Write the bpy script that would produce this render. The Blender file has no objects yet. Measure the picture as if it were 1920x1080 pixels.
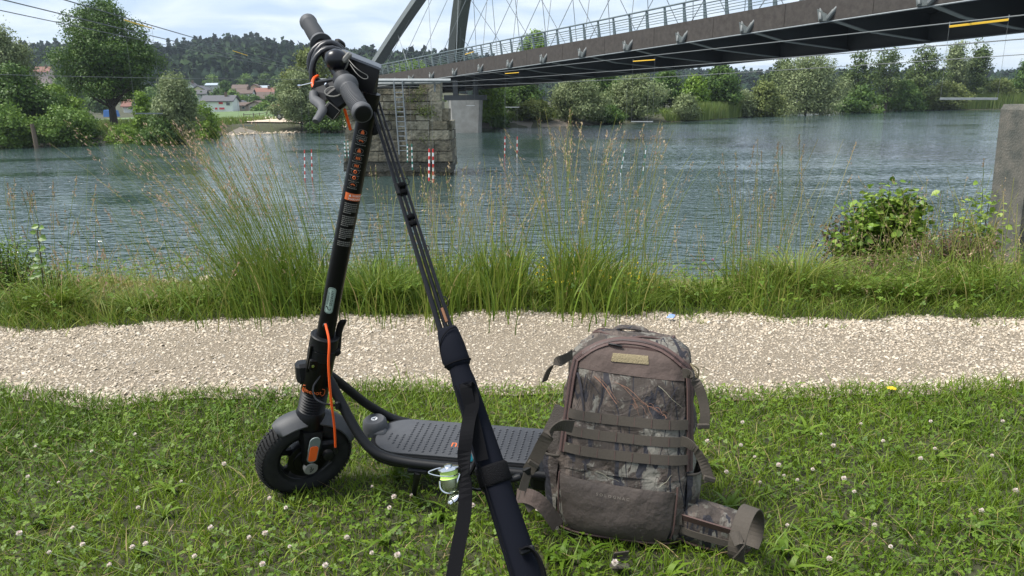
import bpy, math, random
import numpy as np
from mathutils import Vector, Matrix
random.seed(7)
rng = np.random.default_rng(11)
C = bpy.context.scene.collection
scene = bpy.context.scene

# ------------------------------------------------------------------ camera
F = 1423.0
CAMZ = 1.055
PITCH = math.radians(14.2)
ROLL = math.radians(0.66)
cam_d = bpy.data.cameras.new('camera')
cam = bpy.data.objects.new('camera', cam_d); C.objects.link(cam)
cam_d.sensor_width = 36.0; cam_d.lens = 36.0 * F / 1920.0
cam_d.clip_start = 0.05; cam_d.clip_end = 6000
CM = Matrix.Translation((0, 0, CAMZ)) @ Matrix.Rotation(math.pi / 2 - PITCH, 4, 'X') @ Matrix.Rotation(-ROLL, 4, 'Z')
cam.matrix_world = CM
scene.camera = cam

# ------------------------------------------------------------------ world, sun, exposure
SUN_EL, SUN_AZ = math.radians(60), math.radians(-98)     # azimuth clockwise from +Y
world = bpy.data.worlds.new('World'); scene.world = world; world.use_nodes = True
wn = world.node_tree; wn.nodes.clear()
def WN(t, **k):
    n = wn.nodes.new(t)
    for a, b in k.items(): setattr(n, a, b)
    return n
w_out = WN('ShaderNodeOutputWorld'); w_bg = WN('ShaderNodeBackground'); w_bg.inputs['Strength'].default_value = 0.1
w_sky = WN('ShaderNodeTexSky', sky_type='NISHITA'); w_sky.sun_disc = False
w_sky.sun_elevation = SUN_EL; w_sky.sun_rotation = SUN_AZ; w_sky.altitude = 400; w_sky.air_density = 1.0; w_sky.dust_density = 1.5
w_tc = WN('ShaderNodeTexCoord'); w_sep = WN('ShaderNodeSeparateXYZ')
w_add = WN('ShaderNodeMath', operation='ADD'); w_add.inputs[1].default_value = 0.16
w_dx = WN('ShaderNodeMath', operation='DIVIDE'); w_dy = WN('ShaderNodeMath', operation='DIVIDE')
w_cmb = WN('ShaderNodeCombineXYZ')
wl = wn.links.new
w_abs = WN('ShaderNodeMath', operation='ABSOLUTE')
wl(w_tc.outputs['Generated'], w_sep.inputs[0]); wl(w_sep.outputs[2], w_abs.inputs[0]); wl(w_abs.outputs[0], w_add.inputs[0])
wl(w_sep.outputs[0], w_dx.inputs[0]); wl(w_add.outputs[0], w_dx.inputs[1])
wl(w_sep.outputs[1], w_dy.inputs[0]); wl(w_add.outputs[0], w_dy.inputs[1])
wl(w_dx.outputs[0], w_cmb.inputs[0]); wl(w_dy.outputs[0], w_cmb.inputs[1])
w_n1 = WN('ShaderNodeTexNoise'); w_n1.inputs['Scale'].default_value = 0.9; w_n1.inputs['Detail'].default_value = 7; w_n1.inputs['Roughness'].default_value = 0.55; w_n1.inputs['Distortion'].default_value = 0.3
w_n2 = WN('ShaderNodeTexNoise'); w_n2.inputs['Scale'].default_value = 2.3; w_n2.inputs['Detail'].default_value = 6; w_n2.inputs['Distortion'].default_value = 0.5
wl(w_cmb.outputs[0], w_n1.inputs['Vector']); wl(w_cmb.outputs[0], w_n2.inputs['Vector'])
w_r1 = WN('ShaderNodeMapRange'); w_r1.inputs[1].default_value = 0.36; w_r1.inputs[2].default_value = 0.62; w_r1.inputs[3].default_value = 0.75; w_r1.inputs[4].default_value = 0.98
wl(w_n1.outputs['Fac'], w_r1.inputs[0])
w_cr = WN('ShaderNodeValToRGB')
w_cr.color_ramp.elements[0].position = 0.36; w_cr.color_ramp.elements[0].color = (3.5, 4.4, 5.6, 1)
w_cr.color_ramp.elements[1].position = 0.64; w_cr.color_ramp.elements[1].color = (5.5, 6.0, 6.5, 1)
wl(w_n2.outputs['Fac'], w_cr.inputs[0])
w_mix = WN('ShaderNodeMixRGB')
wl(w_r1.outputs[0], w_mix.inputs[0]); wl(w_sky.outputs[0], w_mix.inputs[1]); wl(w_cr.outputs[0], w_mix.inputs[2])
wl(w_mix.outputs[0], w_bg.inputs[0]); wl(w_bg.outputs[0], w_out.inputs[0])
sun_d = bpy.data.lights.new('sun', 'SUN'); sun_d.energy = 4.0; sun_d.angle = math.radians(24); sun_d.color = (1, 0.96, 0.9)
sun = bpy.data.objects.new('sun', sun_d); C.objects.link(sun)
SUNV = Vector((math.sin(SUN_AZ) * math.cos(SUN_EL), math.cos(SUN_AZ) * math.cos(SUN_EL), math.sin(SUN_EL)))
sun.rotation_euler = SUNV.to_track_quat('Z', 'Y').to_euler()
scene.view_settings.view_transform = 'Standard'; scene.view_settings.look = 'None'
scene.view_settings.exposure = 0.85; scene.view_settings.gamma = 1.0; scene.view_settings.use_curve_mapping = False
scene.cycles.max_bounces = 6; scene.cycles.transparent_max_bounces = 6
scene.cycles.volume_bounces = 0
try: scene.cycles.use_denoising = True
except Exception: pass

# ------------------------------------------------------------------ pixel -> place helpers
M3 = CM.to_3x3(); ORG = Vector((0, 0, CAMZ))
def ray(px, py): return M3 @ Vector(((px - 960) / F, -(py - 540) / F, -1.0))
def P(px, py, d): return ORG + ray(px, py) * d
def G(px, py, z=0.0):
    r = ray(px, py); return ORG + r * ((z - CAMZ) / r.z)
def PY(px, py, Y):
    r = ray(px, py); return ORG + r * (Y / r.y)
CMI = CM.inverted()
def proj(v):
    c = CMI @ Vector(v); return (960 + F * c.x / -c.z, 540 - F * c.y / -c.z)
V = Vector

# ------------------------------------------------------------------ materials
def mat(name, col=(0.5, 0.5, 0.5), rough=0.6, metal=0.0, spec=0.5, noise=None, bump=None, tint=None, transl=0.0, coord='Object', coat=0):
    """noise=(scale, colour2, contrast); bump=(scale, strength, dist); tint=list of colours picked by the 'tint' attribute"""
    m = bpy.data.materials.new(name); m.use_nodes = True
    nt = m.node_tree; b = nt.nodes['Principled BSDF']; L = nt.links.new
    b.inputs['Base Color'].default_value = (*col, 1); b.inputs['Roughness'].default_value = rough
    b.inputs['Metallic'].default_value = metal; b.inputs['Specular IOR Level'].default_value = spec
    if coat: b.inputs['Coat Weight'].default_value = coat
    tc = nt.nodes.new('ShaderNodeTexCoord'); src = tc.outputs[coord]
    csock = None
    if tint:
        at = nt.nodes.new('ShaderNodeAttribute'); at.attribute_name = 'tint'
        cr = nt.nodes.new('ShaderNodeValToRGB'); els = cr.color_ramp.elements
        els[0].color = (*tint[0], 1); els[1].color = (*tint[-1], 1)
        for i, c in enumerate(tint[1:-1], 1):
            e = els.new(i / (len(tint) - 1)); e.color = (*c, 1)
        L(at.outputs['Fac'], cr.inputs[0]); csock = cr.outputs[0]
    if noise:
        n = nt.nodes.new('ShaderNodeTexNoise'); n.inputs['Scale'].default_value = noise[0]; n.inputs['Detail'].default_value = 8
        n.inputs['Roughness'].default_value = 0.62
        L(src, n.inputs['Vector'])
        mr = nt.nodes.new('ShaderNodeMapRange'); k = noise[2] if len(noise) > 2 else 0.2
        mr.inputs[1].default_value = 0.5 - k; mr.inputs[2].default_value = 0.5 + k
        L(n.outputs['Fac'], mr.inputs[0])
        mx = nt.nodes.new('ShaderNodeMixRGB'); L(mr.outputs[0], mx.inputs[0])
        if csock: L(csock, mx.inputs[1])
        else: mx.inputs[1].default_value = (*col, 1)
        mx.inputs[2].default_value = (*noise[1], 1)
        csock = mx.outputs[0]
    if csock: L(csock, b.inputs['Base Color'])
    if bump:
        n = nt.nodes.new('ShaderNodeTexNoise'); n.inputs['Scale'].default_value = bump[0]; n.inputs['Detail'].default_value = 5
        L(src, n.inputs['Vector'])
        bp = nt.nodes.new('ShaderNodeBump'); bp.inputs['Strength'].default_value = bump[1]; bp.inputs['Distance'].default_value = bump[2]
        L(n.outputs['Fac'], bp.inputs['Height']); L(bp.outputs[0], b.inputs['Normal'])
    if transl:
        tr = nt.nodes.new('ShaderNodeBsdfTranslucent'); ms = nt.nodes.new('ShaderNodeMixShader'); ms.inputs[0].default_value = transl
        if csock: L(csock, tr.inputs[0])
        else: tr.inputs[0].default_value = (*col, 1)
        out = nt.nodes['Material Output']
        L(b.outputs[0], ms.inputs[1]); L(tr.outputs[0], ms.inputs[2]); L(ms.outputs[0], out.inputs[0])
    return m

# ------------------------------------------------------------------ object helpers
def tag(o, label=None, cat=None, group=None, kind=None):
    if label: o['label'] = label
    if cat: o['category'] = cat
    if group: o['group'] = group
    if kind: o['kind'] = kind
    return o
def empty(name, loc, label, cat, group=None):
    o = bpy.data.objects.new(name, None); C.objects.link(o); o.location = loc; o.empty_display_size = 0.1
    return tag(o, label, cat, group)
def link(name, me, m=None, parent=None, smooth=False):
    if m is not None and not me.materials: me.materials.append(m)
    if smooth: me.polygons.foreach_set('use_smooth', np.ones(len(me.polygons), bool))
    o = bpy.data.objects.new(name, me); C.objects.link(o)
    if parent is not None:
        o.parent = parent
        bpy_parent_inverse(o, parent)
    return o
def world_mat(o):
    m = o.matrix_basis.copy()
    if o.parent: m = world_mat(o.parent) @ o.matrix_parent_inverse @ m
    return m
def bpy_parent_inverse(o, parent): o.matrix_parent_inverse = world_mat(parent).inverted()
def npmesh(name, verts, faces, m, parent=None, tint=None, smooth=False, kind=None):
    """verts (n,3); faces (k,3) or (k,4); tint per face"""
    verts = np.ascontiguousarray(verts, np.float32).reshape(-1, 3); faces = np.ascontiguousarray(faces, np.int32)
    k = faces.shape[1]; me = bpy.data.meshes.new(name)
    me.vertices.add(len(verts)); me.vertices.foreach_set('co', verts.ravel())
    me.loops.add(faces.size); me.loops.foreach_set('vertex_index', faces.ravel())
    me.polygons.add(len(faces)); me.polygons.foreach_set('loop_start', np.arange(len(faces), dtype=np.int32) * k)
    me.update(calc_edges=True)
    if tint is not None:
        a = me.attributes.new('tint', 'FLOAT', 'FACE'); a.data.foreach_set('value', np.ascontiguousarray(tint, np.float32))
    o = link(name, me, m, parent, smooth)
    if kind: o['kind'] = kind
    return o
def basis(z, up=V((0, 0, 1))):
    z = V(z).normalized()
    if abs(z.dot(up)) > 0.98: up = V((1, 0, 0)) if abs(z.x) < .9 else V((0, 1, 0))
    x = up.cross(z).normalized(); y = z.cross(x); return x, y, z
class MB:
    def __init__(s): s.v = []; s.f = []
    def add(s, vs, fs):
        n = len(s.v); s.v += [tuple(v) for v in vs]; s.f += [tuple(i + n for i in f) for f in fs]; return s
    def box(s, c, size, ax=None):
        """centre, full size, axes (3 vectors)"""
        c = V(c); X, Y, Z = ax if ax else (V((1, 0, 0)), V((0, 1, 0)), V((0, 0, 1)))
        X, Y, Z = V(X) * size[0] / 2, V(Y) * size[1] / 2, V(Z) * size[2] / 2
        vs = [c + X * i + Y * j + Z * k for k in (-1, 1) for j in (-1, 1) for i in (-1, 1)]
        return s.add(vs, [(0, 2, 3, 1), (4, 5, 7, 6), (0, 1, 5, 4), (2, 6, 7, 3), (0, 4, 6, 2), (1, 3, 7, 5)])
    def bbox(s, c, size, ax=None, b=0.004):
        """box with chamfered edges"""
        c = V(c); X, Y, Z = ax if ax else (V((1, 0, 0)), V((0, 1, 0)), V((0, 0, 1)))
        h = [x / 2 for x in size]; b = min(b, min(h) * .9)
        import itertools
        vs = []; idx = {}
        for sg in itertools.product((-1, 1), repeat=3):
            for a in range(3):
                d = [sg[i] * (h[i] - (b if i != a else 0)) for i in range(3)]
                idx[(sg, a)] = len(vs); vs.append(c + V(X) * d[0] + V(Y) * d[1] + V(Z) * d[2])
        fs = []
        def S(a, sa, p, q):
            t = [0, 0, 0]; t[a] = sa; b1, b2 = [i for i in range(3) if i != a]; t[b1] = p; t[b2] = q; return tuple(t)
        for a in range(3):
            for sa in (-1, 1):
                f = [idx[(S(a, sa, p, q), a)] for p, q in ((-1, -1), (1, -1), (1, 1), (-1, 1))]
                fs.append(f)
        for a in range(3):
            b1, b2 = [i for i in range(3) if i != a]
            for p in (-1, 1):
                for q in (-1, 1):
                    def T(sa):
                        t = [0, 0, 0]; t[a] = sa; t[b1] = p; t[b2] = q; return tuple(t)
                    fs.append([idx[(T(-1), b1)], idx[(T(1), b1)], idx[(T(1), b2)], idx[(T(-1), b2)]])
        for sg in itertools.product((-1, 1), repeat=3):
            fs.append([idx[(sg, 0)], idx[(sg, 1)], idx[(sg, 2)]])
        return s.add(vs, fs)
    def tube(s, pts, r, n=8, cap=True, flat=1.0, up=None):
        pts = [V(p) for p in pts]; m = len(pts)
        rs = r if hasattr(r, '__len__') else [r] * m
        vs = []; prev = None
        for i, p in enumerate(pts):
            t = (pts[min(i + 1, m - 1)] - pts[max(i - 1, 0)]).normalized()
            if prev is None: x, y, _ = basis(t, up or V((0, 0, 1)))
            else:
                x = (prev - t * prev.dot(t)).normalized(); y = t.cross(x)
            prev = x
            for k in range(n):
                a = 2 * math.pi * k / n
                vs.append(p + x * math.cos(a) * rs[i] + y * math.sin(a) * rs[i] * flat)
        fs = [(i * n + k, i * n + (k + 1) % n, (i + 1) * n + (k + 1) % n, (i + 1) * n + k) for i in range(m - 1) for k in range(n)]
        if cap: fs += [tuple(range(n))[::-1], tuple(range((m - 1) * n, m * n))]
        return s.add(vs, fs)
    def lathe(s, o, ax, prof, n=20, cap=True, ref=None):
        """prof = [(distance along axis, radius)]"""
        x, y, z = basis(ax, ref or V((0, 0, 1))); o = V(o); vs = []
        for d, r in prof:
            for k in range(n):
                a = 2 * math.pi * k / n; vs.append(o + z * d + x * math.cos(a) * r + y * math.sin(a) * r)
        m = len(prof)
        fs = [(i * n + k, i * n + (k + 1) % n, (i + 1) * n + (k + 1) % n, (i + 1) * n + k) for i in range(m - 1) for k in range(n)]
        if cap: fs += [tuple(range(n))[::-1], tuple(range((m - 1) * n, m * n))]
        return s.add(vs, fs)
    def prism(s, poly, ext):
        """closed polygon of points pushed along ext"""
        n = len(poly); ext = V(ext); vs = [V(p) for p in poly] + [V(p) + ext for p in poly]
        fs = [tuple(range(n))[::-1], tuple(range(n, 2 * n))] + [(i, (i + 1) % n, n + (i + 1) % n, n + i) for i in range(n)]
        return s.add(vs, fs)
    def ribbon(s, pts, wdir, w, th):
        """strap: path, width direction (one or list), width, thickness"""
        pts = [V(p) for p in pts]; m = len(pts); vs = []
        for i, p in enumerate(pts):
            t = (pts[min(i + 1, m - 1)] - pts[max(i - 1, 0)]).normalized()
            wd = V(wdir[i] if isinstance(wdir, list) else wdir); wd = (wd - t * wd.dot(t)).normalized()
            n = t.cross(wd).normalized(); ww = w[i] if isinstance(w, list) else w
            vs += [p + wd * ww / 2 + n * th / 2, p - wd * ww / 2 + n * th / 2, p - wd * ww / 2 - n * th / 2, p + wd * ww / 2 - n * th / 2]
        fs = [(i * 4 + k, i * 4 + (k + 1) % 4, i * 4 + 4 + (k + 1) % 4, i * 4 + 4 + k) for i in range(m - 1) for k in range(4)]
        fs += [(3, 2, 1, 0), (m * 4 - 4, m * 4 - 3, m * 4 - 2, m * 4 - 1)]
        return s.add(vs, fs)
    def build(s, name, m, parent=None, smooth=False, label=None, kind=None, auto=None):
        me = bpy.data.meshes.new(name); me.from_pydata(s.v, [], s.f); me.update()
        o = link(name, me, m, parent, smooth)
        if smooth and auto is not False:
            import bmesh
            bm = bmesh.new(); bm.from_mesh(me); bmesh.ops.recalc_face_normals(bm, faces=bm.faces)
            for e in bm.edges:
                if len(e.link_faces) == 2 and e.calc_face_angle(0) > math.radians(auto or 40): e.smooth = False
            bm.to_mesh(me); bm.free()
        else:
            import bmesh
            bm = bmesh.new(); bm.from_mesh(me); bmesh.ops.recalc_face_normals(bm, faces=bm.faces); bm.to_mesh(me); bm.free()
        if label: o['label'] = label
        if kind: o['kind'] = kind
        return o
def smoothpath(pts, k=6):
    """Catmull-Rom through points"""
    pts = [V(p) for p in pts]; out = []
    for i in range(len(pts) - 1):
        a = pts[i - 1] if i else pts[0] * 2 - pts[1]; b = pts[i]; c = pts[i + 1]; d = pts[i + 2] if i + 2 < len(pts) else pts[-1] * 2 - pts[-2]
        for j in range(k):
            t = j / k
            out.append(0.5 * ((2 * b) + (c - a) * t + (2 * a - 5 * b + 4 * c - d) * t * t + (3 * b - a - 3 * c + d) * t ** 3))
    out.append(pts[-1]); return out
def textmesh(s, size=1.0, align='LEFT'):
    cu = bpy.data.curves.new('lettering', 'FONT'); cu.body = s; cu.size = size; cu.align_x = align; cu.resolution_u = 2
    o = bpy.data.objects.new('lettering', cu); C.objects.link(o)
    me = bpy.data.meshes.new_from_object(o.evaluated_get(bpy.context.evaluated_depsgraph_get()))
    vs = [tuple(v.co) for v in me.vertices]; fs = [tuple(p.vertices) for p in me.polygons]
    bpy.data.objects.remove(o); bpy.data.curves.remove(cu); bpy.data.meshes.remove(me)
    return vs, fs
def addtext(mb, s, size, fn, align='LEFT', xs=1.0):
    vs, fs = textmesh(s, size, align); mb.add([fn(v[0] * xs, v[1]) for v in vs], fs)
def copy_tree(o, parent=None):
    c = o.copy(); C.objects.link(c)
    if parent is not None: c.parent = parent
    for ch in [x for x in bpy.data.objects if x.parent == o]: copy_tree(ch, c)
    return c

# ------------------------------------------------------------------ foliage helpers (numpy)
def blades(base, h, w, lean, segs=3, az=None, tip=True, droop=0.0, jit=0.0):
    """base (n,3), h (n,), w (n,), lean (n,2) sideways reach as a fraction of the height; returns verts, quads"""
    n = len(base); t = np.linspace(0, 1, segs + 1)[None, :, None]
    if az is None: az = rng.uniform(0, np.pi, n)
    wd = np.stack([np.cos(az), np.sin(az), np.zeros(n)], 1)[:, None, :]
    up = np.array([0, 0, 1.0])[None, None]
    le = np.concatenate([lean, np.zeros((n, 1))], 1)[:, None, :]
    hh = h[:, None, None]
    pos = base[:, None, :] + hh * (up * (t - droop * t ** 3) + le * t ** 1.8)
    if tip == 'stem': ww = (1 - 0.5 * t)
    else: ww = np.clip(1.15 * (1 - t ** 2.2), 0.06, 1)
    ww = ww * w[:, None, None] / 2
    A = pos + wd * ww; B = pos - wd * ww
    vs = np.stack([A, B], 2).reshape(-1, 3)
    i0 = (np.arange(n) * (segs + 1) * 2)[:, None] + (np.arange(segs) * 2)[None]
    q = np.stack([i0, i0 + 1, i0 + 3, i0 + 2], -1).reshape(-1, 4)
    return vs, q, pos
def leaves(c, size, nrm=None, asp=0.6, droopy=0.0, fold=0.15):
    """rhombic leaf cards at c (n,3)"""
    n = len(c); a = rng.normal(size=(n, 3)); a[:, 2] -= droopy; a /= np.linalg.norm(a, axis=1)[:, None]
    b = rng.normal(size=(n, 3)) if nrm is None else np.cross(nrm + rng.normal(0, .45, (n, 3)), a)
    b -= a * (a * b).sum(1)[:, None]; b /= np.linalg.norm(b, axis=1)[:, None]
    nn = np.cross(a, b); s = (size if np.ndim(size) else np.full(n, size))[:, None]
    vs = np.stack([c - a * s / 2, c + b * s * asp / 2 + nn * s * fold, c + a * s / 2, c - b * s * asp / 2 + nn * s * fold], 1).reshape(-1, 3)
    q = np.arange(n * 4).reshape(-1, 4)
    return vs, q
def merge(parts):
    vs = []; fs = []; ts = []; o = 0
    for p in parts:
        vs.append(p[0]); fs.append(p[1] + o); o += len(p[0]); ts.append(p[2] if len(p) > 2 else np.full(len(p[1]), .5))
    return np.concatenate(vs), np.concatenate(fs), np.concatenate(ts)
def vnoise(x, y, seed=0, sc=1.0):
    x = np.asarray(x, float) * sc; y = np.asarray(y, float) * sc
    def h(i, j):
        s = np.sin(i * 127.1 + j * 311.7 + seed * 74.7) * 43758.5453; return s - np.floor(s)
    i = np.floor(x); j = np.floor(y); fx = x - i; fy = y - j; fx = fx * fx * (3 - 2 * fx); fy = fy * fy * (3 - 2 * fy)
    return (h(i, j) * (1 - fx) + h(i + 1, j) * fx) * (1 - fy) + (h(i, j + 1) * (1 - fx) + h(i + 1, j + 1) * fx) * fy
def fbm(x, y, seed=0, sc=1.0): return vnoise(x, y, seed, sc) * .55 + vnoise(x, y, seed + 3, sc * 2.1) * .3 + vnoise(x, y, seed + 9, sc * 4.3) * .15
# ================================================================== materials
M = {}
M['bark'] = mat('bark', (0.06, 0.048, 0.036), 0.9, noise=(6, (0.03, 0.026, 0.02), .2), bump=(20, .6, .05))
M['forest_ground'] = mat('forest_ground', (0.03, 0.045, 0.015), 1.0, noise=(0.05, (0.05, 0.07, 0.02), .2))
M['dark_steel'] = mat('dark_painted_steel', (0.022, 0.027, 0.031), 0.55, noise=(3, (0.024, 0.028, 0.03), .2))
M['grey_steel'] = mat('grey_green_painted_steel', (0.105, 0.12, 0.118), 0.5, noise=(4, (0.07, 0.082, 0.08), .2))
M['galv'] = mat('galvanised_steel', (0.24, 0.26, 0.27), 0.6, metal=0.2, noise=(8, (0.17, 0.19, 0.195), .2))
M['fascia'] = mat('weathered_brown_concrete', (0.026, 0.021, 0.018), 0.85, noise=(3.5, (0.058, 0.050, 0.043), .22), bump=(30, .4, .02))
M['rail'] = mat('blue_grey_railing_paint', (0.10, 0.135, 0.145), 0.5)
M['concrete'] = mat('stained_concrete', (0.34, 0.335, 0.31), 0.85, noise=(1.3, (0.22, 0.21, 0.19), .2), bump=(25, .3, .01))
M['yellow'] = mat('yellow_painted_bar', (0.75, 0.46, 0.03), 0.5)
M['red'] = mat('red_pole_paint', (0.5, 0.035, 0.03), 0.5)
M['white'] = mat('white_pole_paint', (0.75, 0.76, 0.75), 0.5)
M['green_band'] = mat('green_pole_paint', (0.02, 0.16, 0.12), 0.5)
M['wood'] = mat('weathered_wood', (0.14, 0.11, 0.075), 0.9, noise=(9, (0.09, 0.07, 0.05), .2))

# ================================================================== terrain
WZ = CAMZ - 3.5
shore_px = [(-700, 300), (-300, 288), (0, 275), (150, 271), (300, 262), (420, 254), (520, 250), (640, 248), (760, 244), (900, 240), (1000, 239), (1100, 234), (1230, 229), (1320, 226), (1450, 215), (1650, 208), (1870, 205), (2300, 200)]
sp = [G(x, y, WZ) for x, y in shore_px]
SHX = np.array([p.x for p in sp]); SHY = np.array([p.y for p in sp])
def shoreY(x): return np.interp(x, SHX, SHY)
def sstep(a, b, x):
    t = np.clip((x - a) / (b - a), 0, 1); return t * t * (3 - 2 * t)
RPX = [-400, 0, 100, 310, 400, 480, 590, 700, 830, 1000, 1200, 1400, 1650, 1900, 2400]
RPY = [130, 122, 120, 124, 110, 108, 122, 130, 134, 138, 146, 154, 156, 156, 156]
RU = np.array([ray(x, y).x / ray(x, y).y for x, y in zip(RPX, RPY)])
RS = np.array([ray(x, y).z / ray(x, y).y for x, y in zip(RPX, RPY)])
def path_near(x): return np.interp(x, PNX, PNY) + 0.05 * (vnoise(x, 0, 5, 2.2) - .5) + 0.045 * (vnoise(x, 0, 6, 9) - .5)
def path_far(x): return np.interp(x, PFX, PFY) + 0.10 * (vnoise(x, 0, 7, 1.6) - .5) + 0.10 * (vnoise(x, 0, 8, 7) - .5)
pn = [G(x, y) for x, y in ((-900, 775), (0, 748), (180, 762), (330, 745), (560, 738), (960, 735), (1400, 742), (1920, 728), (2800, 720))]
pf = [G(x, y) for x, y in ((-900, 640), (0, 622), (300, 607), (640, 598), (960, 592), (1200, 590), (1560, 600), (1920, 598), (2800, 590))]
PNX = [p.x for p in pn]; PNY = [p.y for p in pn]; PFX = [p.x for p in pf]; PFY = [p.y for p in pf]
def ground(x, y):
    x = np.asarray(x, float); y = np.asarray(y, float)
    near = 0.012 * (fbm(x, y, 1, 1.3) - .5) * 2
    e = y - (4.5 + 0.3 * (vnoise(x, 0, 2, .7) - .5) + 0.25 * sstep(1.0, 3.5, x))
    near = near - 3.2 * sstep(0, 7.5, e + .25) - 0.10 * sstep(-0.6, .6, e)
    d = y - shoreY(x)
    far = WZ - 0.6 + np.clip(d + 3, 0, 7) * 0.22 + 0.25 * (fbm(x, y, 4, .12) - .5)
    # gentle fall towards the village, then the hills
    far = far - 0.55 * sstep(20, 90, d)
    u = np.clip(x / np.maximum(y, 1), -1, 1)
    ridge = np.interp(u, RU, RS) * 680 + CAMZ
    left = 1 - sstep(-.1, .05, u)
    t = left * sstep(215, 700, y) + (1 - left) * sstep(430, 700, y)
    far = far + (ridge + 1.5) * t + 7 * (fbm(x, y, 6, .012) - .5) * sstep(330, 600, y)
    far = np.where(y > 760, far - (y - 760) * 0.03, far)
    k = sstep(13, 22, y)
    h = near * (1 - k) + far * k
    mid = np.where((y > 11) & (d < -3), WZ - 0.8, h)
    return np.where((y > 11) & (d < -3), np.minimum(mid, h), h)
ys = np.concatenate([np.arange(-6, 2.4, .3), np.arange(2.4, 8, .08), np.arange(8, 24, .5), np.arange(24, 50, 3), np.arange(50, 160, 1.2), np.arange(160, 320, 5), np.geomspace(320, 1500, 70)])
us = np.linspace(-1, 1, 161)
YY, UU = np.meshgrid(ys, us, indexing='ij'); XX = UU * (9 + np.abs(YY) * 1.15)
gv = np.stack([XX, YY, ground(XX, YY)], -1).reshape(-1, 3)
nr, nc = XX.shape
gi = np.arange(nr * nc).reshape(nr, nc)
gf = np.stack([gi[:-1, :-1], gi[:-1, 1:], gi[1:, 1:], gi[1:, :-1]], -1).reshape(-1, 4)
M['soil'] = mat('grassy_soil', (0.05, 0.06, 0.02), 1.0, noise=(1.7, (0.035, 0.03, 0.018), .25), bump=(60, .6, .02))
npmesh('ground', gv, gf, M['soil'], smooth=True, kind='structure')

def drape(name, xy_rows, lift, m, kind='structure', tint=None):
    a = np.array(xy_rows, float); z = ground(a[..., 0], a[..., 1]) + lift
    v = np.concatenate([a, z[..., None]], -1); r, c = a.shape[:2]; i = np.arange(r * c).reshape(r, c)
    f = np.stack([i[:-1, :-1], i[:-1, 1:], i[1:, 1:], i[1:, :-1]], -1).reshape(-1, 4)
    return npmesh(name, v.reshape(-1, 3), f, m, smooth=True, kind=kind)
def strip(lo, hi, xs, n):
    t = np.linspace(0, 1, n)[:, None]; return np.stack([np.broadcast_to(xs, (n, len(xs))), lo * (1 - t) + hi * t], -1)

# ---- water
M['water'] = bpy.data.materials.new('river_water'); M['water'].use_nodes = True
nt = M['water'].node_tree; b = nt.nodes['Principled BSDF']; L = nt.links.new
b.inputs['Base Color'].default_value = (0.030, 0.054, 0.051, 1); b.inputs['Roughness'].default_value = 0.05; b.inputs['IOR'].default_value = 2.15
tc = nt.nodes.new('ShaderNodeTexCoord')
def wnoise(scale, sx, sy, detail, rough=.55, dist=0.0, rot=0.0):
    mp = nt.nodes.new('ShaderNodeMapping'); mp.inputs['Scale'].default_value = (sx, sy, 1); mp.inputs['Rotation'].default_value = (0, 0, rot)
    n = nt.nodes.new('ShaderNodeTexNoise'); n.inputs['Scale'].default_value = scale; n.inputs['Detail'].default_value = detail; n.inputs['Roughness'].default_value = rough; n.inputs['Distortion'].default_value = dist
    L(tc.outputs['Object'], mp.inputs[0]); L(mp.outputs[0], n.inputs['Vector']); return n.outputs['Fac']
w1 = wnoise(1.25, .8, 1.7, 2, .5, .9, .15); w2 = wnoise(3.6, .75, 1.5, 1.5, .5, .5, -.2); w3 = wnoise(0.06, .5, 1.6, 3, .5, 1.2)
mm = nt.nodes.new('ShaderNodeMapRange'); mm.inputs[1].default_value = .40; mm.inputs[2].default_value = .60; mm.inputs[3].default_value = .22; mm.inputs[4].default_value = 1.0
L(w3, mm.inputs[0])
ad = nt.nodes.new('ShaderNodeMath'); ad.operation = 'MULTIPLY_ADD'; L(w2, ad.inputs[0]); ad.inputs[1].default_value = .5; L(w1, ad.inputs[2])
bp = nt.nodes.new('ShaderNodeBump'); bp.inputs['Distance'].default_value = 0.135
L(ad.outputs[0], bp.inputs['Height']); L(mm.outputs[0], bp.inputs['Strength']); L(bp.outputs[0], b.inputs['Normal'])
wx = np.array([[-400, 7], [400, 7], [400, 420], [-400, 420]], float)
wv = np.concatenate([wx, np.full((4, 1), WZ)], 1)
npmesh('river_water', wv, np.array([[0, 1, 2, 3]]), M['water'], kind='structure')

# ---- gravel path
M['path'] = mat('packed_gravel', (0.28, 0.23, 0.165), 0.95, noise=(90, (0.11, 0.09, 0.066), .2), bump=(150, 1, .01))
xs = np.linspace(-6, 6, 500)
drape('gravel_path', strip(path_near(xs) - .02, path_far(xs) + .02, xs, 26), 0.006, M['path'])
# loose stones: cut octahedra of many sizes
def stones(pts, size, flat=.6):
    n = len(pts)
    o = np.array([[1, 0, 0], [0, 1, 0], [-1, 0, 0], [0, -1, 0], [.1, .1, 1], [0, 0, -1]], float)
    f = np.array([[0, 1, 4], [1, 2, 4], [2, 3, 4], [3, 0, 4], [1, 0, 5], [0, 3, 5]])
    v = o[None] * rng.uniform(.6, 1.25, (n, 6, 1)) + rng.normal(0, .12, (n, 6, 3))
    v *= np.stack([size, size * rng.uniform(.6, 1, n), size * flat * rng.uniform(.6, 1.2, n)], 1)[:, None, :]
    a = rng.uniform(0, 2 * np.pi, n); ca, sa = np.cos(a)[:, None], np.sin(a)[:, None]
    x = v[..., 0] * ca - v[..., 1] * sa; y = v[..., 0] * sa + v[..., 1] * ca
    tl = rng.normal(0, .35, (n, 1)); z = v[..., 2] + x * tl; v = np.stack([x, y, z], -1) + pts[:, None, :]
    return v.reshape(-1, 3), (f[None] + (np.arange(n) * 6)[:, None, None]).reshape(-1, 3), np.repeat(rng.uniform(0, 1, n), 6)
N = 74000
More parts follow.
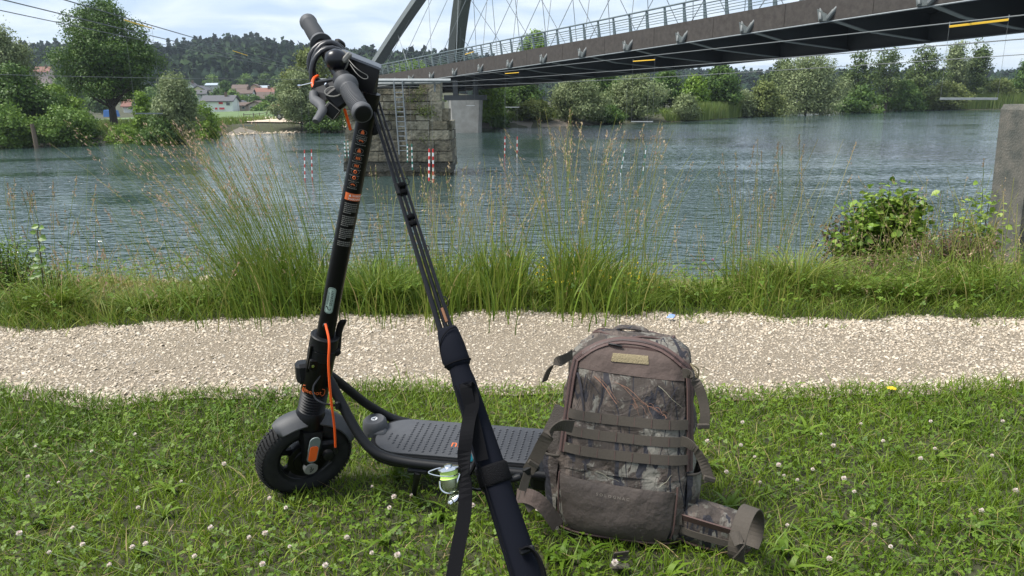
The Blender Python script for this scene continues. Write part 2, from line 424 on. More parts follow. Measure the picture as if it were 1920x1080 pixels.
x = rng.uniform(-3.6, 3.9, N); t = rng.uniform(0, 1, N)
t = np.where(rng.uniform(0, 1, N) < .14, np.where(rng.uniform(0, 1, N) < .5, rng.beta(1, 6, N), 1 - rng.beta(1, 6, N)), t)
y = path_near(x) * (1 - t) + path_far(x) * t + rng.normal(0, .02, N)
edge = np.minimum(t, 1 - t)
sz = rng.gamma(4.5, .00095, N) * (1 + .30 * (edge < .13) - .08 * (edge > .3)) * (.75 + .7 * fbm(x, y, 31, 1.4))
sz = np.clip(sz, .002, .014)
st = stones(np.stack([x, y, ground(x, y) + .006 + sz * .1], 1), sz)
M['stone'] = mat('limestone_chippings', rough=.9, tint=[(0.22, 0.18, 0.13), (0.42, 0.35, 0.265), (0.37, 0.31, 0.235), (0.56, 0.49, 0.39), (0.26, 0.235, 0.20)])
npmesh('path_stones', st[0], st[1], M['stone'], tint=st[2], kind='stuff')
# cloud of slightly larger pale stones at the waterside in front of the drop
x = rng.uniform(-2.5, 3.5, 1500); y = rng.uniform(4.9, 7.5, 1500); s_ = rng.uniform(.02, .07, 1500)
st = stones(np.stack([x, y, ground(x, y)], 1), s_)
npmesh('bank_stones', st[0], st[1], M['stone'], tint=st[2] * .6, kind='stuff')

# ================================================================== far bank setting
M['field'] = mat('green_crop_field', (0.075, 0.125, 0.04), 1.0, noise=(.08, (0.10, 0.15, 0.05), .2))
M['road'] = mat('pale_gravel_road', (0.50, 0.42, 0.33), .95, noise=(.5, (0.42, 0.35, 0.27), .2))
M['beach'] = mat('grey_shore_gravel', (0.20, 0.175, 0.14), .95, noise=(1.2, (0.12, 0.105, 0.085), .2), bump=(6, 1, .1))
M['verge'] = mat('verge_grass', (0.075, 0.10, 0.025), 1, noise=(.8, (0.05, 0.07, 0.02), .2))
GZ = WZ + 0.72
def pxquad(rows, z, nx=30):
    """rows of (px0,px1,py) from near to far"""
    out = []
    for a, b_, c in rows: out.append([[*G(a + (b_ - a) * i / (nx - 1), c, z)[:2]] for i in range(nx)])
    return np.array(out)
drape('field', pxquad([(180, 720, 229), (300, 720, 221), (300, 720, 217), (280, 730, 213), (280, 740, 209), (270, 740, 205.5)], WZ + .1), .12, M['field'])
drape('gravel_road', pxquad([(395, 650, 237), (405, 650, 234.5), (440, 650, 231), (480, 680, 227), (505, 700, 223)], WZ + .55), .15, M['road'])
drape('shore_gravel', pxquad([(-200, 700, 260), (-200, 700, 257), (-200, 700, 253), (-200, 700, 249)], WZ + .1), .03, M['beach'])
drape('shore_gravel', pxquad([(820, 1420, 244), (820, 1450, 240), (820, 1450, 236), (830, 1500, 232)], WZ + .1), .02, M['beach'])

# ---- haze box
hz = MB(); hz.box((0, 720, 10), (4200, 1640, 200)); 
HAZE = hz.build('haze', None, kind='stuff')
hm = bpy.data.materials.new('haze_air'); hm.use_nodes = True; hn = hm.node_tree; hn.nodes.clear()
ho = hn.nodes.new('ShaderNodeOutputMaterial'); hv = hn.nodes.new('ShaderNodeVolumePrincipled')
hv.inputs['Color'].default_value = (0.75, 0.86, 1.0, 1); hv.inputs['Density'].default_value = 0.00019; hv.inputs['Anisotropy'].default_value = 0.2
hn.links.new(hv.outputs[0], ho.inputs['Volume']); HAZE.data.materials.append(hm)

# ================================================================== forest on the hills
M['forest'] = mat('distant_forest_foliage', rough=.9, spec=.1, tint=[(0.012, 0.026, 0.014), (0.018, 0.036, 0.014), (0.032, 0.056, 0.018), (0.015, 0.03, 0.016)])
def forest(name, n, urange, yrange, hrange, seed_, nl, ls, cone=.15):
    y = np.sqrt(rng.uniform(yrange[0] ** 2, yrange[1] ** 2, n)); u = rng.uniform(*urange, n); x = u * y
    keep = (fbm(x, y, seed_, .01) > .0)
    x, y = x[keep], y[keep]; n = len(x); h = rng.uniform(*hrange, n); r = h * rng.uniform(.26, .40, n); z = ground(x, y)
    con = rng.uniform(0, 1, n) < cone
    k = nl; d = rng.normal(size=(n, k, 3)); d /= np.linalg.norm(d, axis=2)[..., None]; d[..., 2] = np.abs(d[..., 2]) * 1.0 - .25
    rad = rng.uniform(.75, 1.05, (n, k, 1)); off = d * rad
    tt = rng.uniform(0, 1, (n, k)); ang = rng.uniform(0, 6.283, (n, k))
    co = np.stack([np.cos(ang) * (1 - tt) * .6, np.sin(ang) * (1 - tt) * .6, tt * 1.9 - .7], -1)
    off = np.where(con[:, None, None], co, off)
    c = np.stack([x, y, z + h * .55], 1)[:, None, :] + off * np.stack([r, r, h * .48], 1)[:, None, :]
    tv, tf = leaves(c.reshape(-1, 3), np.repeat(ls * (h / h.mean()), k), asp=.9)
    tone = np.where(con, .02, rng.uniform(.1, .9, n))
    tt = np.clip(np.repeat(tone, k) + rng.normal(0, .06, n * k), 0, 1)
    # solid core under the leaf clumps
    o = np.array([[1, 0, 0], [.5, .87, 0], [-.5, .87, 0], [-1, 0, 0], [-.5, -.87, 0], [.5, -.87, 0], [0, 0, .9]], float)
    cv = (np.stack([x, y, z + h * .5], 1)[:, None] + o[None] * np.stack([r * .85, r * .85, h * .45], 1)[:, None]).reshape(-1, 3)
    cf = np.array([[i, (i + 1) % 6, 6, 6] for i in range(6)])
    o2 = o.copy(); 
    cf = (cf[None] + (np.arange(n) * 7)[:, None, None]).reshape(-1, 4)
    # trunk skirt as quads down to the ground
    sk = (np.stack([x, y, z], 1)[:, None] + o[None, :6] * np.stack([r * .85, r * .85, r * 0], 1)[:, None]).reshape(-1, 3)
    base = len(cv); si = []
    for i in range(6): si.append(np.stack([np.arange(n) * 7 + i, np.arange(n) * 7 + (i + 1) % 6, base + np.arange(n) * 6 + (i + 1) % 6, base + np.arange(n) * 6 + i], 1))
    tri = cf[:, :3]
    npmesh(name, *merge([(tv, tf, tt), (np.concatenate([cv, sk]), np.concatenate(si), np.tile(tone, 6))]), None) if False else None
    v, f, t_ = merge([(tv, tf, tt), (np.concatenate([cv, sk]), np.concatenate(si), np.tile(tone, 6))])
    o = npmesh(name, v, f, M['forest'], tint=t_, kind='stuff')
    cap = npmesh('forest_understorey', cv, tri, M['forest'], tint=np.repeat(tone, 6), kind='stuff')
    return o
forest('forest', 6200, (-.86, .02), (360, 735), (9, 16), 1, 21, 3.2)
forest('forest', 3000, (.0, 1.05), (430, 735), (8, 13), 2, 20, 3.2, .3)

# ================================================================== trees
M['leaf_dark'] = mat('walnut_foliage', rough=.55, spec=.3, transl=.25, tint=[(0.034, 0.075, 0.014), (0.057, 0.115, 0.020), (0.098, 0.167, 0.029), (0.040, 0.086, 0.018)])
M['leaf_mid'] = mat('mixed_green_foliage', rough=.55, spec=.3, transl=.28, tint=[(0.065, 0.130, 0.022), (0.117, 0.202, 0.033), (0.182, 0.273, 0.044)])
M['leaf_bright'] = mat('fresh_green_foliage', rough=.55, spec=.3, transl=.3, tint=[(0.088, 0.163, 0.019), (0.150, 0.250, 0.027), (0.225, 0.338, 0.037)])
M['leaf_willow'] = mat('silver_willow_foliage', rough=.6, spec=.25, transl=.22, tint=[(0.108, 0.150, 0.056), (0.192, 0.240, 0.102), (0.336, 0.384, 0.204)])
M['leaf_olive'] = mat('olive_foliage', rough=.6, spec=.25, transl=.25, tint=[(0.088, 0.119, 0.030), (0.144, 0.181, 0.048), (0.225, 0.256, 0.085)])
M['leaf_dusk'] = mat('dark_sparse_foliage', rough=.6, spec=.25, transl=.2, tint=[(0.048, 0.078, 0.022), (0.084, 0.126, 0.036), (0.144, 0.186, 0.066)])
TG = {}
def tree(name, label, cat, px, base_py, depth, top_py, wpx, leaf, n=7000, ls=.22, lobes=11, trunk=.22, crown_from=.18, group=None, droopy=0.0, sparse=1.0, shape=1.0, leanx=0.0, trunk_r=None, seed_=None):
    g = P(px, base_py, depth); z0 = float(ground(g.x, g.y)); dd = (g - ORG).length
    topz = PY(px, top_py, g.y).z; H = topz - z0; W = wpx * depth / F
    root = empty(name, (g.x, g.y, z0), label, cat, group)
    lr = np.random.default_rng(seed_ if seed_ is not None else int(px * 7 + depth))
    n = int(n * (1.6 if sparse == 1 else 1.3) if n < 30000 else n * 1.15) if name not in ('garden_tree',) else n; ls = ls * (1.0 if name == 'garden_tree' else 1.10)
    # lobes through the crown
    cz0 = H * crown_from; cen = []; lobes = int(lobes * 1.8)
    for i in range(lobes):
        t = (i + .5) / lobes; zz = cz0 + (H - cz0) * (0.12 + .74 * t)
        prof = math.sin(math.pi * min(1, max(0, (t * .86 + .12)))) ** .6 * (1 - .25 * (t - .4) * shape)
        a = lr.uniform(0, 6.28) if i % 2 else lr.uniform(0, 6.28)
        rr = W * .5 * prof * lr.uniform(.25, .85)
        cen.append((math.cos(i * 2.4 + a * .3) * rr + leanx * H * t, math.sin(i * 2.4 + a * .3) * rr * .8, zz, W * lr.uniform(.10, .20) * (.6 + .5 * prof), (H - cz0) * lr.uniform(.06, .125)))
    cen.append((leanx * H * .9, 0, H * .88, W * .17, H * .11)); cen.append((0, 0, cz0 + (H - cz0) * .5, W * .26, (H - cz0) * .34))
    cen = np.array(cen)
    vol = cen[:, 3] ** 2 * cen[:, 4]; vol = vol ** .7
    ncl = max(30, int(n / 26)); pick = lr.choice(len(cen), ncl, p=vol / vol.sum())
    d = lr.normal(size=(ncl, 3)); d /= np.linalg.norm(d, axis=1)[:, None]
    rad = lr.uniform(.72, 1.06, ncl)[:, None]
    cc = cen[pick, :3] + d * rad * np.stack([cen[pick, 3], cen[pick, 3], cen[pick, 4]], 1)
    per = 26; cr = W * .030 + ls * .9
    off = lr.normal(size=(ncl, per, 3)) * np.array([cr, cr, cr * (.6 + droopy)]) * .75
    lc = (cc[:, None] + off).reshape(-1, 3); ln_ = np.repeat(d, per, 0) + off.reshape(-1, 3) / (cr * 1.2) + np.array([0, 0, .45])
    if sparse < 1: keepm = lr.uniform(0, 1, len(lc)) < sparse; lc = lc[keepm]; ln_ = ln_[keepm]
    tcl = np.repeat(lr.uniform(.1, .9, ncl), per)
    if sparse < 1: tcl = tcl[keepm]
    lc[:, 2] = np.maximum(lc[:, 2], .15)
    v, q = leaves(lc, ls * lr.uniform(.6, 1.3, len(lc)), nrm=ln_, asp=.6 if not droopy else .42, droopy=droopy * 1.5)
    npmesh('crown', v + np.array([g.x, g.y, z0]), q, leaf, root, tint=np.clip(tcl * .75 + .12 + lr.normal(0, .07, len(lc)), 0, 1))
    # trunk and limbs
    tr = MB(); r0 = trunk_r or max(.06, H * .022); O = V((g.x, g.y, z0))
    top = V((leanx * H * .6, 0, H * .62))
    tr.tube(smoothpath([O + V((0, 0, -.3)), O + V((leanx * H * .1, 0, H * .2)), O + top * .65, O + top], 4), [r0 * (1 - .8 * k / 12) for k in range(13)], 8)
    tr.build('trunk', M['bark'], root, smooth=True)
    lb = MB()
    for k in range(0, len(cen) - 1, 1):
        c = V(cen[k, :3]); s0 = top * min(.9, max(.25, (c.z / max(H, .1)) * .7))
        lb.tube(smoothpath([O + s0, O + s0.lerp(c, .5) + V((0, 0, -.03 * H)), O + s0.lerp(c, .9)], 3), [r0 * .32, r0 * .26, r0 * .22, r0 * .18, r0 * .14, r0 * .1, r0 * .04], 5)
    lb.build('limbs', M['bark'], root, smooth=True)
    return root
D_, Mi, Br, Wi, Ol, Du = M['leaf_dark'], M['leaf_mid'], M['leaf_bright'], M['leaf_willow'], M['leaf_olive'], M['leaf_dusk']
LG = 'trees on the left far bank'; RG = 'trees on the right far bank'
T_ = tree
# left far bank
T_('walnut_tree', 'tall dark green broadleaf tree with a visible trunk, largest on the left bank', 'tree', 214, 231, 72, -14, 186, D_, n=34000, ls=.20, lobes=24, crown_from=.17, trunk_r=.40, seed_=5)
T_('willow_tree', 'pale grey green willow at the left edge of the photo behind the bushes', 'tree', 22, 235, 74, 44, 135, Wi, n=11000, ls=.26, droopy=.5, lobes=13)
T_('broadleaf_tree', 'mid green rounded tree below the pale willow at the left edge', 'tree', 40, 262, 63, 120, 150, D_, n=12000, ls=.22, lobes=12, crown_from=.05)
T_('bush', 'dark bush at the waterline beside the wooden post at far left', 'bush', 18, 270, 59.5, 195, 130, Mi, n=6000, ls=.2, crown_from=0)
T_('bush', 'arching green bush right of the wooden post on the left bank', 'bush', 128, 264, 61, 196, 130, Mi, n=7000, ls=.2, crown_from=0)
T_('bush', 'taller yellow green bush under the left side of the big dark tree', 'bush', 112, 250, 65, 160, 90, Br, n=4500, ls=.2, crown_from=0)
T_('bush', 'low bright green bush below the trunk of the big dark tree', 'bush', 232, 258, 64, 234, 80, Br, n=2600, ls=.16, crown_from=0)
T_('bush', 'small dark bush left of the big tree trunk', 'bush', 160, 252, 64, 212, 50, D_, n=3000, ls=.18, crown_from=0)
T_('willow_tree', 'rounded grey green willow bush right of the big dark tree', 'tree', 336, 258, 62, 136, 104, Wi, n=11000, ls=.2, lobes=12, crown_from=.04, droopy=.2)
T_('bush', 'bright green bush at the right foot of the rounded willow', 'bush', 385, 247, 70, 192, 56, Br, n=3600, ls=.18, crown_from=0)
T_('bush', 'dark bush overhanging the water under the rounded willow', 'bush', 306, 264, 61, 214, 96, D_, n=5000, ls=.18, crown_from=0)
T_('bush', 'leafy bush between the big dark tree and the rounded willow', 'bush', 272, 240, 67, 168, 36, Br, n=2600, ls=.2, crown_from=.1)
T_('willow_tree', 'bushy grey green willow standing just left of the handlebar', 'tree', 566, 235, 80, 134, 100, Wi, n=9000, ls=.23, lobes=12, crown_from=.02, droopy=.3)
T_('olive_green_tree', 'taller olive green tree behind the willow left of the handlebar', 'tree', 590, 228, 88, 92, 110, Ol, n=8000, ls=.27, lobes=11, crown_from=.1)
T_('bush', 'dark undergrowth bush on the shore behind the stone pier', 'bush', 615, 246, 79, 190, 90, D_, n=4500, ls=.2, crown_from=0)
T_('tree', 'green tree seen through the railing behind the arch foot', 'tree', 775, 235, 120, 112, 115, Br, n=6000, ls=.4, crown_from=.1)
T_('tree', 'green treetop rising above the bridge railing right of the far arch leg', 'tree', 1002, 225, 120, 56, 70, Br, n=3500, ls=.4, crown_from=.4)
# right far bank, from the concrete pier to the right edge
rt = [
 ('bush', 'low bright bush between the concrete pier and the beach', 918, 238, 88, 175, 60, Br, 3800, 0),
 ('tree', 'bright green tree just right of the concrete pier', 925, 232, 96, 150, 75, Mi, 5000, .05),
 ('tree', 'leafy tree behind the first grey willow on the right bank', 975, 230, 104, 140, 95, D_, 6000, .05),
 ('bush', 'round dark green bush on the beach near the concrete pier', 938, 238, 86, 218, 28, D_, 1200, 0),
 ('willow_tree', 'silver willow with a broad crown in the middle of the right bank', 1078, 233, 92, 143, 125, Wi, 9500, .02),
 ('tree', 'dark tree behind the silver willow and under the bridge edge', 1130, 226, 112, 132, 100, D_, 6000, .05),
 ('bush', 'yellow green bush low at the beach left of the silver willow', 1003, 236, 90, 190, 70, Ol, 3600, 0),
 ('willow_tree', 'grey willow right of the broad silver willow', 1190, 230, 98, 138, 110, Wi, 8500, .02),
 ('tree', 'dark crown rising behind the two grey willows', 1245, 222, 115, 130, 80, D_, 5000, .05),
 ('bush', 'green bush at the water below the grey willows', 1140, 233, 94, 200, 70, D_, 3000, 0),
 ('tree', 'slender bright green tree left of the tall dark tree', 1300, 222, 108, 140, 55, Br, 4000, .02),
 ('tree', 'tall dark green tree left of the distant hill gap', 1350, 220, 112, 118, 85, D_, 6500, .05),
 ('willow_tree', 'small pale bush on the shore behind the green reeds', 1285, 228, 101, 178, 60, Wi, 3200, 0),
 ('bush', 'yellow green bush right of the green reeds', 1430, 218, 116, 150, 78, Ol, 4500, 0),
 ('bush', 'low olive bush leaning over the water by the hill gap', 1395, 219, 115, 172, 55, Wi, 3000, 0),
 ('willow_tree', 'large silver willow leaning over the water, widest on the right bank', 1510, 214, 122, 98, 150, Wi, 13000, .0),
 ('tree', 'dark tree behind the left half of the large leaning willow', 1462, 210, 128, 104, 70, Du, 5000, .1),
 ('tree', 'tall sparse tree right of the large leaning willow with sky showing through', 1603, 208, 132, 88, 70, Du, 3200, .15),
 ('bush', 'dark thicket under the tall sparse tree', 1610, 210, 130, 160, 90, D_, 4200, 0),
 ('tree', 'tall open tree with bare twigs right of the sparse tree', 1660, 207, 138, 84, 75, Du, 3300, .15),
 ('tree', 'leaning dark tree with a bent trunk above the left end of the reeds', 1715, 200, 142, 82, 85, Du, 5200, .12),
 ('poplar_tree', 'tall narrow grey tree behind the reeds, left one of the pair', 1782, 198, 146, 74, 62, Wi, 5200, .08),
 ('poplar_tree', 'tall narrow dark tree behind the reeds, right one of the pair', 1825, 198, 146, 72, 58, Du, 5200, .08),
 ('bush', 'olive bushes behind the reeds right of the tall pair', 1870, 194, 148, 148, 70, Ol, 3500, 0),
 ('tree', 'dark rounded tree at the right edge above the concrete post', 1925, 192, 150, 112, 85, D_, 5500, .0),
 ('bush', 'dark bush row behind the left part of the reeds', 1690, 200, 140, 150, 100, D_, 4200, 0),
 ('bush', 'grey bush behind the middle of the reeds', 1770, 198, 143, 155, 90, Ol, 4000, 0),
]
for nm, lb_, px, py, dep, top, w, lf, n_, cf in rt:
    T_(nm, lb_, 'bush' if nm == 'bush' else 'tree', px, py, dep, top, w, lf, n=n_, ls=.2 + dep * .0012, crown_from=cf,
       group=None, lobes=12, droopy=.3 if lf is Wi else 0, sparse=.75 if lf is Du else 1, leanx=(.1 if px == 1715 else 0))

# reeds on the far right bank
M['reed'] = mat('green_reeds', rough=.6, transl=.3, tint=[(0.09, 0.14, 0.025), (0.16, 0.23, 0.04), (0.24, 0.28, 0.08)])
def reedbed(name, pxr, pyr, n, h0, depthback):
    px = rng.uniform(*pxr, n); base = np.array([G(a, np.interp(a, [s[0] for s in shore_px], [s[1] for s in shore_px]), WZ)[:] for a in px])
    base[:, 1] += rng.uniform(.1, depthback, n); base[:, 2] = WZ - .1
    h = h0 * rng.uniform(.7, 1.15, n)
    v, q, _ = blades(base, h, rng.uniform(.07, .14, n), rng.normal(0, .1, (n, 2)), 2, az=rng.normal(0, .5, n))
    return npmesh(name, v, q, M['reed'], tint=np.repeat(rng.uniform(0, 1, n), 2), kind='stuff')
reedbed('reeds', (1675, 2000), None, 12000, 2.9, 8)
reedbed('reeds', (1290, 1405), None, 5000, 2.3, 3)
reedbed('reeds', (1250, 1310), None, 1200, 1.2, 3)
# rough shore plants
n = 9000; px = rng.uniform(-100, 700, n); base = np.array([G(a, np.interp(a, [s[0] for s in shore_px], [s[1] for s in shore_px]), WZ)[:] for a in px])
base[:, 1] += rng.uniform(2.0, 22, n) ; base = base[(px < 400) | (px > 560)]; n = len(base); base[:, 2] = ground(base[:, 0], base[:, 1])
v, q, _ = blades(base, rng.uniform(.25, .8, n), rng.uniform(.06, .14, n), rng.normal(0, .3, (n, 2)), 2)
npmesh('bank_undergrowth', v, q, M['reed'], tint=np.repeat(rng.uniform(0, .7, n), 2), kind='stuff')
n = 9000; px = rng.uniform(840, 1650, n); base = np.array([G(a, np.interp(a, [s[0] for s in shore_px], [s[1] for s in shore_px]), WZ)[:] for a in px])
base[:, 1] += rng.uniform(2.5, 18, n); base[:, 2] = ground(base[:, 0], base[:, 1])
v, q, _ = blades(base, rng.uniform(.25, .8, n), rng.uniform(.08, .16, n), rng.normal(0, .3, (n, 2)), 2)
npmesh('bank_undergrowth', v, q, M['reed'], tint=np.repeat(rng.uniform(0, .8, n), 2), kind='stuff')
# shoreline stones
n = 900; px = rng.uniform(-50, 640, n); base = np.array([G(a, np.interp(a, [s[0] for s in shore_px], [s[1] for s in shore_px]), WZ)[:] for a in px])
base[:, 1] += rng.uniform(-.3, 1.2, n); base[:, 2] = WZ + .02
st = stones(base, rng.uniform(.12, .35, n)); npmesh('shore_stones', st[0], st[1], M['stone'], tint=st[2] * .4, kind='stuff')
# ================================================================== bridge
A0 = P(1821, 0, 33); A1 = P(841, 145, 76)
U = V((A1.x - A0.x, A1.y - A0.y, 0)).normalized(); S1 = math.hypot(A1.x - A0.x, A1.y - A0.y)
W_ = V((U.y, -U.x, 0));
if W_.x < 0: W_ = -W_            # towards the far side of the deck
DW = 11.2
def on_line(px, py):
    """point of the near fascia's vertical plane seen at this pixel -> (s, z)"""
    r = ray(px, py); n = W_; t = n.dot(V((A0.x, A0.y, CAMZ)) - ORG) / n.dot(r); p = ORG + r * t
    return (p - V((A0.x, A0.y, 0))).dot(U), p.z
pts_ = [on_line(*q) for q in ((1821, 0), (1560, 36), (1280, 78), (1050, 113), (841, 145), (760, 153))]
cf_ = np.polyfit([p[0] for p in pts_], [p[1] for p in pts_], 2)
def zb(s): return float(np.polyval(cf_, s)) if s > -5 else float(np.polyval(cf_, -5))
def B(s, w=0.0, z=0.0): return V((A0.x, A0.y, 0)) + U * s + W_ * w + V((0, 0, zb(s) + z))
SA, SB = -22.0, 92.0
bridge = empty('arch_bridge', B(30, DW / 2), 'steel arch bridge with brown concrete edge, railing and crossing hanger cables over the river', 'bridge')
FH = 1.22
# anchors every ~5.7 m
ax_px = [809, 841, 876, 920, 972, 1034, 1112, 1208, 1332, 1500, 1725]
anch = sorted(on_line(p, 100)[0] for p in ax_px); step = (anch[-1] - anch[0]) / (len(anch) - 1)
anch = [anch[-1] - step * i for i in range(-5, 22) if SA + 1 < anch[-1] - step * i < SB - 3]
# the edge beam in segments with fine joints
edges = sorted(anch); cuts = [SA] + [(a + b) / 2 for a, b in zip(edges[:-1], edges[1:])] + [SB]
def bprism(mb, sec, s0, s1, n=2):
    """section [(w, z)] swept along the deck"""
    ss = [s0 + (s1 - s0) * i / n for i in range(n + 1)]; m = len(sec); vs = [B(s, w, z) for s in ss for (w, z) in sec]
    fs = [(i * m + k, i * m + (k + 1) % m, (i + 1) * m + (k + 1) % m, (i + 1) * m + k) for i in range(n) for k in range(m)] + [tuple(range(m)), tuple(range(n * m, n * m + m))[::-1]]
    mb.add(vs, fs)
for a, b_ in zip(cuts[:-1], cuts[1:]):
    e = MB(); bprism(e, [(0, 0), (0, FH), (.32, FH), (.32, .25), (.32, 0)], a + .012, b_ - .012); e.build('edge_beam', M['fascia'], bridge)
    e = MB(); bprism(e, [(DW - .3, 0), (DW - .3, FH), (DW, FH), (DW, 0)], a + .012, b_ - .012); e.build('edge_beam', M['fascia'], bridge)
sl = MB(); bprism(sl, [(.32, FH - .45), (.32, FH - .2), (DW - .3, FH - .2), (DW - .3, FH - .45)], SA, SB, 40); sl.build('deck_slab', M['dark_steel'], bridge)
gw = DW - 2.0
M['sock2'] = mat('pale_grey_flange_paint', (.17, .19, .19), .5)
g_ = MB(); bprism(g_, [(gw - .04, -.80), (gw - .04, FH - .46), (gw + .04, FH - .46), (gw + .04, -.80)], SA, SB, 40); bprism(g_, [(gw - .3, -.86), (gw - .3, -.80), (gw + .3, -.80), (gw + .3, -.86)], SA, SB, 40)
g_.build('main_girder', M['dark_steel'], bridge)
g_ = MB(); bprism(g_, [(3.0, .30), (3.0, FH - .46), (3.08, FH - .46), (3.08, .30)], SA, SB, 40); g_.build('stringer', M['dark_steel'], bridge)
for s in anch:
    pr_w = [(.34, .12), (3.2, -.35), (gw - .06, -.74)]
    c = MB(); c.prism([B(s, w, z) for w, z in pr_w] + [B(s, gw - .06, FH - .46), B(s, .34, FH - .46)], U * .05)
    cb_ = c.build('cross_beam', M['dark_steel'], bridge)
    c = MB()
    for (w0_, z0_), (w1_, z1_) in zip(pr_w[:-1], pr_w[1:]):
        c.prism([B(s, w0_, z0_ - .05) - U * .16, B(s, w1_, z1_ - .05) - U * .16, B(s, w1_, z1_ - .005) - U * .16, B(s, w0_, z0_ - .005) - U * .16], U * .36)
    c.build('bottom_flange', M['sock2'], cb_)
    c = MB(); c.prism([B(s, gw + .06, -.5), B(s, DW - .32, .1), B(s, DW - .32, FH - .46), B(s, gw + .06, FH - .46)], U * .05); c.build('cantilever_bracket', M['dark_steel'], bridge)
# drain pipe along the lower edge
d = MB(); d.tube([B(SA + (SB - SA) * i / 50, -.02, -.06) for i in range(51)], .04, 6); d.build('conduit_pipe', M['galv'], bridge)
# railing, both sides
post_s = [s + step * k / 3 for s in anch for k in (0, 1, 2)]
for side, w in (('n', .16), ('f', DW - .16)):
    near = side == 'n'
    mesh = None
    for s in sorted(post_s):
        if not near and not (10 < s < 75): continue
        if mesh is None:
            q = MB(); q.prism([V((-.15, 0, 0)), V((.13, 0, 0)), V((.07, -.16 if near else .16, 1.12)), V((-.07, -.16 if near else .16, 1.12))], V((0, .07, 0)))
            o = q.build('railing_post', M['rail'], bridge); mesh = o.data
            o.matrix_basis = Matrix.Identity(4)
            q0 = o
        else:
            o = bpy.data.objects.new('railing_post', mesh); C.objects.link(o); o.parent = bridge; bpy_parent_inverse(o, bridge)
        R_ = Matrix([[U.x, W_.x, 0, 0], [U.y, W_.y, 0, 0], [0, 0, 1, 0], [0, 0, 0, 1]])
        o.matrix_basis = Matrix.Translation(B(s, w, FH)) @ R_
    for k, (z, r) in enumerate(((1.14, .06), (.86, .035), (.7, .022), (.54, .022), (.38, .022), (.22, .022))):
        q = MB(); dw = (-.16 if near else .16) * z / 1.12
        q.tube([B(SA + (SB - SA) * i / 60, w + dw, FH + z) for i in range(61)], r, 6 if k == 0 else 4)
        q.build('handrail' if k == 0 else 'railing_bar', M['rail'], bridge)
# arches, leaning inwards
LEAN = .39
sf, sn = 73.0, -17.0; RISE = 23.0
def arch(s, w0, sign, extra=0.0):
    L_ = sf - sn; h = 4 * RISE * (s - sn) * (sf - s) / L_ ** 2
    return V((A0.x, A0.y, 0)) + U * s + W_ * (w0 + sign * LEAN * h) + V((0, 0, zb(60) + 0.7 + h))
for w0, sign in ((-.35, 1), (DW + .35, -1)):
    a = MB(); ss = np.linspace(sf, sn, 46); pts = [arch(s, w0, sign) for s in ss]; wd = (W_ + V((0, 0, -sign * LEAN * 0 ))).normalized()
    lv = (W_ * 1.0 + V((0, 0, -LEAN * sign))).normalized(); vs = []
    hw_, hh_ = (.50, .70) if sign > 0 else (.75, .85)
    for i, p in enumerate(pts):
        t = (pts[min(i + 1, 45)] - pts[max(i - 1, 0)]).normalized(); x = (lv - t * lv.dot(t)).normalized(); y = t.cross(x)
        vs += [p + x * hw_ + y * hh_ * .6, p + x * hw_ * .6 + y * hh_, p - x * hw_ * .6 + y * hh_, p - x * hw_ + y * hh_ * .6, p - x * hw_ - y * hh_, p + x * hw_ - y * hh_]
    fs = [(i * 6 + k, i * 6 + (k + 1) % 6, i * 6 + 6 + (k + 1) % 6, i * 6 + 6 + k) for i in range(45) for k in range(6)]
    a.add(vs, fs); a.build('arch_rib', M['grey_steel'], bridge)
    # hangers: two crossing cables from every anchor
    for s in anch:
        for ds in (-7.5, 7.5):
            se = s + ds
            if not (sn + 3 < se < sf - 2.5 and sn < s < sf - 2): continue
            base = B(s, .05 if sign > 0 else DW - .05, .35); tp = arch(se, w0, sign)
            q = MB(); q.tube([base, tp], .030, 5, cap=False); q.build('hanger_cable', M['galv'], bridge)
# anchor sockets on the near edge beam
M['sock'] = mat('grey_cable_socket', (.10, .112, .112), .55, noise=(9, (.08, .09, .09), .2))
for s in anch:
    if s > 70: continue
    for ds, up in ((-7.5, 1), (7.5, -1)):
        b0 = B(s, -.16, .05); tp = arch(s + ds, -.35, 1); d_ = (tp - b0).normalized(); q = MB()
        o0 = b0 + U * (.2 if ds > 0 else -.2)
        q.lathe(o0, d_, [(0, .09), (.1, .125), (.5, .125), (.56, .09), (.74, .09), (.78, .06), (1.0, .045)], 8); q.build('cable_socket', M['sock'], bridge, smooth=True)
    q = MB(); q.prism([B(s, -.02, .0) - U * .28, B(s, -.02, .0) + U * .36, B(s, -.02, .62) + U * .5, B(s, -.02, .3) - U * .1], -W_ * .10); q.build('anchor_plate', M['grey_steel'], bridge)
# the pier in the river
PS = on_line(874, 180)[0]; pc = B(PS, DW / 2); pc = PY(874, 200, pc.y)
top_z = PY(874, 181, pc.y).z; w_t = 60 / F * pc.y; w_b = 54 / F * pc.y
q = MB(); X_ = V((1, 0, 0)); 
vs = []
for z, w in ((WZ - 1, w_b), (WZ + .5, w_b * 1.0), (top_z - .35, w_t), ):
    vs += [V((pc.x - w / 2, pc.y - 1.6, z)), V((pc.x - w / 2 + .25, pc.y - 1.85, z)), V((pc.x + w / 2 - .25, pc.y - 1.85, z)), V((pc.x + w / 2, pc.y - 1.6, z)), V((pc.x + w / 2, pc.y + 1.6, z)), V((pc.x - w / 2, pc.y + 1.6, z))]
q.add(vs, [(i * 6 + k, i * 6 + (k + 1) % 6, i * 6 + 6 + (k + 1) % 6, i * 6 + 6 + k) for i in range(2) for k in range(6)] + [(12, 13, 14, 15, 16, 17)])
q.build('concrete_pier', M['concrete'], bridge)
q = MB(); q.box((pc.x, pc.y, top_z - .1), (w_t * 1.25, 3.4, .5)); q.build('bearing_beam', M['dark_steel'], bridge)
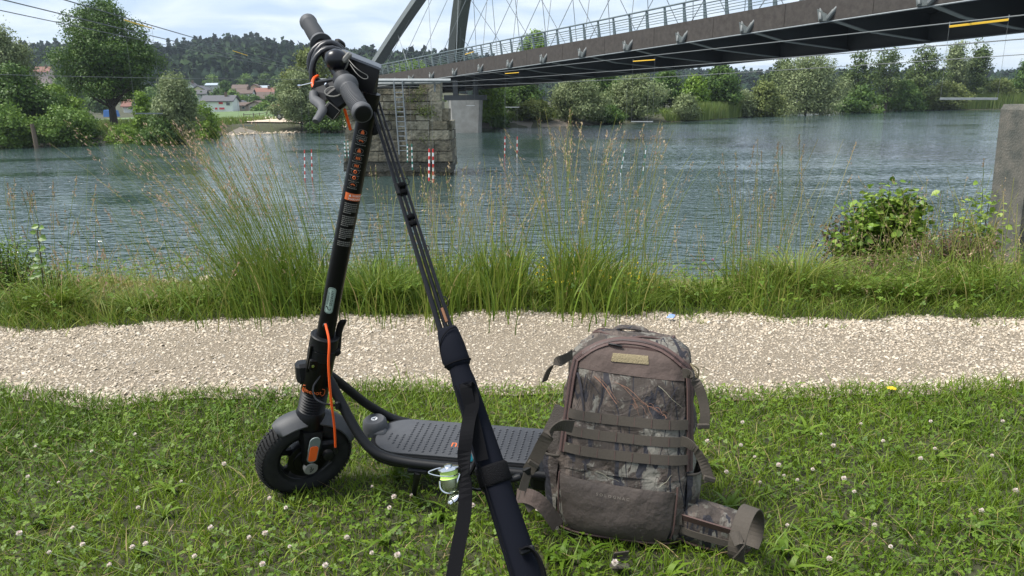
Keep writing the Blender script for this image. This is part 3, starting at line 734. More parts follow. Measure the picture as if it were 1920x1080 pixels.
for k in (-1, 1):
    q = MB(); q.box((pc.x + k * w_t * .3, pc.y, (top_z + zb(PS) - .5) / 2 + .05), (.5, 1.2, max(.3, zb(PS) - .55 - top_z))); q.build('bearing', M['dark_steel'], bridge)
ab = B(SB - 1, DW / 2); q = MB(); q.box((ab.x, ab.y, (ab.z + WZ) / 2 - .2), (DW + 2, 3, ab.z - WZ + 1.0), (W_, U, V((0, 0, 1)))); q.build('abutment', M['concrete'], bridge)

# ================================================================== old stone pier
YP = 35.0
M['block'] = [mat('lichened_limestone', (0.25, 0.215, 0.145), .95, noise=(2.6, (0.075, 0.07, 0.045), .14), bump=(7, 1.0, .11)),
              mat('grey_limestone', (0.34, 0.31, 0.23), .95, noise=(3.3, (0.12, 0.11, 0.075), .15), bump=(7, 1.0, .11)),
              mat('dark_limestone', (0.19, 0.17, 0.12), .95, noise=(2.9, (0.06, 0.055, 0.04), .15), bump=(7, 1.0, .11))]
pr = empty('stone_pier', PY(745, 312, YP), 'old blocky stone pier standing in the river left of the concrete bridge pier', 'pier')
pr2 = random.Random(3)
def px2(px, py, dy=0.0): p = PY(px, py, YP + dy); return p
core = MB(); 
def quadbox(mb, x0, x1, y0, y1, dep=1.0, dy=0.0, tx0=None, tx1=None, taper=0.0):
    a, b_ = PY(x0, y1, YP + dy), PY(x1, y1, YP + dy); c_, d_ = PY(tx0 if tx0 is not None else x0, y0, YP + dy), PY(tx1 if tx1 is not None else x1, y0, YP + dy)
    mb.prism([a, b_, d_, c_], (0, dep, 0))
quadbox(core, 652, 842, 214, 330, 3.2, .12, 662, 830); quadbox(core, 668, 806, 170, 216, 2.4, .25); core.build('core', M['block'][2], pr)
courses = [  # y0, y1, x-left, x-right, blocks, y offset of the face
 (166, 177, 664, 802, 4, .12), (178, 190, 664, 802, 3, .12), (191, 205, 662, 806, 5, .10),
 (207, 214, 648, 806, 4, -.18), (215, 226, 650, 824, 4, 0), (227, 243, 649, 838, 6, -.03), (244, 262, 647, 842, 5, -.05), (263, 283, 646, 846, 6, -.08), (284, 303, 644, 849, 6, -.12), (304, 318, 644, 850, 4, -.10)]
M['algae'] = mat('wet_algae_stone', (0.03, 0.03, 0.022), .7, noise=(5, (0.06, 0.055, 0.04), .2), bump=(7, 1.0, .11))
for (y0, y1, xl, xr, nb, dy) in courses:
    cutx = [xl] + sorted(xl + (xr - xl) * (i + pr2.uniform(-.22, .22)) / nb for i in range(1, nb)) + [xr]
    for a, b_ in zip(cutx[:-1], cutx[1:]):
        q = MB(); j = pr2.uniform(-.045, .045); last = b_ == xr
        quadbox(q, a + .35, b_ - .35, y0 + pr2.uniform(.2, .7), y1 - pr2.uniform(.0, .4) + (0 if y1 < 310 else 4), 1.6, dy + j, tx1=(b_ - .35 - (1.2 if last and y0 > 240 else 0)))
        ob = q.build('stone_block', pr2.choice(M['block']) if y1 < 300 else (M['block'][2] if y1 < 310 else M['algae']), pr)
for (x0, x1, y0, y1, dy, mi) in ((803, 825, 150, 189, .05, 1), (786, 803, 153, 171, .4, 0), (806, 829, 190, 228, -.06, 1), (829, 841, 204, 226, .02, 0)):
    q = MB(); quadbox(q, x0, x1, y0, y1, 1.3, dy); q.build('stone_block', M['block'][mi], pr)
# right return side blocks (give the pier its depth)
for k in range(5):
    y0, y1 = 228 + k * 18, 245 + k * 18; a = PY(845 + k * .9, y1, YP + .2); q = MB(); z1 = PY(845, y0, YP).z; z0 = PY(845, y1, YP).z
    for m_ in range(2): q = MB(); q.box((a.x - .22, a.y + .85 + m_ * 1.25, (z0 + z1) / 2), (.5, 1.2, z1 - z0 - .02)); q.build('stone_block', M['block'][(k + m_) % 3], pr)
# weeds in the joints
M['weed'] = M['leaf_mid']
lc = []
for (x, y, n_) in ((795, 208, 160), (775, 187, 60), (787, 170, 60), (800, 212, 120), (740, 209, 50), (800, 262, 40), (690, 209, 70)):
    p = PY(x, y, YP - .12); lc.append(np.array(p)[None] + rng.normal(0, 1, (n_, 3)) * np.array([.22, .07, .12]))
lc = np.concatenate(lc); v, q_ = leaves(lc, .10); npmesh('weeds', v, q_, M['leaf_olive'], pr, tint=rng.uniform(0, 1, len(lc)), kind='stuff')
# steel beams of the platform lying on the pier
pl = empty('steel_platform_beam', PY(745, 152, YP - .3), 'galvanised steel beam laid across the top of the stone pier carrying the ladder', 'steel beam')
q = MB(); a, b_ = PY(585, 151, YP - .35), PY(845, 151, YP - .35); q.tube([a, b_], .085, 4); q.build('beam', M['galv'], pl)
q = MB(); a, b_ = PY(690, 157, YP - .1), PY(826, 155, YP - .1); q.tube([a, b_], .06, 4); q.build('lower_beam', M['galv'], pl)
for x in (608, 655, 700, 755, 772, 812, 838):
    q = MB(); a, b_ = PY(x, 152, YP - .3), PY(x, 152, YP + 1.8); q.tube([a, b_], .05, 4); q.build('cross_member', M['galv'], pl)
for x in (668, 815):
    q = MB(); a, b_ = PY(x, 154, YP - .05), PY(x, 172 if x != 605 else 250, YP - .05); q.tube([a, b_], .045, 4); q.build('support_post', M['galv'], pl)
# ladder
ld = empty('ladder', PY(752, 292, YP - .45), 'aluminium ladder hanging down the face of the stone pier', 'ladder')
tl, tr_, bl, br = (738, 151), (754, 151), (748.5, 290), (764, 290)
for a, b_ in ((tl, bl), (tr_, br)):
    q = MB(); q.tube([PY(*a, YP - .42), PY(*b_, YP - .42)], .034, 5); q.build('ladder_rail', M['galv'], ld)
for k in range(13):
    t = .16 + k * .0655; a = PY(tl[0] + (bl[0] - tl[0]) * t, 151 + 139 * t, YP - .42); b_ = PY(tr_[0] + (br[0] - tr_[0]) * t, 151 + 139 * t, YP - .42)
    q = MB(); q.tube([a, b_], .022, 5); q.build('rung', M['galv'], ld)

# ================================================================== cables and slalom gates
M['wire'] = mat('dull_steel_wire', (.11, .12, .12), .6)
def wire(px0, d0, px1, d1, r, label, sag=.2):
    a, b_ = P(*px0, d0), P(*px1, d1); a = b_ + (a - b_) * 1.45; n_ = 30
    pts = [a.lerp(b_, k / n_) - V((0, 0, 4 * sag * (k / n_) * (1 - k / n_))) for k in range(n_ + 1)]
    q = MB(); q.tube(pts, r, 5); o = q.build('overhead_wire', M['wire'], None); tag(o, label, 'wire', 'slalom wires across the river'); return o
WR = .011
wire((-60, -28), 22, (590, 136), 74, WR * 1.8, 'steel wire across the river from the top left corner, second line from the right')
wire((60, -24), 22, (592, 135), 74, WR * 1.8, 'steel wire across the river at upper left, rightmost line carrying the yellow bars', .1)
wire((-60, -6), 20, (594, 138), 74, WR * 1.3, 'thin steel wire across the river at upper left, lowest of the slanting lines')
wire((-80, 132), 45, (640, 149), 60, WR * 1.3, 'thin nearly level wire crossing in front of the big dark tree')
wire((2000, 16), 17, (760, 153), 86, WR * 1.6, 'upper steel wire running under the bridge deck from the right edge', .05)
wire((2000, 44), 17, (765, 157), 86, WR * 1.4, 'lower steel wire running under the bridge deck from the right edge', .3)
wire((2050, 60), 19, (700, 163), 60, WR * 1.0, 'thinnest steel wire below the other two under the bridge deck', .5)
def hanger(p0, p1, d0, d1, lowpx, label, y_low=None):
    a, b_ = P(*p0, d0), P(*p1, d1); c0 = (a + b_) / 2
    h = empty('gate_hanger', c0, label, 'gate hanger', 'slalom gate hangers on the wires')
    q = MB(); u_ = (b_ - a).normalized(); x, y, z = basis(u_); Ln = (b_ - a).length
    q.bbox(c0, (.03, .055, Ln), (x, y, z), .005); q.build('spreader_bar', M['yellow'], h)
    for e in (a, b_):
        q = MB(); q.tube([e, e + V((0, 0, .12))], .012, 5); q.build('hook', M['galv'], h)
    lo = []
    for e in (a, b_):
        pp = proj(e); dn = e - V((0, 0, 1)); # vertical line; find z of the low bar
        zl = PY(proj(e)[0], lowpx, e.y).z; f_ = V((e.x, e.y, zl)); lo.append(f_)
        q = MB(); q.tube([e, f_], .0028 + .00006 * d0, 4); q.build('cord', M['wire'], h)
    q = MB(); u_ = (lo[1] - lo[0]).normalized(); x, y, z = basis(u_)
    q.bbox((lo[0] + lo[1]) / 2, (.03, .06, (lo[1] - lo[0]).length * 1.02), (x, y, z), .004); q.build('pole_holder_bar', M['galv'], h)
    return lo
hanger((232, 37), (285, 53), 37, 39, 213, 'yellow bar in front of the big dark tree with a grey bar hung below it')
hanger((436, 95), (464, 104), 62, 64, 236, 'small yellow bar in front of the far hills with a grey bar near the shore')
hanger((1780, 50), (1891, 37), 19.5, 19.0, 185, 'largest yellow bar at upper right below the bridge deck')
hanger((1187, 115), (1228, 112), 46, 45, 228, 'yellow bar in front of the bridge underside right of the middle')
hanger((947, 138), (973, 136), 66, 65, 201, 'short yellow bar right of the concrete pier')
hanger((872, 102), (888, 97), 70, 69, 198, 'short tilted yellow bar against the brown bridge edge above the concrete pier')
def spole(px, y0, y1, d, mt, label, w=1.0, lean=0.0):
    a = P(px + lean, y0, d); b_ = P(px, y1, d); b_ = V((b_.x, a.y, b_.z)); r = .026 * w
    o = empty('slalom_pole', b_, label, 'slalom pole', 'striped slalom poles hanging over the water')
    n_ = 9; u_ = b_ - a
    q = MB(); q.tube([a, b_], r, 7); q.build('pole', M['white'], o)
    for k in range(0, n_, 2):
        q = MB(); q.tube([a + u_ * (k / n_), a + u_ * ((k + 1) / n_)], r * 1.12, 7); q.build('band', mt, o)
    q = MB(); q.tube([a, a + V((0, 0, 2.6))], .003, 3); q.build('cord', M['galv'], o)
R__, G__ = M['red'], M['green_band']
spole(803, 279, 341, 30, R__, 'left one of the two red and white poles in front of the stone pier', 1.25, 2)
spole(811, 279, 344, 30, R__, 'right one of the two red and white poles in front of the stone pier', 1.25, 1)
spole(568, 281, 342, 33, R__, 'left one of the red and white poles left of the scooter stem', .8, 3)
spole(582, 280, 340, 33, R__, 'right one of the red and white poles left of the scooter stem', .8, 2)
spole(946, 256, 305, 45, R__, 'left one of the red and white poles over open water right of the stone pier', .9, 1)
spole(969, 256, 315, 45, R__, 'right one of the red and white poles over open water right of the stone pier', .9, 1)
spole(763, 270, 305, 33, G__, 'green and white pole against the stone pier close to the ladder', .9, 1)
spole(772, 270, 320, 33, G__, 'green and white pole against the stone pier, second from the ladder', 1, 0)
spole(646, 264, 297, 34, G__, 'left one of the green and white poles at the left edge of the stone pier', .9, 0)
spole(652, 264, 297, 34, G__, 'right one of the green and white poles at the left edge of the stone pier', .9, 0)
spole(1164, 271, 341, 34, G__, 'left one of the thin green and white poles behind the tall grass in mid river', .7, 9)
spole(1206, 273, 346, 34, G__, 'right one of the thin green and white poles behind the tall grass in mid river', .7, 6)

# ================================================================== concrete post at the right, wooden post left
M['postc'] = mat('old_dark_concrete', (0.13, 0.12, 0.10), .95, noise=(5, (0.055, 0.06, 0.052), .17), bump=(45, .8, .012))
tp = P(1884, 197, 8.4); tp = V((PY(1877, 197, tp.y + .6).x, tp.y, tp.z)); bt = P(1856, 520, 8.4); cx = tp.x; pb = empty('concrete_post', (tp.x + .35, tp.y + .3, float(ground(tp.x, tp.y))), 'old stained concrete post with steel fittings at the right edge of the photo', 'concrete post')
zbt = float(ground(tp.x, tp.y)) - .6; q = MB()
wt = .62
def ring_(z, x0, x1, y0, y1): return [V((x0, y0, z)), V((x1, y0, z)), V((x1, y1, z)), V((x0, y1, z))]
xbl = PY(1855, 470, tp.y + .6).x
rows = [(zbt, .02), (zbt + .9, .012), (zbt + 1.6, .0), (tp.z - .06, 0), (tp.z, .03)]
vs = []
for i, (z, b_) in enumerate(rows):
    t = (z - zbt) / (tp.z - zbt); x0 = xbl + (tp.x - xbl) * (1 - (1 - t)) ** 1 ; x0 = xbl * (1 - t) + tp.x * t
    if i == len(rows) - 1: x0 += .03
    vs += ring_(z, x0, x0 + wt - (.06 if i == 4 else 0), tp.y + (.03 if i == 4 else 0), tp.y + .6)
q.add(vs, [(i * 4 + k, i * 4 + (k + 1) % 4, i * 4 + 4 + (k + 1) % 4, i * 4 + 4 + k) for i in range(4) for k in range(4)] + [(16, 17, 18, 19)])
q.build('post_shaft', M['postc'], pb)
q = MB(); e = V((tp.x + .33, tp.y + .3, tp.z)); q.tube([e, e + V((0, 0, .43))], .02, 6); q.tube([e + V((-.05, 0, .4)), e + V((.3, 0, .42))], .016, 6); q.build('steel_bracket', M['galv'], pb)
q = MB(); q.bbox(e + V((.05, -.1, .02)), (.2, .1, .03), None, .004); q.build('base_plate', M['galv'], pb)
a = P(68, 272, 58); q = MB(); zt = PY(68, 232, a.y).z; q.tube([V((a.x, a.y, WZ - .6)), V((a.x - .03, a.y, (zt + WZ) / 2)), V((a.x - .08, a.y, zt))], [.17, .16, .14], 9); q.build('wooden_post', M['wood'], None)
tag(bpy.context.scene.objects['wooden_post'], 'weathered wooden mooring post at the waterline at far left', 'post')

# ================================================================== village
WM = {k: mat('render_' + k, c, .85, noise=(1.5, tuple(x * .88 for x in c), .3)) for k, c in dict(white=(.74, .75, .74), cream=(.62, .56, .36), peach=(.62, .42, .27), pink=(.52, .40, .36), grey=(.42, .43, .42), brown=(.12, .08, .055)).items()}
RM = {k: mat('roof_' + k, c, .8, noise=(2, tuple(x * .7 for x in c), .3)) for k, c in dict(slate=(.085, .085, .095), red=(.20, .085, .06), brown=(.11, .075, .06), blue=(.34, .40, .45)).items()}
M['glass'] = mat('window_glass', (.03, .035, .04), .1, spec=.8); M['shutter'] = mat('red_shutter', (.5, .03, .045), .6); M['frame'] = mat('white_window_frame', (.7, .7, .68), .6)
hr = random.Random(9)
def house(label, x0, x1, yb, ye, yr, d, wall, roof, wins=(), gable=False, chim=True, yaw=0.0, shutters=()):
    """front wall from pixel x0..x1, base yb, eaves ye, ridge yr at camera distance d"""
    cpt = P((x0 + x1) / 2, yb, d); w = (x1 - x0) / F * d; Yf = cpt.y; zbase = cpt.z
    he = PY((x0 + x1) / 2, ye, Yf).z - zbase; hr_ = PY((x0 + x1) / 2, yr, Yf).z - zbase; dep = w * .65 if not gable else w * 1.1
    gz = float(ground(cpt.x, cpt.y))
    rt = empty('house', (cpt.x, Yf + dep / 2, zbase), label, 'house')
    R_ = Matrix.Translation(cpt) @ Matrix.Rotation(yaw, 4, 'Z')
    def T(x, y, z): return R_ @ V((x, y, z))
    q = MB(); h = w / 2; zlow = min(gz - cpt.z, 0) - 1.2
    if gable:
        q.add([T(*p) for p in ((-h, 0, zlow), (h, 0, zlow), (h, 0, he), (0, 0, hr_), (-h, 0, he), (-h, dep, zlow), (h, dep, zlow), (h, dep, he), (0, dep, hr_), (-h, dep, he))], [(0, 1, 2, 3, 4), (9, 8, 7, 6, 5), (1, 6, 7, 2), (5, 0, 4, 9), (0, 5, 6, 1)])
    else:
        q.add([T(*p) for p in ((-h, 0, zlow), (h, 0, zlow), (h, 0, he), (-h, 0, he), (-h, dep, zlow), (h, dep, zlow), (h, dep, he), (-h, dep, he), (-h, dep / 2, hr_), (h, dep / 2, hr_))], [(0, 1, 2, 3), (5, 4, 7, 6), (1, 5, 6, 9, 2), (4, 0, 3, 8, 7)])
    q.build('wall', wall, rt)
    e = .5; t = .22
    for s_ in (-1, 1):
        q = MB()
        if gable:
            k = (hr_ - he) / h; p0 = (0, -e, hr_ + .1); p1 = (s_ * (h + e), -e, he - k * e + .1)
            q.prism([T(*p0), T(*p1), T(p1[0], p1[1], p1[2] + t), T(p0[0], p0[1], p0[2] + t)], R_.to_3x3() @ V((0, dep + 2 * e, 0)))
        else:
            k = (hr_ - he) / (dep / 2); yy = -e if s_ < 0 else dep + e; p0 = (-h - e, dep / 2, hr_ + .1); p1 = (-h - e, yy, he - k * e + .1)
            q.prism([T(*p0), T(*p1), T(p1[0], p1[1], p1[2] + t), T(p0[0], p0[1], p0[2] + t)], R_.to_3x3() @ V((w + 2 * e, 0, 0)))
        q.build('roof', roof, rt)
    if chim:
        q = MB(); q.box(T(w * .22 if not gable else h * .3, dep * .4, hr_ + .3), (.6, .6, 1.5)); q.build('chimney', WM['brown'], rt)
    for i, (u, v_, ww, wh) in enumerate(wins):
        wf = MB(); cxx = -h + w * u; czz = he * v_; W2, H2 = w * ww / 2, he * wh / 2
        wf.box(T(cxx, -.03, czz), (W2 * 2 + .2, .14, H2 * 2 + .2), (R_.to_3x3() @ V((1, 0, 0)), R_.to_3x3() @ V((0, 1, 0)), V((0, 0, 1))))
        fo = wf.build('window', M['frame'], rt)
        g2 = MB(); g2.box(T(cxx, -.12, czz), (W2 * 2, .06, H2 * 2), (R_.to_3x3() @ V((1, 0, 0)), R_.to_3x3() @ V((0, 1, 0)), V((0, 0, 1))))
        g2.build('shutter' if i in shutters else 'pane', M['shutter'] if i in shutters else M['glass'], fo)
    return rt
house('white house with grey roof and red shutters at the edge of the green field', 381, 437, 208, 190, 181, 190, WM['white'], RM['slate'],
      ((.62, .82, .14, .22), (.64, .25, .17, .2), (.45, .25, .08, .2), (.22, .25, .09, .22), (.86, .72, .12, .3), (.08, .75, .05, .2)), shutters=(0, 1, 2))
house('peach gabled house directly right of the white house with red shutters', 438, 460, 206, 196, 190, 205, WM['peach'], RM['slate'], ((.45, .5, .12, .3),), gable=True, chim=False)
house('pale pink low house with a gable right of the peach one', 466, 493, 205, 197, 191, 195, WM['pink'], RM['brown'], ((.2, .5, .14, .35), (.7, .5, .12, .35)), gable=True, chim=False)
house('low pink annex with a dark door between the peach and pink houses', 446, 468, 206, 198, 194, 196, WM['pink'], RM['brown'], ((.5, .5, .2, .5),), chim=False)
house('white house with a wide brown roof behind the field trees', 444, 473, 189, 175, 168, 265, WM['white'], RM['brown'], ((.3, .6, .1, .3), (.7, .6, .1, .3)))
house('large house with a red brown tiled roof and small skylights', 476, 512, 178, 175, 166, 285, WM['brown'], RM['red'], ((.2, .5, .1, .3),))
house('brown barn like house with a dark open front below the red roof', 483, 512, 192, 184, 174, 255, WM['brown'], RM['brown'], ((.4, .45, .3, .5),), chim=False)
house('small orange gabled house above the brown roofs', 470, 484, 168, 163, 158.5, 320, WM['peach'], RM['brown'], ((.5, .5, .2, .4),), gable=True, chim=False)
house('small pale house right of the orange gabled one on the slope', 485, 502, 170, 165, 161.5, 325, WM['white'], RM['blue'], ((.5, .5, .2, .4),), chim=False)
house('white house with a pale blue roof high on the slope', 423, 444, 165, 153, 147, 350, WM['white'], RM['blue'], ((.7, .5, .1, .2), (.3, .5, .1, .2)))
house('long brown roofed house just under the forest edge', 363, 392, 162, 156, 146, 350, WM['grey'], RM['brown'], ((.5, .5, .1, .4),))
house('cream gabled house left of the dark garden trees', 360, 385, 178, 169, 162, 262, WM['cream'], RM['slate'], ((.4, .6, .12, .25), (.7, .3, .1, .25)), gable=True, chim=False)
house('white gabled house with a dark roof half hidden by the rounded willow', 348, 366, 172, 163, 156, 275, WM['white'], RM['slate'], ((.6, .6, .2, .3),), gable=True)
house('small house with a grey blue roof behind the cream gabled house', 387, 408, 164, 160, 157, 300, WM['grey'], RM['blue'], ((.4, .5, .1, .4),), chim=False)
house('low grey garage below the cream house', 370, 386, 182, 175, 170, 250, WM['grey'], RM['slate'], ((.5, .4, .2, .4),), chim=False)
house('brown roofed house in front of the forest in the centre of the village', 436, 462, 170, 166, 160, 290, WM['cream'], RM['brown'], ((.5, .5, .1, .4),), chim=False)
house('pink house with a red roof seen left of the big dark tree', 66, 92, 142, 134, 126, 320, WM['pink'], RM['red'], ((.3, .5, .1, .3), (.7, .5, .1, .3)))
house('white house seen through the gap at the foot of the big dark tree', 232, 262, 209, 198, 188, 200, WM['white'], RM['red'], ((.5, .5, .12, .3),), chim=False)
house('long low shed roof at the right end of the village row', 497, 520, 204, 201, 199, 200, WM['brown'], RM['red'], ((.5, .45, .1, .4),), chim=False)
M['tarp'] = mat('blue_tarpaulin', (.05, .16, .42), .6)
q = MB(); a = P(203, 213, 150); q.prism([a + V((-1.1, 0, -1)), a + V((1.1, 0, -1)), a + V((.8, 0, .6)), a + V((-.9, 0, .7))], (0, 2.5, 0)); tag(q.build('covered_stack', M['tarp'], None), 'blue tarpaulin covered stack left of the big tree trunk', 'tarpaulin')
gt = [(394, 190, 255, 176, 28, D_, 'dark garden tree beside the cream gabled house'), (412, 192, 245, 165, 30, D_, 'dark tree left of the centre of the village'), (424, 190, 238, 147, 26, D_, 'tall dark tree in front of the pale blue roof'),
      (436, 192, 232, 170, 26, Mi, 'green tree above the right end of the white house roof'), (456, 192, 235, 180, 20, Mi, 'green bush tree behind the peach gabled house'), (478, 190, 225, 178, 22, D_, 'dark conifer like tree before the brown barn'),
      (510, 204, 205, 180, 20, D_, 'dark spruce at the right end of the village'), (496, 207, 195, 193, 12, Mi, 'clipped shrub beside the pink house'), (484, 206, 190, 203, 9, Mi, 'low shrub in front of the pink house'),
      (400, 165, 340, 140, 34, Mi, 'round green tree at the forest edge above the village'), (462, 160, 345, 138, 36, Mi, 'large round green tree right of the pale blue roof'), (498, 160, 350, 139, 34, D_, 'round dark tree at the right of the forest edge'),
      (372, 150, 360, 133, 26, Br, 'bright green tree above the brown roofed house'), (440, 156, 360, 136, 22, Mi, 'small round tree beside the pale blue roof'), (520, 165, 320, 143, 30, D_, 'dark tree above the village right of the roofs'),
      (356, 190, 240, 172, 20, Mi, 'green tree left below the cream gabled house'), (530, 190, 250, 165, 34, D_, 'broad tree just right of the village'), (341, 165, 300, 140, 30, D_, 'dark tree above the white gabled house')]
for k, (px, lf_) in enumerate(((92, D_), (118, Mi), (140, D_), (158, D_), (176, Mi), (190, D_), (250, Mi), (268, D_), (288, Mi), (306, D_), (322, D_), (338, Mi), (354, D_))):
    gt.append((px, 206 if px < 180 or px > 262 else 203, 175 + (k * 37) % 60, 176 - (k * 7) % 22 - (18 if px < 170 else 0), 34, lf_, 'hedge tree in the row behind the left bank, ' + ['first', 'second', 'third', 'fourth', 'fifth', 'sixth', 'seventh', 'eighth', 'ninth', 'tenth', 'eleventh', 'twelfth', 'thirteenth'][k] + ' from the left'))
for px, yb, d, tp_, w, lf, lb_ in gt:
    T_('garden_tree', lb_, 'tree', px, yb, d, tp_, w, lf, n=1500, ls=.75, lobes=6, crown_from=.02, group=None)
# ---- field fence
ff = empty('field_fence', P(487, 214, 120), 'low wooden rail fence along the green field', 'fence')
fpx = [(458, 224), (476, 221), (487, 218), (500, 215), (512, 211)]; fp = [G(x, y + 1, WZ + .5) for x, y in fpx]
for p in fp: z = float(ground(p.x, p.y)); q = MB(); q.tube([V((p.x, p.y, z)), V((p.x, p.y, z + .75))], .07, 6); q.build('fence_post', M['wood'], ff)
for a, b_ in zip(fp[:-1], fp[1:]):
    q = MB(); q.tube([V((a.x, a.y, float(ground(a.x, a.y)) + .55)), V((b_.x, b_.y, float(ground(b_.x, b_.y)) + .6))], .05, 5); q.build('rail', M['wood'], ff)
# ---- parked car
M['carp'] = mat('dark_green_car_paint', (.03, .045, .035), .35, coat=.5); M['tyre'] = mat('tyre_rubber', (.015, .015, .015), .85, noise=(40, (.03, .029, .027), .2)); M['tail'] = mat('tail_lamp', (.4, .01, .01), .3)
a = G(515, 231.5, WZ + .65); a.z = float(ground(a.x, a.y)) + .15
car = empty('parked_car', a, 'dark green boxy off road car parked on the gravel by the willow', 'car')
R_ = Matrix.Translation(a) @ Matrix.Rotation(math.radians(-18), 4, 'Z') @ Matrix.Scale(.85, 4)
def T(x, y, z): return R_ @ V((x, y, z))
q = MB(); prof = [(0, .45), (0, 1.0), (.1, 1.15), (.25, 1.85), (2.6, 1.85), (3.1, 1.2), (4.2, 1.1), (4.35, .5)]
q.prism([T(x, 0, z) for x, z in prof], R_.to_3x3() @ V((0, 1.75, 0))); q.build('body', M['carp'], car)
for x, y in ((.85, -.03), (3.4, -.03), (.85, 1.6), (3.4, 1.6)):
    q = MB(); q.lathe(T(x, y, .4), R_.to_3x3() @ V((0, 1, 0)), [(0, .25), (0, .38), (.2, .38), (.2, .25)], 16); w_ = q.build('wheel', M['tyre'], car, smooth=True)
    q = MB(); q.lathe(T(x, y - .01, .4), R_.to_3x3() @ V((0, 1, 0)), [(0, .05), (0, .2), (.05, .22)], 12); q.build('rim', M['galv'], w_)
for x0, x1 in ((.45, 1.35), (1.5, 2.4)):
    q = MB(); q.prism([T(x0, -.015, 1.25), T(x1, -.015, 1.25), T(x1, -.015, 1.7), T(x0 + .05, -.015, 1.7)], R_.to_3x3() @ V((0, .02, 0))); q.build('window', M['glass'], car)
q = MB(); q.box(T(-.01, .2, .95), (.05, .15, .3)); q.build('tail_lamp', M['tail'], car)
# ================================================================== electric scooter
K = {}
K['black'] = mat('satin_black_metal', (.0035, .0035, .004), .36, spec=.2)
K['blackp'] = mat('black_plastic', (.006, .0063, .0075), .5, spec=.25)
K['grip'] = mat('grey_black_rubber', (.065, .067, .072), .62, spec=.35)
K['mat'] = mat('deck_rubber', (.042, .045, .052), .75, noise=(60, (.052, .055, .062), .2), bump=(200, .3, .001))
K['tyre'] = mat('tyre_rubber_near', (.009, .009, .010), .8, spec=.3, noise=(60, (.018, .018, .017), .2), bump=(120, .3, .001))
K['fend'] = mat('dusty_grey_plastic', (.028, .031, .037), .6, noise=(25, (.045, .046, .048), .2))
K['orange'] = mat('orange_cable', (.85, .10, .012), .45)
K['orangel'] = mat('orange_reflector', (.75, .11, .02), .35)
K['greyr'] = mat('grey_green_plate', (.14, .17, .17), .5)
K['badge'] = mat('pale_green_badge', (.33, .42, .36), .5)
K['wht'] = mat('white_print', (.7, .7, .7), .6)
K['greyprint'] = mat('grey_print', (.17, .165, .15), .7)
K['orprint'] = mat('orange_print', (.62, .13, .03), .6)
K['chrome'] = mat('chrome', (.7, .7, .72), .15, metal=1.0)
K['glassd'] = mat('glossy_black_display', (.008, .008, .012), .3, spec=.4)
K['cable'] = mat('black_cable_sheath', (.014, .014, .017), .36)

P0 = P(585, 760, 2.0); P1 = P(684, 235, 1.72)
SV = (P1 - P0).normalized(); SL = (P1 - P0).length
HN, HF = P(681, 214, 1.53), P(577, 40, 1.87)          # ends of the handlebar
av = (HF - HN).normalized(); av = (av - SV * av.dot(SV)).normalized(); fv = SV.cross(av).normalized()   # fv = forward
WC = P(571, 850, 2.06)
sc = empty('electric_scooter', G(600, 905), 'black electric kick scooter with orange brake cable standing on its kickstand in the grass', 'scooter')
# --- front wheel
wax = av
wx_, wy_, wz_ = wax, fv, SV
def wheelpt(ang, r, side=0.0, c=None):     # ang 0 = up the steering axis, positive towards the front
    return (c or WC) + (SV * math.cos(ang) + fv * math.sin(ang)) * r + wax * side
def make_wheel(c, name):
    w = MB(); R, rt = .127, .031; n, m = 48, 12; vs = []
    for i in range(n):
        a = 2 * math.pi * i / n
        for j in range(m):
            b_ = 2 * math.pi * j / m; rr = R - rt + rt * math.cos(b_) * (1 if abs(math.cos(b_)) < .8 else .97)
            vs.append(wheelpt(a, rr, rt * 1.05 * math.sin(b_), c))
    w.add(vs, [(i * m + j, i * m + (j + 1) % m, ((i + 1) % n) * m + (j + 1) % m, ((i + 1) % n) * m + j) for i in range(n) for j in range(m)])
    wh = empty_part(name, c)
    w.build('tyre', K['tyre'], wh, smooth=True, auto=80)
    t = MB()
    for i in range(64):
        a = 2 * math.pi * i / 64
        for sd in (-1, 1):
            pts = [wheelpt(a + .02 * k, R + .0012 - .0105 * (k / 4) ** 2, sd * (.002 + .0062 * k), c) for k in range(5)]
            t.ribbon(pts, [(wheelpt(a + .1, R, 0, c) - wheelpt(a, R, 0, c)).normalized()] * 5, .006, .003)
    t.build('tread_pattern', K['tyre'], wh, kind='stuff')
    rm = MB(); rm.lathe(c, wax, [(-.022, .070), (-.026, .077), (-.012, .080), (.012, .080), (.026, .077), (.022, .070), (-.022, .070)], 40, cap=False); rm.build('rim', K['blackp'], wh, smooth=True)
    for k in range(6):
        a = 2 * math.pi * k / 6 + .2; sp_ = MB()
        sp_.ribbon([wheelpt(a, .03, 0, c), wheelpt(a + .12, .055, 0, c), wheelpt(a + .12, .074, 0, c)], [(wheelpt(a + 1.57, 1, 0, V((0, 0, 0))))] * 3, [.024, .016, .02], .012); sp_.build('spoke', K['blackp'], wh)
    h = MB(); h.lathe(c, wax, [(-.036, .012), (-.034, .036), (-.018, .044), (.018, .044), (.034, .036), (.036, .012)], 28); h.build('hub', K['black'], wh, smooth=True)
    d = MB(); d.lathe(c, wax, [(-.030, .034), (-.030, .052), (-.027, .052), (-.027, .034)], 32, cap=False); d.build('brake_disc', K['black'], wh, smooth=True)
    return wh
def empty_part(name, loc, parent=None):
    o = bpy.data.objects.new(name, None); C.objects.link(o); o.location = loc; o.empty_display_size = .05
    o.parent = parent or sc; bpy_parent_inverse(o, o.parent); return o
make_wheel(WC, 'front_wheel')
RW = V((.33, 1.93, .125)); make_wheel(RW, 'rear_wheel')
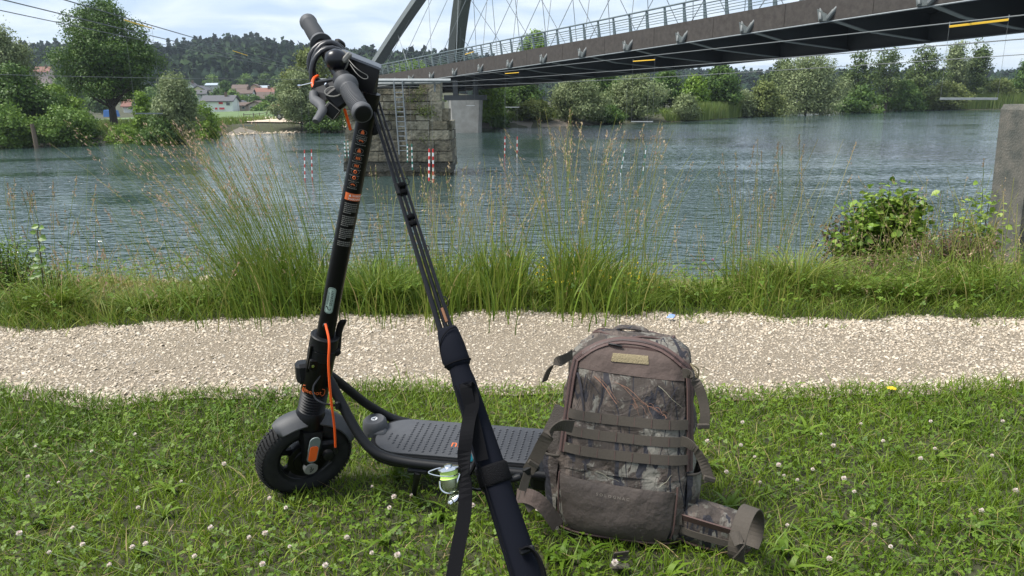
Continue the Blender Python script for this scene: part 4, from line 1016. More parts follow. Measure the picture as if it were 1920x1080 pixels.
# --- fender: curved shell over the wheel
def fender(c, a0, a1, R0, name, lift=0.0, w=.040):
    f = MB(); n = 16; m = 7; vs = []
    for i in range(n + 1):
        a = a0 + (a1 - a0) * i / n
        for layer in (0, 1):
            for j in range(m):
                t = -1 + 2 * j / (m - 1); end = 1 - .35 * (abs(2 * i / n - 1) ** 6)
                vs.append(wheelpt(a, R0 - .020 * t ** 2 - layer * .0035, t * w * end, c))
    k = 2 * m
    fs = []
    for i in range(n):
        for j in range(m - 1):
            a = i * k + j; fs.append((a, a + 1, a + k + 1, a + k)); b_ = a + m; fs.append((b_ + 1, b_, b_ + k, b_ + k + 1))
        for j in (0, m - 1): a = i * k + j; fs.append((a, a + m, a + k + m, a + k))
    for i in (0, n):
        for j in range(m - 1): a = i * k + j; fs.append((a, a + 1, a + m + 1, a + m))
    f.add(vs, fs); return f.build(name, K['fend'], sc, smooth=True)
fender(WC, .80, .05, .140, 'front_mudguard'); fender(WC, .0, -1.22, .142, 'front_mudguard')
fender(RW, .9, -1.3, .146, 'rear_mudguard')
# --- fork
hb = P(585, 762, 2.0) # bottom of the bellows
def ax(px, py): # closest point on the steering axis to this pixel
    r = ray(px, py).normalized(); w0 = P0 - ORG; b_ = SV.dot(r); d_ = SV.dot(w0); e_ = r.dot(w0); return P0 + SV * ((b_ * e_ - d_) / (1 - b_ * b_))
near = -av
axl = WC + near * .052
q = MB(); crown = ax(583, 772)
# near leg: plate narrowing to the axle
def plate(mb, rows, thick, nrm):
    """rows of (centre, width dir, half width)"""
    vs = []
    for c, wd, hw in rows:
        for s_, t_ in ((-1, -.5), (-.75, .5), (.75, .5), (1, -.5)): vs.append(V(c) + V(wd) * hw * s_ + V(nrm) * thick * t_)
    m = len(rows); fs = [(i * 4 + k, i * 4 + (k + 1) % 4, i * 4 + 4 + (k + 1) % 4, i * 4 + 4 + k) for i in range(m - 1) for k in range(4)] + [(0, 1, 2, 3), (m * 4 - 1, m * 4 - 2, m * 4 - 3, m * 4 - 4)]
    mb.add(vs, fs)
for side, nm in ((-1, 'fork_leg'), (1, 'fork_leg')):
    q = MB(); rows = []
    for t in np.linspace(0, 1, 9):
        c = (crown - SV * .035).lerp(WC, t) + av * side * (.034 + .022 * min(1, t * 2.2)) - SV * (.012 if t == 1 else 0)
        hw = .034 * (1 - .45 * t) if t < .95 else .014
        rows.append((c, fv, hw))
    plate(q, rows, .022, av * side); q.build(nm, K['black'], sc, smooth=True)
q = MB(); q.lathe(crown + SV * .0, -SV, [(-.012, .030), (0, .038), (.045, .044), (.060, .040)], 24); q.build('fork_crown', K['black'], sc, smooth=True)
# axle cap with its emblem
q = MB(); q.lathe(axl + near * .004, near, [(0, .019), (.010, .019), (.013, .016)], 24); cp_ = q.build('axle_cap', K['greyprint'], sc, smooth=True)
q = MB(); o_ = axl + near * .0175; 
q.ribbon([o_ + SV * .008 - fv * -.002, o_ - fv * .001, o_ - SV * .002 + fv * .004], near, .001, .0022); q.ribbon([o_ - SV * .009 + fv * .002, o_ - SV * .003 - fv * .004, o_ + SV * .003 - fv * .006], near, .001, .0022); q.build('emblem', K['glassd'], cp_)
# reflector plate on the near leg
def rounded(c, X, Y, w, h, r, nrm, th, k=5):
    pts = []
    for sx, sy, a0 in ((1, 1, 0), (-1, 1, 90), (-1, -1, 180), (1, -1, 270)):
        for j in range(k + 1):
            a = math.radians(a0 + 90 * j / k); pts.append(V(c) + V(X) * (sx * (w / 2 - r) + r * math.cos(a)) + V(Y) * (sy * (h / 2 - r) + r * math.sin(a)))
    m = MB(); m.prism(pts, V(nrm) * th); return m
rc = (crown - SV * .035).lerp(WC, .40) + near * (.034 + .022 * .88 + .0112)
sl_ = ((WC + near * .056) - (crown + near * .034)).normalized(); xx = -fv
rounded(rc, xx, SV, .028, .080, .0139, near, .003).build('reflector_plate', K['greyr'], sc)
rounded(rc - SV * .010 + near * .003, xx, SV, .021, .046, .006, near, .003).build('orange_reflector', K['orangel'], sc)
# bellows
q = MB(); b0, b1 = ax(583, 768), ax(589, 728); L_ = (b1 - b0).length; pr_ = []
for k in range(8): pr_ += [(L_ * k / 8, .030), (L_ * (k + .5) / 8, .0355)]
pr_.append((L_, .030)); q.lathe(b0, SV, pr_, 28); q.build('rubber_bellows', K['blackp'], sc, smooth=True, auto=80)
# head tube
h0, h1 = ax(589, 731), ax(598, 666); q = MB(); q.lathe(h0, SV, [(0, .033), (.004, .036), ((h1 - h0).length - .004, .035), ((h1 - h0).length, .034)], 32); q.build('head_tube', K['black'], sc, smooth=True)
# orange name plate on the head tube
def onstem(h, x, r):    # h above P0 along the axis, x sideways arc length towards the image right, r radius
    n0 = (-(M3 @ V((0, 0, -1)))); n0 = (n0 - SV * n0.dot(SV)).normalized(); t0 = SV.cross(n0)
    if t0.x < 0: t0 = -t0
    a = x / r; return P0 + SV * h + n0 * math.cos(a) * r + t0 * math.sin(a) * r
def hof(px, py): return (ax(px, py) - P0).dot(SV)
hh = hof(591, 724)
q = MB(); addtext(q, 'ninebot', .018, lambda u, v: onstem(hh - .003 + v, -.028 + u, .0366)); q.build('name_lettering', K['orprint'], sc)
q = MB(); pts = []
for sx, sy, a0 in ((1, 1, 0), (-1, 1, 90), (-1, -1, 180), (1, -1, 270)):
    for j in range(5): a = math.radians(a0 + 90 * j / 4); pts.append(onstem(hh + .003 + sy * .003 + .007 * math.sin(a), sx * .026 + .007 * math.cos(a) + .004, .0368))
q.tube(pts + [pts[0]], .0007, 4); q.build('name_outline', K['orprint'], sc)
# folding joint
j0, j1 = ax(598, 668), ax(603, 626); LJ = (j1 - j0).length
q = MB(); q.lathe(j0, SV, [(0, .034), (.002, .036), (LJ * .42, .036), (LJ * .44, .034), (LJ * .47, .034), (LJ * .49, .0365), (LJ * .9, .0355), (LJ * .96, .0365), (LJ, .034), (LJ, .0)], 32, cap=False); q.build('folding_joint', K['blackp'], sc, smooth=True)
q = MB(); q.tube([onstem(hof(590, 690), -.022, .036), onstem(hof(592, 640), -.022, .038)], .004, 6); q.build('joint_seam', K['black'], sc)
q = MB(); q.bbox(onstem(hof(593, 672), -.006, .0345), (.024, .012, .03), (av.cross(SV) * -1, -av, SV), .003); q.build('lock_plate', K['black'], sc)
q = MB(); q.lathe(onstem(hof(593, 673), -.008, .039), near, [(0, .005), (.004, .004)], 12); q.build('lock_button', K['chrome'], sc, smooth=True)
# quick release lever
q = MB(); lp = [P(632, 662, 1.95), P(634, 640, 1.94), P(636, 620, 1.93), P(641, 606, 1.92), P(649, 600, 1.91)]
q.tube(smoothpath(lp, 4), [.006] * 8 + [.0065] * 5 + [.006, .005, .003, .002], 8, flat=1.4); q.build('release_lever', K['blackp'], sc, smooth=True)
q = MB(); q.bbox(P(629, 655, 1.95), (.022, .018, .034), (V((1, 0, 0)), V((0, 1, 0)), V((0, 0, 1))), .005); q.lathe(P(629, 657, 1.945), near, [(-.012, .011), (.012, .011), (.015, .007)], 14); q.build('lever_hinge', K['blackp'], sc, smooth=True)
# stem
s0_, s1_ = hof(602, 650), SL + .075
q = MB(); n = 28; q.lathe(P0 + SV * s0_, SV, [(0, .0225), (s1_ - s0_, .0215)], n); q.build('stem', K['black'], sc, smooth=True)
# stickers on the stem
RS_ = .0232
def stick(name, h, x, pts2, m_, r=RS_):
    q = MB(); q.add([onstem(h + b_, x + a, r) for a, b_ in pts2], [tuple(range(len(pts2)))]); return q
q = MB()
def arc_rect(mb, h0, h1, x0, x1, r, n=8):
    vs = []; 
    for hcur in (h0, h1):
        for k in range(n + 1): vs.append(onstem(hcur, x0 + (x1 - x0) * k / n, r))
    mb.add(vs, [(k, k + 1, n + 2 + k, n + 1 + k) for k in range(n)])
def textbars(mb, h, x0, x1, th, sd):
    """a line of print too small to read: word-long dashes"""
    r = random.Random(sd); x = x0
    while x < x1 - .001:
        w = min(r.uniform(.0016, .0052), x1 - x); mb.add([onstem(h + b_, x + a, RS_ + .0003) for a, b_ in ((0, 0), (w, 0), (w, th), (0, th))], [(0, 1, 2, 3)]); x += w + .0009
icon_py = [246, 262, 280, 294, 308, 319, 330, 343]
icx = .004
fine = MB(); ic = MB()
for k, py in enumerate(icon_py):
    h_ = hof(676 - (py - 240) * .19, py) + .004
    ell = [onstem(h_ + .0058 * math.sin(a), icx + .0095 * math.cos(a), RS_ + .0002) for a in np.linspace(0, 2 * math.pi, 17)]
    fine.tube(ell, .00035, 3)
    # little pictogram: ring, flame, bolt, hand, wheel ...
    if k in (0, 2): ic.add([onstem(h_ + b_, icx + a, RS_ + .0004) for a, b_ in ((-.004, -.004), (.004, -.004), (.0035, .001), (0, .006), (-.0035, .001))], [(0, 1, 2, 3, 4)])
    elif k in (1, 7):
        for j in range(5): ic.add([onstem(h_ - .003 + (.003 + dj) * math.sin(a), icx + (.003 + dj) * math.cos(a), RS_ + .0004) for a in (.3 + j * .5, .7 + j * .5) for dj in (0, .003)], [(0, 1, 3, 2)])
    elif k in (3, 4): 
        for a, b_ in ((-.003, 0), (0.0005, 0), (.004, 0)): ic.add([onstem(h_ + y_, icx + a + x_, RS_ + .0004) for x_, y_ in ((-.0012, -.003), (.0012, -.003), (.0012, .003), (-.0012, .003))], [(0, 1, 2, 3)])
    else:
        ic.tube([onstem(h_ + .0032 * math.sin(a), icx + .0032 * math.cos(a), RS_ + .0004) for a in np.linspace(0, 2 * math.pi, 13)], .001, 4)
    for j in range(3 if k == 0 else 1):
        textbars(fine, h_ - .0098 - .004 * j, icx - .0125, icx + .0125, .0015, k * 5 + j)
fine.build('sticker_fine_print', K['greyprint'], sc); ic.build('sticker_pictograms', K['orprint'], sc)
hw_ = hof(656, 363); q = MB(); arc_rect(q, hw_ - .009, hw_ + .0085, -.010, .030, RS_ + .0002); q.build('warning_label', K['orprint'], sc)
q = MB(); addtext(q, '▲ WARNUNG', .0075, lambda u, v: onstem(hw_ + .0005 + v, -.001 + u * .9, RS_ + .0006)); addtext(q, 'WARNING', .0075, lambda u, v: onstem(hw_ - .0075 + v, -.001 + u * .9, RS_ + .0006)); q.build('warning_lettering', K['wht'], sc)
q = MB(); h_ = hof(650, 376)
for k in range(24):
    if k % 7 == 6: continue
    textbars(q, h_ - .0046 * k, -.007, .025 if k % 7 < 5 else .012, .0022, 100 + k)
q.build('instruction_text', K['greyprint'], sc)
q = MB(); h_ = hof(625, 557)
pts = []
for sx, sy, a0 in ((1, 1, 0), (-1, 1, 90), (-1, -1, 180), (1, -1, 270)):
    for j in range(6): a = math.radians(a0 + 90 * j / 5); pts.append((sx * .002 + .0085 * math.cos(a), sy * .027 + .0085 * math.sin(a)))
vs = [onstem(h_, .002, RS_ + .0005)] + [onstem(h_ + b_, .002 + a, RS_ + .0005) for a, b_ in pts]
bdg = MB(); bdg.add(vs, [(0, 1 + k, 1 + (k + 1) % len(pts)) for k in range(len(pts))]); bdg = bdg.build('oval_badge', K['badge'], sc)
q = MB(); ring = [onstem(h_ + b_ * .95, .002 + a * .88, RS_ + .0009) for a, b_ in pts]; q.tube(ring + [ring[0]], .0004, 4)
addtext(q, 'SEGWAY', .0105, lambda u, v: onstem(h_ - .014 + u, .0085 - v, RS_ + .0009)); addtext(q, 'POWERED BY', .0056, lambda u, v: onstem(h_ - .012 + u, -.0015 - v, RS_ + .0009))
q.tube([onstem(h_ - .018, -.002, RS_ + .0009), onstem(h_ - .024, 0, RS_ + .0009), onstem(h_ - .026, .006, RS_ + .0009), onstem(h_ - .021, .007, RS_ + .0009)], .0009, 4)
q.lathe(onstem(h_ - .018, -.004, RS_), near, [(0, .0018), (.0015, .0018)], 10); q.build('badge_lettering', K['glassd'], bdg)
# light box on the head tube front
q = MB(); c = P(568, 697, 1.97); q.bbox(c, (.036, .05, .054), (V((.93, .37, 0)), V((-.37, .93, 0)), V((0, 0, 1))), .008); fl = q.build('front_light_housing', K['blackp'], sc)
# --- orange brake cable and black cable
oc = [onstem(hof(620, 600), .002, .026), P(617, 640, 1.87), P(616, 680, 1.88), P(618, 720, 1.90), P(622, 760, 1.93), P(627, 800, 1.97), P(629, 838, 2.0)]
q = MB(); q.tube(smoothpath(oc, 8), .0031, 8); q.build('orange_brake_cable', K['orange'], sc, smooth=True)
q = MB(); q.lathe(onstem(hof(619, 604), .002, .0225), near, [(0, .008), (.004, .007), (.006, .003)], 12); q.tube([oc[-1], P(630, 850, 2.01)], .0045, 8); q.build('cable_ferrule', K['blackp'], sc, smooth=True)
q = MB(); q.tube(smoothpath([P(609, 680, 1.93), P(600, 705, 1.93), P(588, 725, 1.93), P(590, 745, 1.93), P(606, 756, 1.93), P(622, 759, 1.94), P(632, 762, 1.95)], 6), .0024, 6); q.build('black_cable', K['cable'], sc, smooth=True)
q = MB(); q.bbox(P(633, 760, 1.945), (.012, .012, .022), None, .003); q.build('cable_clip', K['blackp'], sc)
# brake caliper behind the fork
q = MB(); q.bbox(P(612, 838, 2.03), (.05, .02, .045), (fv, av, SV), .008); q.lathe(P(614, 850, 2.01), near, [(0, .014), (.012, .014), (.014, .01)], 14); q.tube([P(622, 866, 2.0), P(603, 881, 1.99)], .0015, 5); q.build('brake_caliper', K['blackp'], sc, smooth=True)
# --- frame tubes
na = [P(604, 700, 1.985), P(617, 712, 1.97), P(636, 748, 1.965), P(656, 786, 1.96), P(678, 822, 1.955), P(704, 848, 1.95), P(742, 862, 1.945), P(800, 871, 1.935), P(900, 880, 1.915), P(1000, 889, 1.89), P(1080, 896, 1.87)]
q = MB(); q.tube(smoothpath(na, 5), .0128, 12); q.build('frame_tube', K['blackp'], sc, smooth=True)
nb_ = [P(606, 698, 2.02), P(622, 706, 2.03), P(648, 726, 2.08), P(680, 752, 2.13), P(705, 768, 2.17), P(740, 786, 2.2), P(800, 800, 2.2)]
q = MB(); q.tube(smoothpath(nb_, 5), .0128, 12); q.build('frame_tube', K['blackp'], sc, smooth=True)
# --- deck
def DP(px, py, near_frac): z = .128 + .030 * (1 - near_frac); return G(px, py, z)
fl_ = G(722, 781, .158); fr_ = G(1032, 804, .158); nl_ = G(735, 855, .128); nr_ = G(1030, 880, .128)
e1 = ((fr_ - fl_).normalized() + (nr_ - nl_).normalized()).normalized(); e2 = (fl_ - nl_); e2 = (e2 - e1 * e2.dot(e1)); DWD = e2.length; e2.normalize(); e3 = e1.cross(e2).normalized()
if e3.z < 0: e3 = -e3
D0 = (fl_ + nl_) / 2 - e1 * .0      # centre of the front end
print('deck width', DWD, 'e1', e1[:], 'e2', e2[:])
DLn = .57; hwD = DWD / 2
def dpt(u, v, h=0.0): return D0 + e1 * u + e2 * v + e3 * h
def deck_outline(ins, u0, u1):
    pts = []; R = .085
    for k in range(9):
        a = math.pi * (1 - k / 8) ; 
    # front: rounded, drawn out to a nose; rear: round
    left = [(u0 + R * (1 - math.cos(t)), (hwD - ins) - R * .8 * (1 - math.sin(t))) for t in np.linspace(0, math.pi / 2, 8)]
    top = [(u0 + R * (1 - math.cos(t)), hwD - ins - R * .8 * (1 - math.sin(t))) for t in np.linspace(0.0, math.pi / 2, 8)]
    ptsN = [(u, -v) for u, v in reversed(top)]
    rear = [(u1 - .04 * (1 - math.sin(t)) , (hwD - ins) - .04 * (1 - math.cos(t))) for t in np.linspace(0, math.pi / 2, 6)]
    o = top + rear + [(u, -v) for u, v in reversed(rear)] + ptsN
    return o
base_o = deck_outline(0, -.045, DLn); q = MB()
lay = [(0, -.002), (0, -.018), (-.010, -.040), (.02, -.050)]
vs = []; m = len(base_o)
cen_u = DLn / 2
for ins, h in ((.004, 0), (0, -.006), (0, -.030), (.012, -.044)):
    for u, v in base_o:
        su = 1 - ins / .3; vs.append(dpt(cen_u + (u - cen_u) * su, v * (1 - ins / hwD), h))
q.add(vs, [(i * m + k, i * m + (k + 1) % m, (i + 1) * m + (k + 1) % m, (i + 1) * m + k) for i in range(3) for k in range(m)] + [tuple(range(m)), tuple(range(3 * m, 4 * m))])
q.build('deck_body', K['blackp'], sc, smooth=True)
mat_o = deck_outline(.010, -.030, DLn - .02); q = MB(); vs = []; m = len(mat_o)
for ins, h in ((0, .0005), (0, .0045), (.002, .006)):
    for u, v in mat_o: vs.append(dpt(cen_u + (u - cen_u) * (1 - ins / .3), v * (1 - ins / hwD), h))
q.add(vs, [(i * m + k, i * m + (k + 1) % m, (i + 1) * m + (k + 1) % m, (i + 1) * m + k) for i in range(2) for k in range(m)] + [tuple(range(2 * m, 3 * m))])
dm = q.build('deck_mat', K['mat'], sc, smooth=True)
q = MB(); nu, nv = 34, 12
for i in range(nu):
    for j in range(nv):
        u = .012 + i * .0185; v = -hwD + .022 + (j + (i % 2) * .5) * (2 * hwD - .044) / nv
        if abs(v) > hwD - .018 or u > DLn - .03: continue
        if u < .07 and abs(v) > hwD - .018 - .05 * (1 - u / .07): continue
        if u < .055 and v > .0 : continue
        if .182 < u < .32 and -.040 < v < -.006: continue
        w = .0058
        q.add([dpt(u - .0018, v - w, .0060), dpt(u + .0034, v, .0060), dpt(u - .0018, v + w, .0060), dpt(u - .0036, v + w * .9, .0084), dpt(u + .0006, v, .0090), dpt(u - .0036, v - w * .9, .0084), dpt(u - .006, v, .006)],
              [(0, 1, 4, 5), (1, 2, 3, 4), (5, 4, 6), (4, 3, 6)])
q.build('deck_studs', K['mat'], dm, kind='stuff')
q = MB(); addtext(q, 'ninebot', .040, lambda u, v: dpt(.188 + u * .95, -.036 + v, .0066)); q.build('deck_lettering', K['orprint'], dm)
# round cap at the deck front
pc_ = G(702, 788, .176); q = MB(); q.lathe(pc_ - e3 * .035, e3, [(0, .036), (.02, .035), (.034, .0325), (.040, .027)], 28)
q.bbox(pc_ + e1 * .012 - e3 * .026 - e2 * .02, (.055, .03, .02), (e1, e2, e3), .006); pk = q.build('deck_nose_cap', K['grip'], sc, smooth=True)
q = MB(); pw = pc_ + e3 * .0056 ; q.lathe(pw - e3 * .001, e3, [(0, .0092), (.0012, .0092)], 20); q.build('round_logo', K['wht'], pk)
q = MB(); q.tube([pw + e3 * .001 + e1 * -.004 - e2 * .004, pw + e3 * .001 + e1 * .0 - e2 * .0, pw + e3 * .001 + e1 * .004 + e2 * .004], .001, 4); q.tube([pw + e3 * .001 + e1 * .004 - e2 * .003, pw + e3 * .001 + e1 * .001 - e2 * .005], .001, 4); q.build('logo_mark', K['glassd'], pk)
# kickstand
q = MB(); q.bbox(P(785, 879, 1.95), (.055, .03, .014), (e1, e2, e3), .004); q.build('kickstand_mount', K['blackp'], sc)
q = MB(); a_, b_ = P(784, 884, 1.94), G(774, 934, .0); q.tube([a_, a_.lerp(b_, .5), b_], [.010, .008, .006], 8); q.lathe(b_, (a_ - b_), [(0, .009), (.02, .009), (.03, .006)], 10); q.build('kickstand', K['blackp'], sc, smooth=True)
q = MB(); q.bbox(P(1035, 888, 1.95), (.10, .10, .05), (e1, e2, e3), .01); q.build('rear_fork_block', K['blackp'], sc)
# --- handlebar
bx = (HF - HN).normalized(); BL = (HF - HN).length
q = MB(); q.tube([HN + bx * .02, HF - bx * .02], .0145, 16); q.build('handlebar', K['black'], sc, smooth=True)
def grip(o, d, ln, name='handgrip'):
    prof = [(0, .001), (0, .0188), (.003, .0208), (.012, .0212), (.016, .0192)]
    k = 19; s_, e_ = .018, ln - .022
    for i in range(k): x0 = s_ + (e_ - s_) * i / k; r = .0180 + .0012 * math.sin(i / k * 3.14); prof += [(x0, r + .0008), (x0 + (e_ - s_) / k * .5, r + .0008), (x0 + (e_ - s_) / k * .6, r - .0010), (x0 + (e_ - s_) / k * .9, r - .0010)]
    prof += [(ln - .018, .0195), (ln - .012, .0245), (ln - .004, .0265), (ln, .0265), (ln, .0140)]
    m = MB(); m.lathe(o, d, prof, 30, cap=False); g = m.build(name, K['grip'], sc, smooth=True); 
    m = MB(); m.lathe(o - d * .0005, -d, [(-.004, .0165), (.0005, .0165), (.001, .015), (.001, 0.0001)], 26, cap=False); m.build('end_cap', K['blackp'], g, smooth=True)
    return g
grip(HN, bx, .135); grip(HF, -bx, .145)
# small bits: clamp ring and lever bracket next to the near grip
nb = HN + bx * .155; q = MB(); q.lathe(nb - bx * .012, bx, [(0, .0175), (.003, .021), (.024, .021), (.027, .0175)], 24)
q.build('lever_clamp', K['blackp'], sc, smooth=True)
q = MB(); q.prism([P(640, 146, 1.63), P(652, 160, 1.62), P(618, 178, 1.63), P(604, 196, 1.64), P(588, 186, 1.66), P(583, 168, 1.67), P(590, 154, 1.66), P(606, 152, 1.65)], V((.006, .024, .006))); q.build('brake_lever_bracket', K['blackp'], sc)
q = MB(); q.lathe(P(612, 159, 1.645), near, [(0, .005), (.004, .004)], 12); q.build('pivot_bolt', K['chrome'], sc, smooth=True)
q = MB(); q.tube(smoothpath([P(588, 174, 1.65), P(589, 186, 1.64), P(601, 196, 1.62), P(605, 206, 1.60), P(600, 216, 1.58), P(592, 228, 1.565)], 5), [.010] * 6 + [.012] * 6 + [.010] * 8 + [.009] * 5 + [.007], 10, flat=.8); q.build('brake_lever', K['grip'], sc, smooth=True)
q = MB(); q.tube(smoothpath([P(590, 168, 1.67), P(586, 158, 1.68), P(588, 148, 1.70), P(596, 142, 1.72)], 5), .0035, 8); q.tube(smoothpath([P(646, 205, 1.66), P(651, 222, 1.68), P(657, 243, 1.70)], 5), .0034, 8); q.build('orange_cable_end', K['orange'], sc, smooth=True)
q = MB(); q.tube([P(562, 161, 1.66), P(585, 155.5, 1.66)], .0016, 6); q.lathe(P(562, 161, 1.66), V((-1, 0, 0)), [(-.002, .003), (.004, .003)], 8); q.build('lever_pin', K['chrome'], sc)
# lighting switch box under the bar
q = MB(); c = P(633, 184, 1.63); q.bbox(c, (.035, .04, .045), (V((.8, .1, .58)).normalized(), V((-.1, .99, 0)).normalized(), V((-.58, 0, .81)).normalized()), .006); q.build('switch_box', K['blackp'], sc)
q = MB(); c = P(623, 208, 1.62); q.bbox(c, (.030, .03, .026), (V((.75, .1, -.65)).normalized(), V((-.1, .99, 0)), V((.65, 0, .75)).normalized()), .003); q.build('indicator_box', K['blackp'], sc)
q = MB(); pts = [c + V((.75, .1, -.65)).normalized() * .0145 * a + V((.65, 0, .75)).normalized() * .0125 * b_ + V((0, -.0155, 0)) for a, b_ in ((-1, -1), (1, -1), (1, 1), (-1, 1), (-1, -1))]
q.tube(pts, .0009, 4); q.build('indicator_rim', K['greyprint'], sc)
q = MB(); q.tube([P(625, 172 + k * 0, 1.61) + V((.018 * math.cos(a), 0.004 * math.sin(a), .010 * math.sin(a))) for a in np.linspace(0, 6.28, 14) for k in (0,)], .0016, 6); q.build('metal_ring', K['greyprint'], sc, smooth=True)
# display housing on top of the stem
T0 = [P(638, 104, 1.64), P(712, 130, 1.62), P(708, 124, 1.70), P(655, 98, 1.74)]   # top plate corners: near left, near right, far right, far left
T0 = [P(634, 101, 1.68), P(712, 131, 1.66), P(713, 124, 1.73), P(640, 94, 1.76)]
low = [P(640, 128, 1.68), P(687, 214, 1.70), P(702, 212, 1.74), P(650, 130, 1.75)]
q = MB(); q.add([*T0, *low], [(0, 1, 5, 4), (1, 2, 6, 5), (2, 3, 7, 6), (3, 0, 4, 7), (4, 5, 6, 7), (3, 2, 1, 0)])
dh = q.build('display_housing', K['blackp'], sc)
up_ = (T0[1] - T0[0]).cross(T0[3] - T0[0]).normalized(); up_ = up_ if up_.z > 0 else -up_
cc_ = sum(T0, V((0, 0, 0))) / 4
o_ = [cc_ + (p - cc_) * 1.03 for p in T0]; q = MB(); q.prism(o_, up_ * .0045); q.build('display_panel', mat('silvery_display_edge', (.05, .058, .075), .45), dh)
q = MB(); o2 = [cc_ + (p - cc_) * .92 + up_ * .0048 for p in T0]; q.add(o2, [(0, 1, 2, 3)]); q.build('display_glass', K['glassd'], dh)
q = MB(); q.lathe(P(700, 240, 1.73), V((.1, -1, .1)), [(-.008, .015), (.006, .017), (.009, .012)], 18); q.build('rear_hook', K['blackp'], sc, smooth=True)
# bell / throttle dome
bc = P(629, 112, 1.66); q = MB(); q.lathe(bc, (V((-.55, -.8, .2))), [(-.026, .014), (-.021, .0215), (-.006, .0238), (.006, .0225), (.016, .017), (.022, .009), (.023, .0001)], 32, cap=False); q.build('bell', K['glassd'], sc, smooth=True, auto=85)
q = MB(); q.lathe(bc - V((-.55, -.8, .2)).normalized() * .017, V((-.55, -.8, .2)), [(0, .0240), (.002, .0246), (.004, .0240)], 26); q.build('bell_rim', K['greyprint'], sc, smooth=True)
q = MB(); q.bbox(P(632, 127, 1.68), (.016, .02, .024), None, .004); q.build('bell_clamp', K['grip'], sc)
q = MB(); q.tube(smoothpath([P(652, 110, 1.65), P(664, 124, 1.63), P(676, 134, 1.63), P(688, 141, 1.64), P(689, 147, 1.64), P(680, 147, 1.64), P(668, 137, 1.64), P(656, 120, 1.65)], 5), .0009, 6); q.build('wrist_cord', K['greyprint'], sc, smooth=True)
q = MB(); q.bbox(P(650, 108, 1.65), (.012, .012, .026), (V((.7, 0, -.7)), V((0, 1, 0)), V((.7, 0, .7))), .003); q.build('cord_lock', K['greyprint'], sc)
q = MB(); q.lathe(P(636, 84, 1.79), V((.5, .3, .8)), [(-.01, .013), (.006, .014), (.010, .010)], 18); q.build('thumb_throttle', K['blackp'], sc, smooth=True)
# --- cable lock coiled round the bar (a thing of its own)
lk = empty('cable_lock', P(612, 120, 1.73), 'black plastic coated lock cable coiled in loops around the scooter handlebar', 'cable lock')
q = MB(); pts = []
cb = P(616, 124, 1.745)
for i in range(4 * 20 + 1):
    a = 2 * math.pi * i / 20; k = i / 20.0
    c = cb + bx * (-.028 + .0165 * k) + V((.002 * k, 0, 0)); X_ = V((.93, .35, -.1)).normalized(); Y_ = V((.12, .1, .98)).normalized()
    pts.append(c + X_ * (.040 + .004 * math.sin(k * 2.3)) * math.cos(a) + Y_ * (.052 + .004 * math.sin(k * 3.1)) * math.sin(a) + V((.0, 0, -.006)))
q.tube(pts, .0064, 10); q.build('coil', K['cable'], lk, smooth=True)
q = MB(); q.bbox(cb + V((-.002, .01, -.05)), (.022, .03, .028), None, .005); q.build('lock_body', K['blackp'], lk)
# ================================================================== fishing rod in its sleeve, leaning on the scooter
K['neo'] = mat('black_neoprene', (.005, .006, .0105), .85, spec=.12, bump=(900, .25, .0006))
K['web'] = mat('black_webbing', (.004, .004, .005), .85, spec=.12, bump=(1200, .5, .0006))
K['fluff'] = mat('black_loop_pile', (.008, .008, .009), 1.0, spec=.1, bump=(500, 1, .003))
K['blank'] = mat('carbon_blank', (.006, .006, .008), .28, spec=.3)
K['line'] = mat('lime_fishing_line', (.50, .72, .18), .5)
K['teal'] = mat('teal_detail', (.02, .35, .42), .4)
RT = P(703, 190, 1.71); RB = P(1052, 1300, 1.38)
RD = (RB - RT).normalized(); RL = (RB - RT).length
def rfrac(py):  # point on the rod axis seen at image row py
    lo, hi = 0.0, 1.0
    for _ in range(40):
        m_ = (lo + hi) / 2
        if proj(RT.lerp(RB, m_))[1] < py: lo = m_
        else: hi = m_
    return RT.lerp(RB, lo)
rod = empty('fishing_rod', RB, 'black multi piece fishing rod in a neoprene sleeve with reel, leaning on the scooter handlebar', 'fishing rod')
vw = (ORG - rfrac(800)).normalized(); rx = RD.cross(vw).normalized(); 
if rx.x < 0: rx = -rx
rn = rx.cross(RD).normalized()
if rn.dot(vw) < 0: rn = -rn
def rp(py, x=0.0, n=0.0): return rfrac(py) + rx * x + rn * n
for x0, x1, r0, r1, n_ in ((-.010, -.013, .0036, .0062, .004), (-.001, .000, .0030, .0052, 0), (.008, .010, .0026, .0046, .002)):
    q = MB(); q.tube([rp(178, x0, n_), rp(300, x0 * 1.05, n_), rp(460, (x0 + x1) / 2, n_), rp(640, x1, n_)], [r0, r0 * 1.1, (r0 + r1) / 2, r1], 10); q.build('rod_section', K['blank'], rod, smooth=True)
for py, w in ((349, .022), (361, .019), (407, .018), (419, .017)):
    q = MB(); c = rp(py, -.001, .001); q.lathe(c - RD * .004, RD, [(0, w * .5), (.002, w * .56), (.007, w * .56), (.009, w * .5)], 14); q.build('rubber_band', K['fluff'], rod, smooth=True)
q = MB(); q.bbox(rp(355, -.010, .006), (.010, .014, .030), (rx, rn, RD), .003); q.build('tip_guard', K['blackp'], rod)
for py, x_, r in ((240, .012, .010), (345, .014, .007), (470, .012, .006), (570, .014, .009)):
    q = MB(); c = rp(py, x_, .004); q.tube([c + rx * r * math.cos(a) * .7 + RD * r * math.sin(a) * 1.2 for a in np.linspace(0, 6.283, 15)], .0011, 6); q.build('line_guide', K['blackp'], rod, smooth=True)
q = MB(); q.tube([rp(580, .004, .006), rp(606, .005, .006)], .0032, 8); q.build('brown_winding', mat('brown_cork', (.20, .09, .04), .7), rod)
